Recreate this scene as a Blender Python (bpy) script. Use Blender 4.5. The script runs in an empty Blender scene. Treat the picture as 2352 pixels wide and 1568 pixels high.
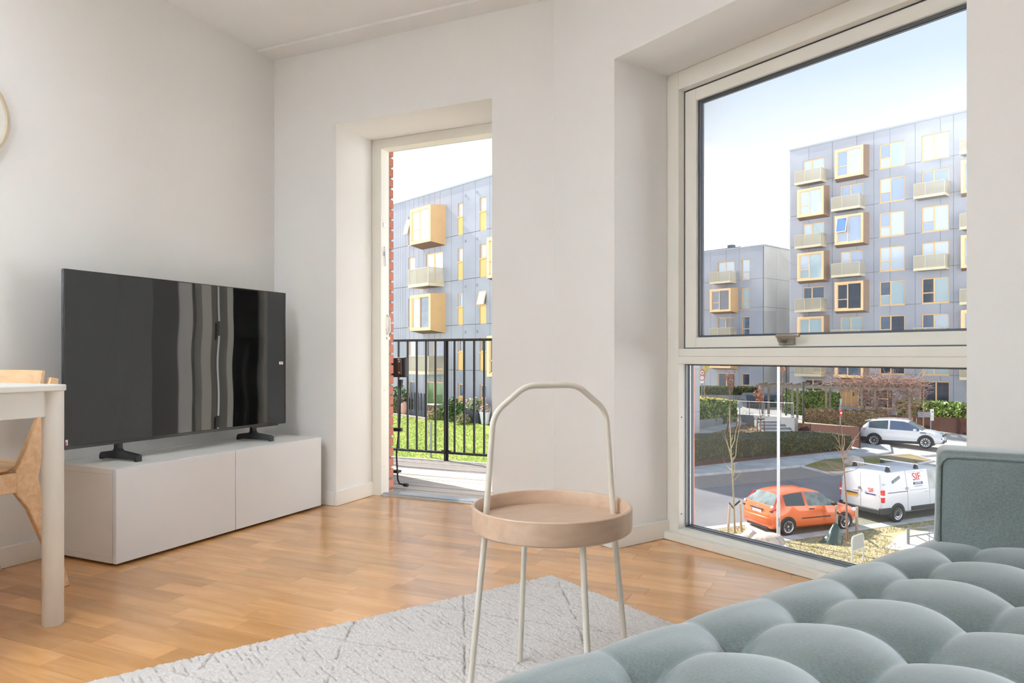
import bpy, bmesh, math, random
import numpy as np
from mathutils import Vector, Matrix

random.seed(7)
rng = np.random.default_rng(7)
sc = bpy.context.scene
col = sc.collection

# ---------------------------------------------------------------- camera
CAM_H = 0.83          # camera height above the living-room floor
FPX = 1642.0          # focal length in pixels of the 2352 px wide frame
CX, HY = 1176.0, 815.0  # principal column and horizon row
cam_data = bpy.data.cameras.new('camera')
cam_data.sensor_width = 36.0
cam_data.lens = 36.0 * FPX / 2352.0
cam_data.shift_y = (HY - 784.0) / 2352.0
cam_data.clip_start = 0.02
cam_data.clip_end = 500.0
cam = bpy.data.objects.new('camera', cam_data)
cam.location = (0, 0, CAM_H)
cam.rotation_euler = (math.pi / 2, 0, 0)
col.objects.link(cam)
sc.camera = cam

# ---------------------------------------------------------------- sky and sun
world = bpy.data.worlds.new('sky')
sc.world = world
world.use_nodes = True
nt = world.node_tree
nt.nodes.clear()
w_out = nt.nodes.new('ShaderNodeOutputWorld')
w_bg = nt.nodes.new('ShaderNodeBackground')
tc = nt.nodes.new('ShaderNodeTexCoord')
sep = nt.nodes.new('ShaderNodeSeparateXYZ')
ramp = nt.nodes.new('ShaderNodeValToRGB')
noise = nt.nodes.new('ShaderNodeTexNoise')
noise.inputs['Scale'].default_value = 2.2
noise.inputs['Detail'].default_value = 4.0
madd = nt.nodes.new('ShaderNodeMath'); madd.operation = 'MULTIPLY_ADD'
madd.inputs[1].default_value = 0.10
nt.links.new(tc.outputs['Generated'], sep.inputs[0])
nt.links.new(tc.outputs['Generated'], noise.inputs['Vector'])
nt.links.new(noise.outputs[0], madd.inputs[0])
nt.links.new(sep.outputs['Z'], madd.inputs[2])
nt.links.new(madd.outputs[0], ramp.inputs[0])
cr = ramp.color_ramp
SKY = 3.6
def sky_stop(el, c): el.color = (c[0]/SKY, c[1]/SKY, c[2]/SKY, 1)
cr.elements[0].position = 0.0; sky_stop(cr.elements[0], (3.6, 3.6, 3.6))
cr.elements[1].position = 1.0; sky_stop(cr.elements[1], (0.37, 0.50, 0.72))
sky_stop(cr.elements.new(0.20), (2.1, 2.12, 2.16))
sky_stop(cr.elements.new(0.27), (1.40, 1.42, 1.45))
sky_stop(cr.elements.new(0.33), (0.73, 0.79, 0.86))
sky_stop(cr.elements.new(0.40), (0.53, 0.64, 0.76))
sky_stop(cr.elements.new(0.60), (0.43, 0.55, 0.71))
w_bg.inputs['Strength'].default_value = SKY
nt.links.new(ramp.outputs[0], w_bg.inputs['Color'])
nt.links.new(w_bg.outputs[0], w_out.inputs[0])

SUN_AZ, SUN_EL = math.radians(-46.0), math.radians(38.0)
sun_dir = Vector((math.sin(SUN_AZ) * math.cos(SUN_EL), math.cos(SUN_AZ) * math.cos(SUN_EL), math.sin(SUN_EL)))
sun_data = bpy.data.lights.new('sun', 'SUN')
sun_data.energy = 7.2
sun_data.angle = math.radians(0.9)
sun_data.color = (1.0, 0.95, 0.87)
sun = bpy.data.objects.new('sun', sun_data)
sun.rotation_euler = sun_dir.to_track_quat('Z', 'Y').to_euler()
sun.location = (-30, 30, 40)
col.objects.link(sun)

sc.view_settings.view_transform = 'Standard'
sc.view_settings.look = 'None'
sc.view_settings.exposure = 0.56
sc.view_settings.gamma = 1.0
sc.view_settings.use_curve_mapping = False
sc.cycles.max_bounces = 8
sc.cycles.diffuse_bounces = 6
sc.cycles.glossy_bounces = 4
sc.cycles.transparent_max_bounces = 12
sc.cycles.caustics_reflective = True
sc.cycles.blur_glossy = 1.0
sc.cycles.caustics_refractive = False
sc.cycles.sample_clamp_indirect = 6.0

# added fill uplights, out of view, to brighten the room: (x, y, power)
FILL_LAMPS = [(-1.91, 0.80, 165.0), (-2.40, -0.35, 160.0)]

# ---------------------------------------------------------------- frames
UA = math.radians(-24.66)      # local x = u (along the door wall), local y = v (towards it)
U = (math.cos(UA), math.sin(UA)); V = (-math.sin(UA), math.cos(UA))
NA = math.radians(35.6)        # local x = n (towards the window wall), local y = q (to the left along it)
N = (math.cos(NA), math.sin(NA)); Q = (-math.sin(NA), math.cos(NA))
def uv(u, v): return (U[0]*u + V[0]*v, U[1]*u + V[1]*v)
def nq(n, q): return (N[0]*n + Q[0]*q, N[1]*n + Q[1]*q)
WALL_U, WALL_V, WALL_N = -2.967, 3.176, 2.143
CEIL = 2.54

# ---------------------------------------------------------------- helpers
class MB:
    def __init__(self): self.v = []; self.f = []
    def add(self, vs, fs):
        o = len(self.v); self.v.extend([tuple(p) for p in vs]); self.f.extend([tuple(i + o for i in f) for f in fs]); return self
    def box(self, x0, x1, y0, y1, z0, z1):
        return self.add([(x0,y0,z0),(x1,y0,z0),(x1,y1,z0),(x0,y1,z0),(x0,y0,z1),(x1,y0,z1),(x1,y1,z1),(x0,y1,z1)],
                        [(3,2,1,0),(4,5,6,7),(0,1,5,4),(1,2,6,5),(2,3,7,6),(3,0,4,7)])
    def prism(self, poly, z0, z1):
        n = len(poly)
        a = sum(poly[i][0]*poly[(i+1)%n][1] - poly[(i+1)%n][0]*poly[i][1] for i in range(n))
        if a < 0: poly = poly[::-1]
        vs = [(p[0],p[1],z0) for p in poly] + [(p[0],p[1],z1) for p in poly]
        return self.add(vs, [tuple(range(n-1,-1,-1)), tuple(range(n,2*n))] + [(i,(i+1)%n,(i+1)%n+n,i+n) for i in range(n)])
    def slab(self, pts, d):
        """polygon of 3-D points extruded by vector d"""
        n = len(pts)
        vs = [tuple(p) for p in pts] + [tuple(p[k]+d[k] for k in range(3)) for p in pts]
        return self.add(vs, [tuple(range(n-1,-1,-1)), tuple(range(n,2*n))] + [(i,(i+1)%n,(i+1)%n+n,i+n) for i in range(n)])
    def hexa(self, b, t):
        """8 corner solid: b, t = 4 bottom / 4 top points"""
        return self.add(list(b)+list(t), [(3,2,1,0),(4,5,6,7),(0,1,5,4),(1,2,6,5),(2,3,7,6),(3,0,4,7)])
    def tube(self, pts, r, n=8, cap=True):
        P = [Vector(p) for p in pts]; m = len(P)
        R = r if isinstance(r, (list, tuple)) else [r]*m
        vs = []; prev = None
        for i in range(m):
            t = (P[min(i+1,m-1)] - P[max(i-1,0)]).normalized()
            if prev is None:
                a = Vector((0,0,1)) if abs(t.z) < .9 else Vector((1,0,0))
                x = t.cross(a).normalized()
            else:
                x = (prev - t*prev.dot(t)).normalized()
            prev = x; y = t.cross(x)
            for k in range(n):
                an = 2*math.pi*k/n
                vs.append(P[i] + x*(R[i]*math.cos(an)) + y*(R[i]*math.sin(an)))
        fs = [(i*n+k, i*n+(k+1)%n, (i+1)*n+(k+1)%n, (i+1)*n+k) for i in range(m-1) for k in range(n)]
        if cap: fs += [tuple(range(n-1,-1,-1)), tuple((m-1)*n+k for k in range(n))]
        return self.add(vs, fs)
    def lathe(self, prof, n=32, M=None, closed=False):
        m = len(prof); vs = []
        for (r,z) in prof:
            for k in range(n):
                an = 2*math.pi*k/n; p = Vector((r*math.cos(an), r*math.sin(an), z))
                vs.append(M @ p if M is not None else p)
        fs = [(i*n+k, i*n+(k+1)%n, (i+1)*n+(k+1)%n, (i+1)*n+k) for i in range(m-1) for k in range(n)]
        if closed: fs += [((m-1)*n+k, (m-1)*n+(k+1)%n, (k+1)%n, k) for k in range(n)]
        else: fs += [tuple(range(n-1,-1,-1)), tuple((m-1)*n+k for k in range(n))]
        return self.add(vs, fs)
    def xf(self, M): self.v = [tuple(M @ Vector(p)) for p in self.v]; return self
    def mesh(self, name, mat, smooth=None, fix=True):
        me = bpy.data.meshes.new(name); me.from_pydata(self.v, [], self.f)
        if fix:
            bm = bmesh.new(); bm.from_mesh(me); bmesh.ops.recalc_face_normals(bm, faces=bm.faces); bm.to_mesh(me); bm.free()
        if smooth is not None:
            me.shade_smooth()
            if smooth < 180: me.set_sharp_from_angle(angle=math.radians(smooth))
        if mat: me.materials.append(mat)
        return me
    def build(self, name, mat, parent=None, smooth=None, bevel=0, seg=2, fix=True, loc=None):
        o = bpy.data.objects.new(name, self.mesh(name, mat, smooth, fix)); col.objects.link(o)
        if parent: o.parent = parent
        if loc: o.location = loc
        if bevel:
            b = o.modifiers.new('bevel', 'BEVEL'); b.width = bevel; b.segments = seg; b.limit_method = 'ANGLE'; b.angle_limit = math.radians(35)
            o.data.shade_smooth(); o.data.set_sharp_from_angle(angle=math.radians(50))
        return o
def tag(o, label=None, cat=None, group=None, kind=None):
    if label: o['label'] = label
    if cat: o['category'] = cat
    if group: o['group'] = group
    if kind: o['kind'] = kind
    return o
def thing(name, label, cat, loc=(0,0,0), rz=0.0, group=None, kind=None):
    o = bpy.data.objects.new(name, None); col.objects.link(o)
    o.empty_display_size = 0.1; o.location = loc; o.rotation_euler = (0,0,rz)
    return tag(o, label, cat, group, kind)
def copy_tree(o, parent=None):
    c = o.copy(); col.objects.link(c); c.parent = parent
    for ch in list(o.children): copy_tree(ch, c)
    return c
def inst(name, me, parent, loc=(0,0,0), rz=0.0):
    o = bpy.data.objects.new(name, me); col.objects.link(o); o.parent = parent; o.location = loc; o.rotation_euler = (0,0,rz); return o

def xyat(px, depth): return ((px - CX)/FPX*depth, depth)

# ---------------------------------------------------------------- materials
MATS = {}
def S(r, g, b):
    f = lambda c: (c/255/12.92) if c/255 <= .04045 else ((c/255+.055)/1.055)**2.4
    return (f(r), f(g), f(b), 1.0)
def mat(name, color, rough=.5, metal=0.0, var=0.0, scale=5.0, bump=0.0, bscale=40.0, coat=0.0, sheen=0.0, spec=.5, detail=3.0, stretch=None, trans=0.0, island=0.0):
    if name in MATS: return MATS[name]
    m = bpy.data.materials.new(name); m.use_nodes = True; MATS[name] = m
    t = m.node_tree; b = t.nodes['Principled BSDF']
    b.inputs['Base Color'].default_value = color; b.inputs['Roughness'].default_value = rough; b.inputs['Metallic'].default_value = metal
    b.inputs['Specular IOR Level'].default_value = spec
    if coat: b.inputs['Coat Weight'].default_value = coat; b.inputs['Coat Roughness'].default_value = .08
    if sheen: b.inputs['Sheen Weight'].default_value = sheen; b.inputs['Sheen Roughness'].default_value = .35
    if trans: b.inputs['Alpha'].default_value = 1 - trans
    vec = None
    if var or bump:
        c = t.nodes.new('ShaderNodeTexCoord'); vec = c.outputs['Object']
        if stretch:
            mp = t.nodes.new('ShaderNodeMapping'); mp.inputs['Scale'].default_value = stretch; t.links.new(vec, mp.inputs[0]); vec = mp.outputs[0]
    if var:
        n = t.nodes.new('ShaderNodeTexNoise'); n.inputs['Scale'].default_value = scale; n.inputs['Detail'].default_value = detail
        t.links.new(vec, n.inputs['Vector'])
        h = t.nodes.new('ShaderNodeHueSaturation'); h.inputs['Color'].default_value = color
        mr = t.nodes.new('ShaderNodeMapRange'); mr.inputs['From Min'].default_value = .25; mr.inputs['From Max'].default_value = .75
        mr.inputs['To Min'].default_value = 1 - var; mr.inputs['To Max'].default_value = 1 + var
        t.links.new(n.outputs[0], mr.inputs[0])
        out = mr.outputs[0]
        if island:
            g = t.nodes.new('ShaderNodeNewGeometry'); mi = t.nodes.new('ShaderNodeMapRange')
            mi.inputs['To Min'].default_value = 1 - island; mi.inputs['To Max'].default_value = 1 + island
            t.links.new(g.outputs['Random Per Island'], mi.inputs[0])
            mu = t.nodes.new('ShaderNodeMath'); mu.operation = 'MULTIPLY'
            t.links.new(out, mu.inputs[0]); t.links.new(mi.outputs[0], mu.inputs[1]); out = mu.outputs[0]
        t.links.new(out, h.inputs['Value']); t.links.new(h.outputs[0], b.inputs['Base Color'])
    if bump:
        n2 = t.nodes.new('ShaderNodeTexNoise'); n2.inputs['Scale'].default_value = bscale; n2.inputs['Detail'].default_value = 3
        t.links.new(vec, n2.inputs['Vector'])
        bp = t.nodes.new('ShaderNodeBump'); bp.inputs['Strength'].default_value = bump; bp.inputs['Distance'].default_value = .02
        t.links.new(n2.outputs[0], bp.inputs['Height']); t.links.new(bp.outputs[0], b.inputs['Normal'])
    return m
def two_tone(name, c1, c2, scale, rough=.8, lo=.4, hi=.6, detail=4, bump=0, bscale=60, stretch=None, c3=None, spec=.3):
    """noise-blended two (or three) coloured material"""
    if name in MATS: return MATS[name]
    m = mat(name, c1, rough, spec=spec); t = m.node_tree; b = t.nodes['Principled BSDF']
    c = t.nodes.new('ShaderNodeTexCoord'); vec = c.outputs['Object']
    if stretch:
        mp = t.nodes.new('ShaderNodeMapping'); mp.inputs['Scale'].default_value = stretch; t.links.new(vec, mp.inputs[0]); vec = mp.outputs[0]
    n = t.nodes.new('ShaderNodeTexNoise'); n.inputs['Scale'].default_value = scale; n.inputs['Detail'].default_value = detail
    t.links.new(vec, n.inputs['Vector'])
    r = t.nodes.new('ShaderNodeValToRGB'); r.color_ramp.elements[0].position = lo; r.color_ramp.elements[0].color = c1
    r.color_ramp.elements[1].position = hi; r.color_ramp.elements[1].color = c2
    if c3: e = r.color_ramp.elements.new((lo+hi)/2); e.color = c3
    t.links.new(n.outputs[0], r.inputs[0]); t.links.new(r.outputs[0], b.inputs['Base Color'])
    if bump:
        n2 = t.nodes.new('ShaderNodeTexNoise'); n2.inputs['Scale'].default_value = bscale; t.links.new(vec, n2.inputs['Vector'])
        bp = t.nodes.new('ShaderNodeBump'); bp.inputs['Strength'].default_value = bump; bp.inputs['Distance'].default_value = .03
        t.links.new(n2.outputs[0], bp.inputs['Height']); t.links.new(bp.outputs[0], b.inputs['Normal'])
    return m
def clear_glass(name, tint=(1,1,1,1), ior=1.45, rough=0.0):
    m = bpy.data.materials.new(name); m.use_nodes = True; t = m.node_tree; t.nodes.clear(); MATS[name] = m
    o = t.nodes.new('ShaderNodeOutputMaterial'); mx = t.nodes.new('ShaderNodeMixShader'); fr = t.nodes.new('ShaderNodeFresnel')
    fr.inputs['IOR'].default_value = ior
    tr = t.nodes.new('ShaderNodeBsdfTransparent'); tr.inputs[0].default_value = tint
    gl = t.nodes.new('ShaderNodeBsdfGlossy'); gl.inputs['Roughness'].default_value = rough
    t.links.new(fr.outputs[0], mx.inputs[0]); t.links.new(tr.outputs[0], mx.inputs[1]); t.links.new(gl.outputs[0], mx.inputs[2]); t.links.new(mx.outputs[0], o.inputs[0])
    return m

M_wall = mat('wall_paint', S(238,238,237), .75, var=.012, scale=1.5, bump=.03, bscale=220)
M_ceil = mat('ceiling_paint', S(241,241,240), .8)
M_trim = mat('white_trim', S(240,239,235), .42, var=.01, scale=3)
M_frame = mat('window_paint', S(236,234,226), .38, var=.012, scale=4)
M_gasket = mat('gasket_rubber', S(50,55,64), .5)
M_spacer = mat('glazing_spacer', S(120,124,126), .4, .6)
M_alu = mat('brushed_aluminium', S(196,198,200), .32, .85, var=.05, scale=30)
M_glass = clear_glass('window_glass')
M_metal_grey = mat('handle_metal', S(150,144,134), .35, .7)

def wood_mat(name, c_dark, c_light, rot, gx=1.2, gy=26.0, rough=.3, coat=0.0, knots=False, isl=.22):
    """plank wood: grain along the local x axis after rotating the coordinates by rot; each plank has its own tone"""
    m = bpy.data.materials.new(name); m.use_nodes = True; MATS[name] = m; t = m.node_tree; b = t.nodes['Principled BSDF']
    c = t.nodes.new('ShaderNodeTexCoord'); mp = t.nodes.new('ShaderNodeMapping'); mp.vector_type = 'TEXTURE'
    mp.inputs['Rotation'].default_value = (0,0,rot)
    t.links.new(c.outputs['Object'], mp.inputs[0])
    g = t.nodes.new('ShaderNodeNewGeometry')
    sc_ = t.nodes.new('ShaderNodeVectorMath'); sc_.operation = 'MULTIPLY'; sc_.inputs[1].default_value = (gx, gy, gy)
    t.links.new(mp.outputs[0], sc_.inputs[0])
    mul = t.nodes.new('ShaderNodeMath'); mul.operation = 'MULTIPLY'; mul.inputs[1].default_value = 57.0
    oi = t.nodes.new('ShaderNodeObjectInfo'); rs = t.nodes.new('ShaderNodeMath'); rs.operation = 'ADD'; rf = t.nodes.new('ShaderNodeMath'); rf.operation = 'FRACT'
    t.links.new(g.outputs['Random Per Island'], rs.inputs[0]); t.links.new(oi.outputs['Random'], rs.inputs[1]); t.links.new(rs.outputs[0], rf.inputs[0])
    t.links.new(rf.outputs[0], mul.inputs[0])
    ad = t.nodes.new('ShaderNodeVectorMath'); ad.operation = 'ADD'
    cmb = t.nodes.new('ShaderNodeCombineXYZ'); t.links.new(mul.outputs[0], cmb.inputs[0]); t.links.new(mul.outputs[0], cmb.inputs[2])
    t.links.new(sc_.outputs[0], ad.inputs[0]); t.links.new(cmb.outputs[0], ad.inputs[1])
    n = t.nodes.new('ShaderNodeTexNoise'); n.inputs['Scale'].default_value = 1.6; n.inputs['Detail'].default_value = 5; n.inputs['Distortion'].default_value = .6
    t.links.new(ad.outputs[0], n.inputs['Vector'])
    r = t.nodes.new('ShaderNodeValToRGB'); r.color_ramp.elements[0].position = .3; r.color_ramp.elements[0].color = c_dark
    r.color_ramp.elements[1].position = .68; r.color_ramp.elements[1].color = c_light
    t.links.new(n.outputs[0], r.inputs[0])
    h = t.nodes.new('ShaderNodeHueSaturation'); t.links.new(r.outputs[0], h.inputs['Color'])
    mr = t.nodes.new('ShaderNodeMapRange'); mr.inputs['To Min'].default_value = 1-isl; mr.inputs['To Max'].default_value = 1+isl*.6
    t.links.new(rf.outputs[0], mr.inputs[0]); t.links.new(mr.outputs[0], h.inputs['Value'])
    out = h.outputs[0]
    if knots:
        vo = t.nodes.new('ShaderNodeTexVoronoi'); vo.inputs['Scale'].default_value = 3.1
        s2 = t.nodes.new('ShaderNodeVectorMath'); s2.operation = 'MULTIPLY'; s2.inputs[1].default_value = (.55, 1.5, 1)
        t.links.new(mp.outputs[0], s2.inputs[0]); t.links.new(s2.outputs[0], vo.inputs['Vector'])
        kr = t.nodes.new('ShaderNodeMapRange'); kr.inputs['From Min'].default_value = .012; kr.inputs['From Max'].default_value = .045
        kr.inputs['To Min'].default_value = .75; kr.inputs['To Max'].default_value = 0
        t.links.new(vo.outputs['Distance'], kr.inputs[0])
        mx = t.nodes.new('ShaderNodeMixRGB'); mx.inputs[2].default_value = S(110,66,34)
        t.links.new(kr.outputs[0], mx.inputs[0]); t.links.new(out, mx.inputs[1]); out = mx.outputs[0]
    t.links.new(out, b.inputs['Base Color'])
    b.inputs['Roughness'].default_value = rough
    if coat: b.inputs['IOR'].default_value = coat
    return m
# ================================================================ ROOM SHELL
def lines_meet(d):
    """corner where the door wall line (v = WALL_V+d) meets the window wall line (n = WALL_N+d)"""
    A = np.array([[V[0], V[1]], [N[0], N[1]]]); return tuple(np.linalg.solve(A, [WALL_V + d, WALL_N + d]))
C_in, C_mid, C_out = lines_meet(0), lines_meet(.33), lines_meet(.53)
qC = Q[0]*C_in[0] + Q[1]*C_in[1]            # q coordinate of the inner bend corner
Q_W0, Q_W1 = qC - .412, qC - 1.788          # window opening
Q_V0, Q_V1 = .18, -1.95                      # added second window, unseen, to bring in more daylight
DOOR0, DOOR1, HEAD = -2.524, -1.567, 2.10   # door opening in u, head height
P1 = nq(WALL_N, -2.2); P2 = uv(1.5, -3.0); P3 = uv(WALL_U, -3.0); L0 = uv(WALL_U, WALL_V)
ROOM = [L0, P3, P2, P1, C_in]

def struct(name, mb, m, **k):
    o = mb.build(name, m, **k); o['kind'] = 'structure'; return o
def off(p, d, s): return (p[0]+d[0]*s, p[1]+d[1]*s)
# left wall
struct('wall_left', MB().prism([off(L0,V,.33), off(P3,V,-.15), off(off(P3,V,-.15),U,-.2), off(off(L0,V,.33),U,-.2)], -.2, CEIL+.1), M_wall)
# door wall: left pier, lintel, right pier
def wall_piece(mb, u0, u1, v0, v1, z0, z1): mb.prism([uv(u0,v0), uv(u1,v0), uv(u1,v1), uv(u0,v1)], z0, z1)
m = MB(); wall_piece(m, WALL_U, DOOR0, WALL_V, WALL_V+.33, -.2, CEIL+.1); wall_piece(m, DOOR0, DOOR1, WALL_V, WALL_V+.33, HEAD, CEIL+.1)
m.prism([uv(DOOR1,WALL_V), C_in, C_mid, uv(DOOR1,WALL_V+.33)], -.2, CEIL+.1)
wall_far = struct('wall_far', m, M_wall)
# window wall
m = MB(); m.prism([C_in, nq(WALL_N,Q_W0), nq(WALL_N+.33,Q_W0), C_mid], -.2, CEIL+.1)
m.prism([nq(WALL_N,Q_W0), nq(WALL_N,Q_W1), nq(WALL_N+.33,Q_W1), nq(WALL_N+.33,Q_W0)], HEAD, CEIL+.1)
m.prism([nq(WALL_N,Q_W1), nq(WALL_N,Q_V0), nq(WALL_N+.33,Q_V0), nq(WALL_N+.33,Q_W1)], -.2, CEIL+.1)
m.prism([nq(WALL_N,Q_V0), nq(WALL_N,Q_V1), nq(WALL_N+.33,Q_V1), nq(WALL_N+.33,Q_V0)], HEAD, CEIL+.1)
m.prism([nq(WALL_N,Q_V1), P1, off(P1,N,.33), nq(WALL_N+.33,Q_V1)], -.2, CEIL+.1)
struct('wall_right', m, M_wall)
m = MB(); d = (Vector(P1)-Vector(P2)).normalized(); nn = (d.y, -d.x)
m.prism([P1, P2, off(P2,nn,.2), off(P1,nn,.2)], -.2, CEIL+.1); struct('wall_side', m, M_wall)
m = MB(); m.prism([P2, P3, off(P3,V,-.2), off(P2,V,-.2)], -.2, CEIL+.1); struct('wall_rear', m, M_wall)
# ceiling: main sheet stops short of the door wall, where a lower boarded strip runs
struct('ceiling', MB().prism([off(p,(0,0),0) for p in ROOM], CEIL, CEIL+.12), M_ceil)
STRIP_V = WALL_V - .13
a_ = uv(WALL_U, STRIP_V); t_ = (STRIP_V - (N[0]*0))  # strip end on the window wall line
A = np.array([[V[0], V[1]], [N[0], N[1]]]); b_ = tuple(np.linalg.solve(A, [STRIP_V, WALL_N]))
struct('trim_1', MB().prism([L0, a_, b_, C_in], CEIL-.014, CEIL+.001), M_ceil)

# brick outer skin of the two outside walls
M_brick = mat('red_brick', S(186,122,102), .85, var=.16, scale=9, bump=.3, bscale=80, island=.22)
M_mortar = mat('grey_mortar', S(150,145,138), .9)
OPEN0, OPEN1 = DOOR0+.012, DOOR1-.005
m = MB(); wall_piece(m, WALL_U-.9, OPEN0-.004, WALL_V+.425, WALL_V+.52, -.6, 4.2); wall_piece(m, OPEN0-.004, OPEN1, WALL_V+.425, WALL_V+.52, 2.08, 4.2)
m.prism([uv(OPEN1,WALL_V+.425), lines_meet(.425), lines_meet(.52), uv(OPEN1,WALL_V+.52)], -.6, 4.2)
wall_outer = struct('wall_outer', m, M_mortar)
k = 0; z = -.30
while z < 2.06:
    w_ = .23 if k % 2 else .11
    mb = MB().prism([uv(OPEN0-w_,WALL_V+.428), uv(OPEN0+.006,WALL_V+.428), uv(OPEN0+.006,WALL_V+.531), uv(OPEN0-w_,WALL_V+.531)], z, z+.052)
    mb.build('brick', M_brick, wall_outer, bevel=.004); z += .0635; k += 1
m = MB(); m.prism([lines_meet(.425), nq(WALL_N+.425,Q_W0+.01), nq(WALL_N+.53,Q_W0+.01), lines_meet(.53)], -.6, 4.2)
m.prism([nq(WALL_N+.425,Q_W0+.01), nq(WALL_N+.425,Q_W1-.01), nq(WALL_N+.53,Q_W1-.01), nq(WALL_N+.53,Q_W0+.01)], 2.08, 4.2)
m.prism([nq(WALL_N+.425,Q_W1-.01), nq(WALL_N+.425,Q_V0+.01), nq(WALL_N+.53,Q_V0+.01), nq(WALL_N+.53,Q_W1-.01)], -.6, 4.2)
m.prism([nq(WALL_N+.425,Q_V1-.01), off(P1,N,.425), off(P1,N,.53), nq(WALL_N+.53,Q_V1-.01)], -.6, 4.2)
m.prism([nq(WALL_N+.425,Q_V0+.01), nq(WALL_N+.425,Q_V1-.01), nq(WALL_N+.53,Q_V1-.01), nq(WALL_N+.53,Q_V0+.01)], 2.08, 4.2)
m.prism([nq(WALL_N+.425,Q_W0+.01), nq(WALL_N+.425,Q_W1-.01), nq(WALL_N+.53,Q_W1-.01), nq(WALL_N+.53,Q_W0+.01)], -.6, -.03)
struct('wall_outer_side', m, M_brick)

# ---------------------------------------------------------------- floor of parquet strips
M_sub = mat('floor_underlay', S(84,54,28), .8)
M_oak = wood_mat('beech_parquet', S(190,136,84), S(208,158,104), UA, gx=2.0, gy=14.0, rough=.2, coat=1.95, knots=False, isl=.2)
door_floor = [uv(DOOR0,WALL_V), uv(DOOR0,WALL_V+.325), uv(DOOR1,WALL_V+.325), uv(DOOR1,WALL_V)]
win_floor = [nq(WALL_N,Q_W0), nq(WALL_N+.322,Q_W0), nq(WALL_N+.322,Q_W1), nq(WALL_N,Q_W1)]
win_floor2 = [nq(WALL_N,Q_V0), nq(WALL_N+.322,Q_V0), nq(WALL_N+.322,Q_V1), nq(WALL_N,Q_V1)]
mb = MB().prism(ROOM, -.2, -.012).prism(door_floor, -.2, -.012).prism(win_floor, -.2, -.012).prism(win_floor2, -.2, -.001)
floor = struct('floor', mb, M_sub)
def clip_convex(poly, clip):
    n = len(clip); ar = sum(clip[i][0]*clip[(i+1)%n][1]-clip[(i+1)%n][0]*clip[i][1] for i in range(n))
    if ar < 0: clip = clip[::-1]
    for i in range(n):
        a, b = clip[i], clip[(i+1)%n]; out = []
        sd = lambda p: (b[0]-a[0])*(p[1]-a[1]) - (b[1]-a[1])*(p[0]-a[0])
        for j in range(len(poly)):
            p, q_ = poly[j], poly[(j+1)%len(poly)]; sp, sq = sd(p), sd(q_)
            if sp >= 0: out.append(p)
            if (sp >= 0) != (sq >= 0):
                t = sp/(sp-sq); out.append((p[0]+(q_[0]-p[0])*t, p[1]+(q_[1]-p[1])*t))
        poly = out
        if len(poly) < 3: return []
    return poly
planks = []
v = -2.98; row = 0; r_ = random.Random(11)
PW = .082
while v < WALL_V + .34:
    u = WALL_U - r_.uniform(0,.5)
    while u < 4.4:
        L = r_.choice([.26,.34,.42,.5,.58])
        rect = [uv(u+.0003,v+.0003), uv(u+L-.0003,v+.0003), uv(u+L-.0003,v+PW-.0003), uv(u+.0003,v+PW-.0003)]
        pieces = [p for p in (clip_convex(rect, ROOM), clip_convex(rect, door_floor), clip_convex(rect, win_floor)) if len(p) > 2]
        if pieces:
            c = np.mean(np.array(pieces[0]), axis=0); vis = -1
            if c[1] > .9:
                px = CX + c[0]/c[1]*FPX; py = HY + CAM_H/c[1]*FPX
                if -250 < px < 2000 and py < 1640: vis = 1/c[1]
            planks.append((vis, pieces))
        u += L
    v += PW; row += 1
planks.sort(key=lambda t: -t[0])
rest = MB()
for i, (vis, pieces) in enumerate(planks):
    tgt = MB() if i < 300 and vis > 0 else rest
    for p in pieces: tgt.prism(p, -.012, 0)
    if tgt is not rest: tgt.build('plank', M_oak, floor, fix=False)
tag(rest.build('plank_field', M_oak, floor, fix=False), kind='stuff')

# baseboards
def bb(name, a, b, nrm, h=.082, t=.014):
    mb = MB().prism([a, b, off(b,nrm,t), off(a,nrm,t)], .001, h); o = mb.build(name, M_trim, bevel=.002); o['kind'] = 'structure'
bb('baseboard_left', off(L0,V,-.0), P3, U)
bb('baseboard_far', uv(WALL_U+.014,WALL_V), uv(DOOR0+.0,WALL_V), (-V[0],-V[1]))
bb('baseboard_door_left', uv(DOOR0,WALL_V-.014), uv(DOOR0,WALL_V+.33), U)
bb('baseboard_door_right', uv(DOOR1,WALL_V-.014), uv(DOOR1,WALL_V+.33), (-U[0],-U[1]))
bb('baseboard_corner', uv(DOOR1,WALL_V), C_in, (-V[0],-V[1]))
bb('baseboard_right', C_in, nq(WALL_N,Q_W0), (-N[0],-N[1]))
bb('baseboard_window_left', nq(WALL_N-.014,Q_W0), nq(WALL_N+.33,Q_W0), (-Q[0],-Q[1]))
bb('baseboard_window_right', nq(WALL_N-.014,Q_W1), nq(WALL_N+.33,Q_W1), Q)
bb('baseboard_right_end', nq(WALL_N,Q_W1), nq(WALL_N,Q_V0), (-N[0],-N[1]))

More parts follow.
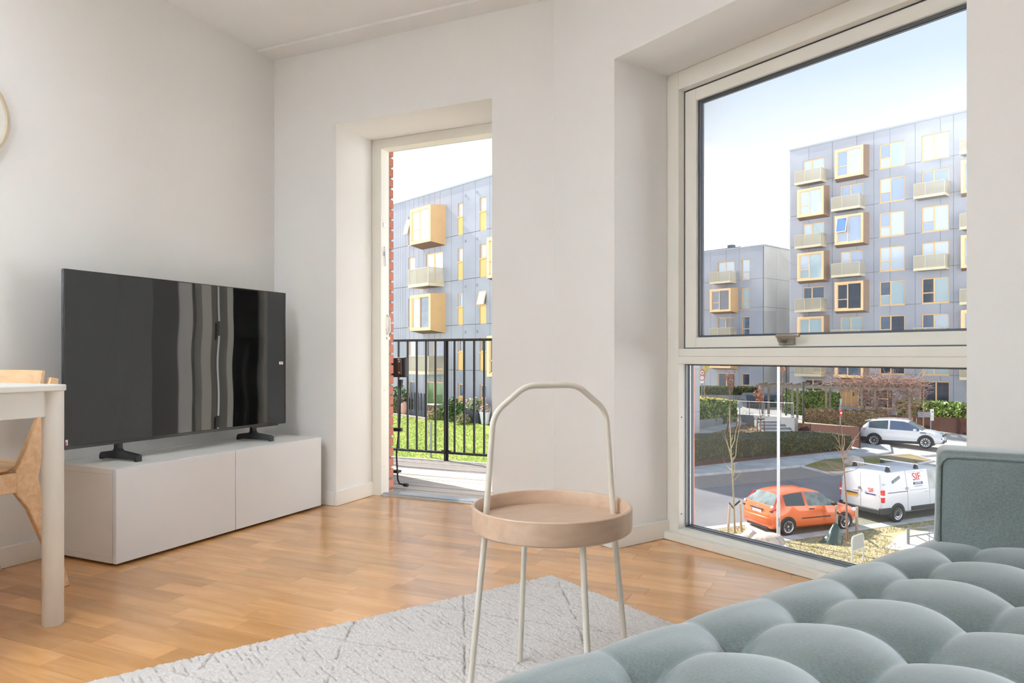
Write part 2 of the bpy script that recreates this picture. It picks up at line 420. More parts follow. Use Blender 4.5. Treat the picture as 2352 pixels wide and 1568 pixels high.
# ---------------------------------------------------------------- balcony door frame and open leaf
FV = WALL_V + .33
dr = thing('door_1', 'white balcony door frame with its leaf swung open outside', 'door', (*uv((DOOR0+DOOR1)/2, FV), 0), UA, kind='structure')
hw = (DOOR1-DOOR0)/2
m = MB(); m.box(-hw, -hw+.065, 0, .082, 0, HEAD); m.box(hw-.065, hw, 0, .082, 0, HEAD); m.box(-hw+.065, hw-.065, 0, .082, HEAD-.055, HEAD)
m.build('door_frame', M_frame, dr, bevel=.002)
th = thing('threshold', None, None); th.parent = dr
for i, (y0, y1, h) in enumerate([(-.004,.020,.010),(.022,.052,.016),(.054,.100,.012),(.104,.150,.004)]):
    MB().box(-hw+.066, hw-.066, y0, y1, 0, h).build('threshold_strip', M_alu, dr, bevel=.0015)
bpy.data.objects.remove(th)
MB().box(-hw+.066, hw-.066, .1005, .1035, -.01, .006).build('threshold_seal', M_gasket, dr)
# latch hardware on the left jamb
for zc in (1.60, 1.43): MB().box(-hw+.064, -hw+.069, .02, .045, zc-.012, zc+.012).build('screw_plate', M_alu, dr, bevel=.001)
MB().tube([(-hw+.066,.03,1.47),(-hw+.073,.03,1.47),(-hw+.073,.036,1.36),(-hw+.066,.036,1.36)], .003, 6).build('strike_bar', M_alu, dr)
MB().tube([(-hw+.066,.06,1.07),(-hw+.08,.07,1.05),(-hw+.08,.07,.97),(-hw+.066,.06,.95)], .005, 6).build('strike_hook', M_alu, dr)
for zc in (.98, .93): MB().box(-hw+.062, -hw+.074, .055, .08, zc-.008, zc+.008).build('latch_block', M_frame, dr)
for zc in (.62, .17): MB().lathe([(.002,0),(.002,.001)], 8, Matrix.Translation((-hw+.0655,.03,zc)) @ Matrix.Rotation(math.pi/2,4,'Y')).build('screw_hole', M_gasket, dr)
# the leaf, hinged on the right jamb and folded back against the outside wall
lf = thing('door_leaf', None, None); lf.parent = dr; lf.location = (hw-.05, .20, 0); lf.rotation_euler = (0,0,math.radians(68))
W_ = .83; H_ = 2.0
m = MB(); m.box(0,.09,-.03,.03,.03,H_); m.box(W_-.09,W_,-.03,.03,.03,H_); m.box(.09,W_-.09,-.03,.03,.03,.14); m.box(.09,W_-.09,-.03,.03,H_-.09,H_)
m.build('leaf_frame', M_frame, lf, bevel=.003)
MB().box(.088,W_-.088,-.008,.008,.138,H_-.088).build('pane', M_glass, lf)
MB().tube([(W_-.045,.03,1.02),(W_-.045,.075,1.02),(W_-.17,.075,1.02)], .009, 8).build('handle', M_metal_grey, lf, smooth=60)
for zc in (.35, 1.0, 1.7): MB().tube([(-.012,-.03,zc-.05),(-.012,-.03,zc+.05)], .009, 10).build('hinge', M_alu, lf, smooth=60)

# ---------------------------------------------------------------- floor-to-ceiling window
def ring(mb, x0, x1, ya, yb, za, zb, t):
    mb.box(x0,x1,ya,ya+t,za,zb); mb.box(x0,x1,yb-t,yb,za,zb); mb.box(x0,x1,ya+t,yb-t,za,za+t); mb.box(x0,x1,ya+t,yb-t,zb-t,zb)
def make_window(name, label, qa, qb):
    FN = WALL_N + .33; qm = (qa+qb)/2; hq = (qa-qb)/2
    wn = thing(name, label, 'window', (*nq(FN, qm), 0), NA, kind='structure')
    # local x = outwards, y = to the left
    FB = .067; D0, D1 = 0, .10
    TZ0, TZ1 = .790, .858
    m = MB()
    m.box(D0,D1, hq-FB,hq, 0,HEAD); m.box(D0,D1,-hq,-hq+FB, 0,HEAD); m.box(D0,D1,-hq+FB,hq-FB, HEAD-.082,HEAD)
    m.box(D0,D1,-hq+FB,hq-FB, TZ0+.034,TZ1); m.box(D0-.0015,D1,-hq+FB,hq-FB, TZ0,TZ0+.0335); m.box(D0,D1,-hq+FB,hq-FB,0,.052)
    m.build('window_frame', M_frame, wn, bevel=.002)
    MB().box(-.036,-.001,-hq+.001,hq-.001,.001,.034).build('window_sill', M_frame, wn, bevel=.003)
    for zc in (.55,.115):  # little screw holes in the left frame
        MB().lathe([(.003,0),(.003,.0012)], 8, Matrix.Translation((.02,hq-FB-.0004,zc)) @ Matrix.Rotation(math.pi/2,4,'X')).build('screw_hole', M_gasket, wn)
    # upper casement sash
    sx0 = .04; SB = .062; y0, y1, z0, z1 = -hq+FB+.003, hq-FB-.003, TZ1+.004, HEAD-.086
    sash = thing('casement', None, None); sash.parent = wn
    SD = .088
    m = MB(); m.box(sx0,SD,y1-SB,y1,z0,z1); m.box(sx0,SD,y0,y0+SB,z0,z1); m.box(sx0,SD,y0+SB,y1-SB,z0,z0+.046); m.box(sx0,SD,y0+SB,y1-SB,z1-.052,z1)
    m.build('sash_frame', M_frame, sash, bevel=.002)
    ga, gb, gza, gzb = y0+SB, y1-SB, z0+.046, z1-.052
    m = MB(); ring(m, .056,.064, ga,gb,gza,gzb,.007); m.build('gasket', M_gasket, sash)
    m = MB(); ring(m, .064,.072, ga,gb,gza,gzb,.006); m.build('glazing_spacer', M_spacer, sash)
    m = MB(); ring(m, .072,.086, ga,gb,gza,gzb,.009); m.build('gasket', M_gasket, sash)
    MB().box(.066,.0675, ga+.005,gb-.005,gza+.005,gzb-.005).build('pane', M_glass, sash)
    m = MB(); ring(m, sx0-.0015, sx0+.004, y0-.003, y1+.003, z0-.004, z1+.004, .004); m.build('sash_gap', M_gasket, sash)
    # casement handle: rose plate, neck and lever
    hz = z0+.022; hy = .10
    MB().box(sx0-.011,sx0,hy-.034,hy+.034,hz-.015,hz+.015).build('handle_rose', M_metal_grey, sash, bevel=.003)
    MB().tube([(sx0-.008,hy+.006,hz),(sx0-.045,hy+.006,hz+.003),(sx0-.052,hy+.006,hz+.018)], .0085, 10).build('handle_neck', M_metal_grey, sash, smooth=60)
    MB().box(sx0-.060,sx0-.044,hy-.085,hy+.018,hz+.014,hz+.029).build('handle_lever', M_metal_grey, sash, bevel=.006, seg=3)
    # lower fixed pane
    ga, gb, gza, gzb = -hq+FB, hq-FB, .052, TZ0
    m = MB(); ring(m, .046,.060, ga,gb,gza,gzb,.004); m.build('glazing_spacer', M_spacer, wn)
    m = MB(); ring(m, .060,.070, ga,gb,gza,gzb,.005); m.build('gasket', M_gasket, wn)
    m = MB(); ring(m, .070,.080, ga,gb,gza,gzb,.006); m.build('glazing_spacer', M_spacer, wn)
    m = MB(); ring(m, .080,.094, ga,gb,gza,gzb,.007); m.build('gasket', M_gasket, wn)
    MB().box(.071,.0725, ga+.007,gb-.007,gza+.007,gzb-.007).build('pane', M_glass, wn)
make_window('window_1', 'tall two-part window with pale painted frame in the angled wall', Q_W0, Q_W1)
make_window('window_2', 'second tall window of the angled wall, beside the sofa behind the camera', Q_V0, Q_V1)

# ---------------------------------------------------------------- added uplight bowls, unseen, as fill for the room
M_lampbody = mat('lamp_body_white', S(235,235,232), .4)
M_diff = bpy.data.materials.new('lamp_diffuser'); M_diff.use_nodes = True
M_diff.node_tree.nodes['Principled BSDF'].inputs['Emission Color'].default_value = (.9,.96,1,1)
M_diff.node_tree.nodes['Principled BSDF'].inputs['Emission Strength'].default_value = 2.0
for i, (lx, ly, pw) in enumerate(FILL_LAMPS):
    lt = thing('pendant_lamp', ['white uplight pendant bowl above the dining table','white uplight pendant bowl in the back of the room'][i], 'lamp', (lx,ly,CEIL), 0, 'uplight pendants')
    MB().lathe([(.05,0),(.05,-.025)], 20).build('ceiling_rose', M_lampbody, lt, smooth=40)
    for k in range(3): a_ = 2.094*k; MB().tube([(0,0,-.02),(.27*math.cos(a_),.27*math.sin(a_),-.90)], .002, 5).build('cord', M_lampbody, lt)
    MB().lathe([(.29,-.90),(.25,-.98),(.12,-1.03),(0.001,-1.04),(.001,-1.03),(.12,-1.02),(.24,-.97),(.28,-.90)], 40, closed=True).build('lamp_bowl', M_lampbody, lt, smooth=40)
    MB().lathe([(.255,-.945),(.255,-.935)], 40).build('diffuser', M_diff, lt)
    ld = bpy.data.lights.new('pendant_light', 'AREA'); ld.shape = 'DISK'; ld.size = .5; ld.spread = 1.9; ld.energy = pw; ld.color = (.79,.905,1.0)
    lo = bpy.data.objects.new('pendant_light', ld); col.objects.link(lo); lo.parent = lt; lo.location = (0,0,-.92); lo.rotation_euler = (math.pi,0,0)
# ================================================================ FURNITURE
M_white_lam = mat('white_laminate', S(226,224,219), .45, var=.01, scale=5)
M_front_lam = mat('cupboard_front_paint', S(228,231,236), .5, var=.01, scale=4)
M_black = mat('black_plastic', S(22,22,23), .45)
M_blackgloss = mat('black_bezel', S(18,18,19), .25)

# ---------------------------------------------------------------- TV bench
bn = thing('tv_bench', 'low white cupboard with two flat doors under the television', 'cupboard', (*uv(-2.768, 2.4995), 0), UA)
BL, BD, BH = 1.215, .395, .384      # length (v), depth (u), height
x0, x1 = -BD/2, BD/2; y0, y1 = -BL/2, BL/2
DX = x1-.019
m = MB()
m.box(x0,DX-.003,y0,y1,BH-.024,BH); m.box(x0,DX-.003,y0,y0+.018,.034,BH-.0245); m.box(x0,DX-.003,y1-.018,y1,.034,BH-.0245)
m.box(x0,DX-.003,y0,y1,.012,.0335); m.box(x0,x0+.008,y0+.018,y1-.018,.034,BH-.0245); m.box(x0+.01,DX-.004,-.009,.009,.034,BH-.0245)
m.build('cupboard_body', M_white_lam, bn, bevel=.0012)
for a, b in ((y0, -.0015), (.0015, y1)):
    MB().box(DX,x1,a,b,.012,BH-.002).build('cupboard_door', M_front_lam, bn, bevel=.0015)
for a in (x0+.04, x1-.06):
    for b in (y0+.04, 0, y1-.04): MB().lathe([(.018,0),(.018,.013)], 12, Matrix.Translation((a,b,0))).build('foot', M_black, bn)
MB().box(x0+.05,x0+.066,-.16,.16,BH,BH+.004).build('cable_slot_cover', M_white_lam, bn, bevel=.001)

# ---------------------------------------------------------------- television
tv = thing('television', 'large black flat television with glossy screen on the white cupboard', 'television', (*uv(-2.772, 2.433), BH), UA)
TW, TZ0_, TZ1_ = 1.236, .072, .786
MB().box(-.013,-.004,-TW/2,TW/2,TZ0_,TZ1_).build('back_housing', M_black, tv, bevel=.003)
MB().box(-.055,-.013,-TW*.40,TW*.40,TZ0_+.02,TZ1_-.12).build('back_cover', M_black, tv, bevel=.012)
m = MB(); ring_t = .006
m.box(-.004,.003,-TW/2,TW/2,TZ1_-.004,TZ1_); m.box(-.004,.003,-TW/2,-TW/2+.004,TZ0_,TZ1_-.004); m.box(-.004,.003,TW/2-.004,TW/2,TZ0_,TZ1_-.004); m.box(-.004,.004,-TW/2+.004,TW/2-.004,TZ0_,TZ0_+.014)
m.build('bezel', M_blackgloss, tv, bevel=.0008)
# glossy screen under a slightly wavy protective film
M_screen = bpy.data.materials.new('tv_screen'); M_screen.use_nodes = True; t = M_screen.node_tree; b = t.nodes['Principled BSDF']
b.inputs['Base Color'].default_value = S(16,16,16); b.inputs['Roughness'].default_value = .02; b.inputs['IOR'].default_value = 1.55
ny, nz = 60, 34
vs = []; fs = []
for j in range(nz+1):
    for i in range(ny+1):
        yy = -TW/2+.004 + (TW-.008)*i/ny; zz = TZ0_+.014 + (TZ1_-TZ0_-.018)*j/nz
        edge = min(1, min(i,ny-i)/3)*min(1, min(j,nz-j)/3)
        vs.append((.0012 + edge*(.0007*math.sin(zz*9.0+yy*1.5) + .00018*math.sin(zz*21+yy*6)), yy, zz))
for j in range(nz):
    for i in range(ny):
        k = j*(ny+1)+i; fs.append((k,k+1,k+ny+2,k+ny+1))
mb = MB(); mb.add(vs, fs); mb.build('screen', M_screen, tv, smooth=180, fix=False)
M_stick = mat('sticker_white', S(238,238,236), .5); M_stick2 = mat('sticker_print', S(120,120,120), .5); M_stickr = mat('sticker_red', S(214,40,60), .5)
st = MB().box(.0035,.0042,TW/2-.052,TW/2-.022,.395,.410).build('sticker', M_stick, tv)
st2 = MB().box(.0042,.0046,TW/2-.047,TW/2-.027,.404,.4065).box(.0042,.0046,TW/2-.047,TW/2-.030,.399,.401).build('sticker_print', M_stick2, st)
st = MB().box(.0035,.0045,-TW/2+.006,-TW/2+.016,.090,.112).build('sticker', M_stick, tv)
MB().box(.0045,.0049,-TW/2+.006,-TW/2+.011,.091,.103).build('sticker_print', M_stickr, st)
for yc in (-.365, .405):
    f = MB(); prof = [(-.115,0),(-.115,.018),(-.105,.030),(-.030,.040),(-.022,.05),(-.022,.08),(.0,.08),(.0,.05),(.008,.040),(.10,.030),(.118,.026),(.118,0),(.110,0),(.100,.006),(-.100,.006),(-.106,0)]
    f.slab([(p[0]-.012, yc-.014, p[1]) for p in prof], (0,.028,0)); f.build('stand_foot', M_black, tv, bevel=.002)
m = MB().box(-.004,.006,TW/2-.25,TW/2-.06,TZ0_-.006,TZ0_).build('remote_sensor_strip', M_blackgloss, tv)

# ---------------------------------------------------------------- dining table
M_table = mat('white_table_lacquer', S(222,220,213), .42, var=.012, scale=5)
LEGU, LEGV = -2.205, 1.412
TU0, TU1, TV0, TV1 = -2.93, LEGU+.032, LEGV+.032-1.35, LEGV+.032
dt = thing('dining_table', 'white dining table with thick round legs at the left edge', 'table', (*uv((TU0+TU1)/2,(TV0+TV1)/2),0), UA)
hx, hy_ = (TU1-TU0)/2, (TV1-TV0)/2
TTOP = .739
def rrect(hx, hy, r, n=6):
    p = []
    for cx_, cy_, a0 in ((hx-r,hy-r,0),(-hx+r,hy-r,90),(-hx+r,-hy+r,180),(hx-r,-hy+r,270)):
        for k in range(n+1):
            a = math.radians(a0+90*k/n); p.append((cx_+r*math.cos(a), cy_+r*math.sin(a)))
    return p
MB().prism(rrect(hx+.001,hy_+.001,.028), TTOP-.019, TTOP).build('tabletop', M_table, dt, bevel=.003)
lr = .0295
legs = [(sx*(hx-.032), sy*(hy_-.032)) for sx in (1,-1) for sy in (1,-1)]
for lx, ly in legs: MB().lathe([(lr-.003,0),(lr,.004),(lr,TTOP-.0195)], 32, Matrix.Translation((lx,ly,0))).build('leg', M_table, dt, smooth=40)
az0, az1 = TTOP-.098, TTOP-.0195
MB().box(hx-.045,hx-.023,-hy_+.055,hy_-.055,az0,az1).build('apron', M_table, dt, bevel=.002)
MB().box(-hx+.023,-hx+.045,-hy_+.055,hy_-.055,az0,az1).build('apron', M_table, dt, bevel=.002)
MB().box(-hx+.055,hx-.055,hy_-.045,hy_-.023,az0,az1).build('apron', M_table, dt, bevel=.002)
MB().box(-hx+.055,hx-.055,-hy_+.023,-hy_+.045,az0,az1).build('apron', M_table, dt, bevel=.002)

# ---------------------------------------------------------------- dining chairs: plywood back, angled rear legs, round front legs
M_ash = wood_mat('ash_wood', S(206,166,124), S(228,194,154), 0, gx=3, gy=30, rough=.5, isl=.05)
def make_chair(label, loc, rz):
    """local +y = backwards, seat centre at the origin"""
    c = thing('dining_chair', label, 'chair', loc, rz, 'wooden dining chairs')
    # seat
    pts = []
    for k in range(33):
        a = 2*math.pi*k/32
        x = .198*math.copysign(abs(math.cos(a))**.55, math.cos(a)); y = .205*math.copysign(abs(math.sin(a))**.55, math.sin(a)) - .01
        if k < 32: pts.append((x*(1 if y < 0 else 1-.25*(y/.2)), y))
    MB().prism(pts, .435, .450).build('seat', M_ash, c, bevel=.004)
    for s in (-1, 1):
        # rear leg: one board bent forward at the seat; upper arm leans back to the backrest
        side = [(.235,0),(.262,0),(.175,.30),(.148,.405),(.178,.55),(.222,.745),(.190,.752),(.152,.62),(.075,.44),(.075,.36),(.115,.30)]
        x = s*.20
        MB().slab([(x-.0115,p[0],p[1]) for p in side], (.023,0,0)).build('rear_leg', M_ash, c, bevel=.004)
        MB().slab([(x-.0105,-.205,.368),(x-.0105,.085,.365),(x-.0105,.085,.432),(x-.0105,-.205,.425)], (.021,0,0)).build('side_rail', M_ash, c, bevel=.003)
        MB().tube([(s*.212,-.235,0),(s*.182,-.165,.40)], [.011,.017], 14).build('front_leg', M_ash, c, smooth=50)
    MB().box(-.19,.19,-.20,-.182,.385,.430).build('front_rail', M_ash, c, bevel=.003)
    MB().box(-.19,.19,.07,.09,.375,.430).build('rear_rail', M_ash, c, bevel=.003)
    # curved plywood backrest fixed inside the legs
    n = 14; vs = []; fs = []
    for i in range(n+1):
        a = -1 + 2*i/n; yb = .232 - .05*a*a
        for (zz, dy) in ((.615,-.028),(.69,-.008),(.775,.006)):
            vs.append((a*.204, yb+dy-.022, zz)); vs.append((a*.204, yb+dy-.012, zz))
    for i in range(n):
        b0 = i*6; b1 = b0+6
        for k in range(2):
            fs.append((b0+2*k,b1+2*k,b1+2*k+2,b0+2*k+2)); fs.append((b0+2*k+1,b0+2*k+3,b1+2*k+3,b1+2*k+1))
        fs.append((b0,b0+1,b1+1,b1)); fs.append((b0+4,b1+4,b1+5,b0+5))
    for b0 in (0,n*6): fs.append((b0,b0+2,b0+4,b0+5,b0+3,b0+1))
    mb = MB(); mb.add(vs, fs); mb.build('backrest', M_ash, c, smooth=40)
    return c
make_chair('light wooden chair with bent rear legs at the end of the white table', (*uv(-2.735, 1.418), 0), UA)
make_chair('light wooden chair tucked under the long side of the white table', (*uv(-2.298, .932), 0), UA - math.pi/2 + math.radians(8))

# ---------------------------------------------------------------- round wall piece at the left edge
rc = uv(WALL_U+.012, 1.713-.185)
rw = thing('wall_disc', 'round pale wall disc with thin beige rim at the left picture edge', 'wall decoration', (rc[0],rc[1],1.735), UA)
Mx = Matrix.Rotation(math.pi/2,4,'Y')
MB().lathe([(.178,-.006),(.19,-.006),(.192,0),(.190,.012),(.180,.012)], 56, Mx, closed=True).build('rim', mat('beige_rim', S(176,160,138), .5), rw, smooth=40)
M_mirror = mat('pale_disc', S(232,232,228), .5)
MB().lathe([(.181,-.004),(.181,.002)], 56, Mx).build('disc_face', M_mirror, rw)

# ---------------------------------------------------------------- rug
R_N1, R_Q1 = 1.665, 2.070
RN, RQ = 2.30, 1.62
def make_rug():
    nx, ny = 860, 640
    # visible part gets the resolution: graded grid
    gx = np.linspace(0, 1, nx); gy = np.linspace(0, 1, ny)
    n_ = R_N1 - RN*gx**1.15; q_ = R_Q1 - RQ*gy**1.05
    A, B = np.meshgrid(n_, q_, indexing='ij')
    def vnoise(X, Y, seed):
        r = np.random.default_rng(seed).random((257,257)); xi = np.floor(X).astype(int); yi = np.floor(Y).astype(int); fx = X-xi; fy = Y-yi
        fx = fx*fx*(3-2*fx); fy = fy*fy*(3-2*fy); xi %= 256; yi %= 256
        return (r[xi,yi]*(1-fx)*(1-fy)+r[xi+1,yi]*fx*(1-fy)+r[xi,yi+1]*(1-fx)*fy+r[xi+1,yi+1]*fx*fy)
    z = .017 + .0042*(vnoise(A*330, B*330, 1)-.5) + .0018*(vnoise(A*120, B*120, 7)-.5) + .001*(vnoise(A*40, B*40, 2)-.5)
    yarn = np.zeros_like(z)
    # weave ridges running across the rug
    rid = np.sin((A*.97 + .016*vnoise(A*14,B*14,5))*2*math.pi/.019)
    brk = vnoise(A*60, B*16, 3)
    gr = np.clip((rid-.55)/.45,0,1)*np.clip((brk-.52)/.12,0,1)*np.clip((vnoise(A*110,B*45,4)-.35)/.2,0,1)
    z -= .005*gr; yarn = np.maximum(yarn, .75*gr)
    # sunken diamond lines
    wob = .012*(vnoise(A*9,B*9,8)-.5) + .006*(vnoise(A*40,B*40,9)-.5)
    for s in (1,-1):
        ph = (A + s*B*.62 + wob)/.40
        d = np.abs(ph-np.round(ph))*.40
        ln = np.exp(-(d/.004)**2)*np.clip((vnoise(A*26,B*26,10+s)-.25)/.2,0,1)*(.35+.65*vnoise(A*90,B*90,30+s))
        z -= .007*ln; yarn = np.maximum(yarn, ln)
    # rounded, slightly ragged edge
    rag = .008*(vnoise(A*120,B*120,12)-.5)
    e = np.minimum(np.minimum(R_N1-A, A-(R_N1-RN)), np.minimum(R_Q1-B, B-(R_Q1-RQ)))
    z *= np.clip(e/.010, 0, 1)**.5*.95+.05
    A2 = A + rag*(e < .012); B2 = B + .006*(vnoise(A*120,B*120,13)-.5)*(e < .012)
    X = N[0]*A2 + Q[0]*B2; Y = N[1]*A2 + Q[1]*B2
    vs = np.stack([X, Y, z+.001], -1).reshape(-1,3)
    i = np.arange(nx-1)[:,None]; j = np.arange(ny-1)[None,:]; k = i*ny+j
    fs = np.stack([k, k+1, k+ny+1, k+ny], -1).reshape(-1,4)
    me = bpy.data.meshes.new('rug'); me.vertices.add(len(vs)); me.vertices.foreach_set('co', vs.ravel().astype(np.float32))
    me.loops.add(fs.size); me.loops.foreach_set('vertex_index', fs.ravel().astype(np.int32))
    me.polygons.add(len(fs)); me.polygons.foreach_set('loop_start', np.arange(0,fs.size,4,dtype=np.int32)); me.polygons.foreach_set('loop_total', np.full(len(fs),4,dtype=np.int32))
    me.update(); me.validate(); me.flip_normals()
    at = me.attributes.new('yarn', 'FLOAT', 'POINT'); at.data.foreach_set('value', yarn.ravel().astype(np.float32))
    return me
M_rug = mat('rug_wool', S(223,218,215), .95, var=.10, scale=60, sheen=.2, spec=.1)
t = M_rug.node_tree; b = t.nodes['Principled BSDF']; src = b.inputs['Base Color'].links[0].from_socket
an = t.nodes.new('ShaderNodeAttribute'); an.attribute_name = 'yarn'; mxr = t.nodes.new('ShaderNodeMixRGB'); mxr.inputs[2].default_value = S(138,124,114)  # grooves and diamond lines mix towards a darker beige
n3 = t.nodes.new('ShaderNodeTexNoise'); n3.inputs['Scale'].default_value = 700; n3.inputs['Detail'].default_value = 2; tcr = t.nodes.new('ShaderNodeTexCoord'); t.links.new(tcr.outputs['Object'], n3.inputs['Vector'])
bpr = t.nodes.new('ShaderNodeBump'); bpr.inputs['Strength'].default_value = .7; bpr.inputs['Distance'].default_value = .002; t.links.new(n3.outputs[0], bpr.inputs['Height']); t.links.new(bpr.outputs[0], b.inputs['Normal'])
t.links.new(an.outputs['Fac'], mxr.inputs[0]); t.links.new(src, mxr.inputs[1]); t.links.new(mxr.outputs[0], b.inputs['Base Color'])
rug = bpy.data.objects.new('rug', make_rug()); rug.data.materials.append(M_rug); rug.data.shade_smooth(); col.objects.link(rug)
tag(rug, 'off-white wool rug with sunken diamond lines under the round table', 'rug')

# ---------------------------------------------------------------- round side table with a carrying handle
M_pipe = mat('pipe_lacquer', S(222,216,204), .38)
M_traywood = wood_mat('tray_ash_veneer', S(178,150,128), S(191,164,141), 0, gx=5, gy=22, rough=.42, isl=.03)
TZ = .019
hh = math.atan2(.35, .937)
sd = thing('side_table', 'round wooden tray table with a tall bent tube handle', 'table', (.094, 1.70, TZ), hh)
RT = .190; z0, z1 = .401, .456
prof = [(0,z0),(RT-.006,z0),(RT-.001,z0+.004),(RT,z0+.010),(RT,z1-.002),(RT-.002,z1),(RT-.007,z1),(RT-.009,z1-.003),(RT-.009,z0+.017)]
MB().lathe(prof[1:]+[(RT-.012,z0+.014)], 72).build('tray_rim', M_traywood, sd, smooth=35)
MB().lathe([(RT-.0095,z0+.013),(RT-.0095,z0+.020)], 72).build('tray_board', M_traywood, sd)
def fillet(pts, r, n=7):
    out = [Vector(pts[0])]
    for i in range(1,len(pts)-1):
        p, a, b = Vector(pts[i]), Vector(pts[i-1]), Vector(pts[i+1]); d1 = (a-p).normalized(); d2 = (b-p).normalized()
        ang = d1.angle(d2); L = min(r/math.tan(ang/2), (a-p).length*.49, (b-p).length*.49); s0 = p+d1*L; s1 = p+d2*L
        for k in range(n+1):
            t = k/n; out.append(s0*(1-t)**2 + p*2*t*(1-t) + s1*t*t)
    out.append(Vector(pts[-1])); return out
PR = .0072
hp = [(-.168,0,z0-.01),(-.146,0,.675),(-.066,0,.739),(.066,0,.739),(.146,0,.675),(.168,0,z0-.01)]
MB().tube(fillet(hp, .07), PR, 16).build('handle', M_pipe, sd, smooth=60)
for dx, dy in ((1,0),(-1,0),(0,1),(0,-1)):
    MB().tube([(dx*.166,dy*.166,z0+.004),(dx*.208,dy*.208,0)], [PR,PR], 16).build('leg', M_pipe, sd, smooth=60)
    MB().lathe([(.004,.0),(.004,.004)], 8, Matrix.Translation((dx*.208,dy*.208,-.002))).build('leg_glide', M_black, sd)

# ---------------------------------------------------------------- tufted sofa
def fabric(name, base, sheen_c):
    m = bpy.data.materials.new(name); m.use_nodes = True; t = m.node_tree; b = t.nodes['Principled BSDF']
    c = t.nodes.new('ShaderNodeTexCoord')
    n = t.nodes.new('ShaderNodeTexNoise'); n.inputs['Scale'].default_value = 420; n.inputs['Detail'].default_value = 2
    mp = t.nodes.new('ShaderNodeMapping'); mp.inputs['Scale'].default_value = (1,.45,1); t.links.new(c.outputs['Object'], mp.inputs[0]); t.links.new(mp.outputs[0], n.inputs['Vector'])
    n2 = t.nodes.new('ShaderNodeTexNoise'); n2.inputs['Scale'].default_value = 9; n2.inputs['Detail'].default_value = 4; t.links.new(c.outputs['Object'], n2.inputs['Vector'])
    r = t.nodes.new('ShaderNodeValToRGB'); r.color_ramp.elements[0].position = .3; r.color_ramp.elements[1].position = .7
    r.color_ramp.elements[0].color = tuple(x*.55 for x in base[:3])+(1,); r.color_ramp.elements[1].color = tuple(min(1,x*1.55) for x in base[:3])+(1,)
    mx = t.nodes.new('ShaderNodeMath'); mx.operation = 'MULTIPLY_ADD'; mx.inputs[1].default_value = .35
    sb = t.nodes.new('ShaderNodeMath'); sb.operation = 'MULTIPLY'; sb.inputs[1].default_value = .65
    t.links.new(n.outputs[0], sb.inputs[0]); t.links.new(n2.outputs[0], mx.inputs[0]); t.links.new(sb.outputs[0], mx.inputs[2]); t.links.new(mx.outputs[0], r.inputs[0])
    t.links.new(r.outputs[0], b.inputs['Base Color']); b.inputs['Roughness'].default_value = .56; b.inputs['Specular IOR Level'].default_value = .5
    b.inputs['Sheen Weight'].default_value = 1.0; b.inputs['Sheen Roughness'].default_value = .5; b.inputs['Sheen Tint'].default_value = sheen_c
    bp = t.nodes.new('ShaderNodeBump'); bp.inputs['Strength'].default_value = .22; bp.inputs['Distance'].default_value = .001
    t.links.new(n.outputs[0], bp.inputs['Height']); t.links.new(bp.outputs[0], b.inputs['Normal'])
    return m
M_sofa = fabric('sofa_velvet', S(70,79,76), (.90,.97,1.0,1))
M_sofaleg = mat('dark_wood_leg', S(48,36,28), .5)
SN0, SN1 = -.55, 1.93          # seat extent in n
SQ0, SQ1 = -.12, .772          # seat extent in q (q1 = the edge facing the room)
so = thing('sofa', 'grey-green velvet sofa with deep tufted seat in the lower right corner', 'sofa', (*nq((SN0+SN1)/2,(SQ0+SQ1)/2),0), NA)
cn, cq = (SN0+SN1)/2, (SQ0+SQ1)/2
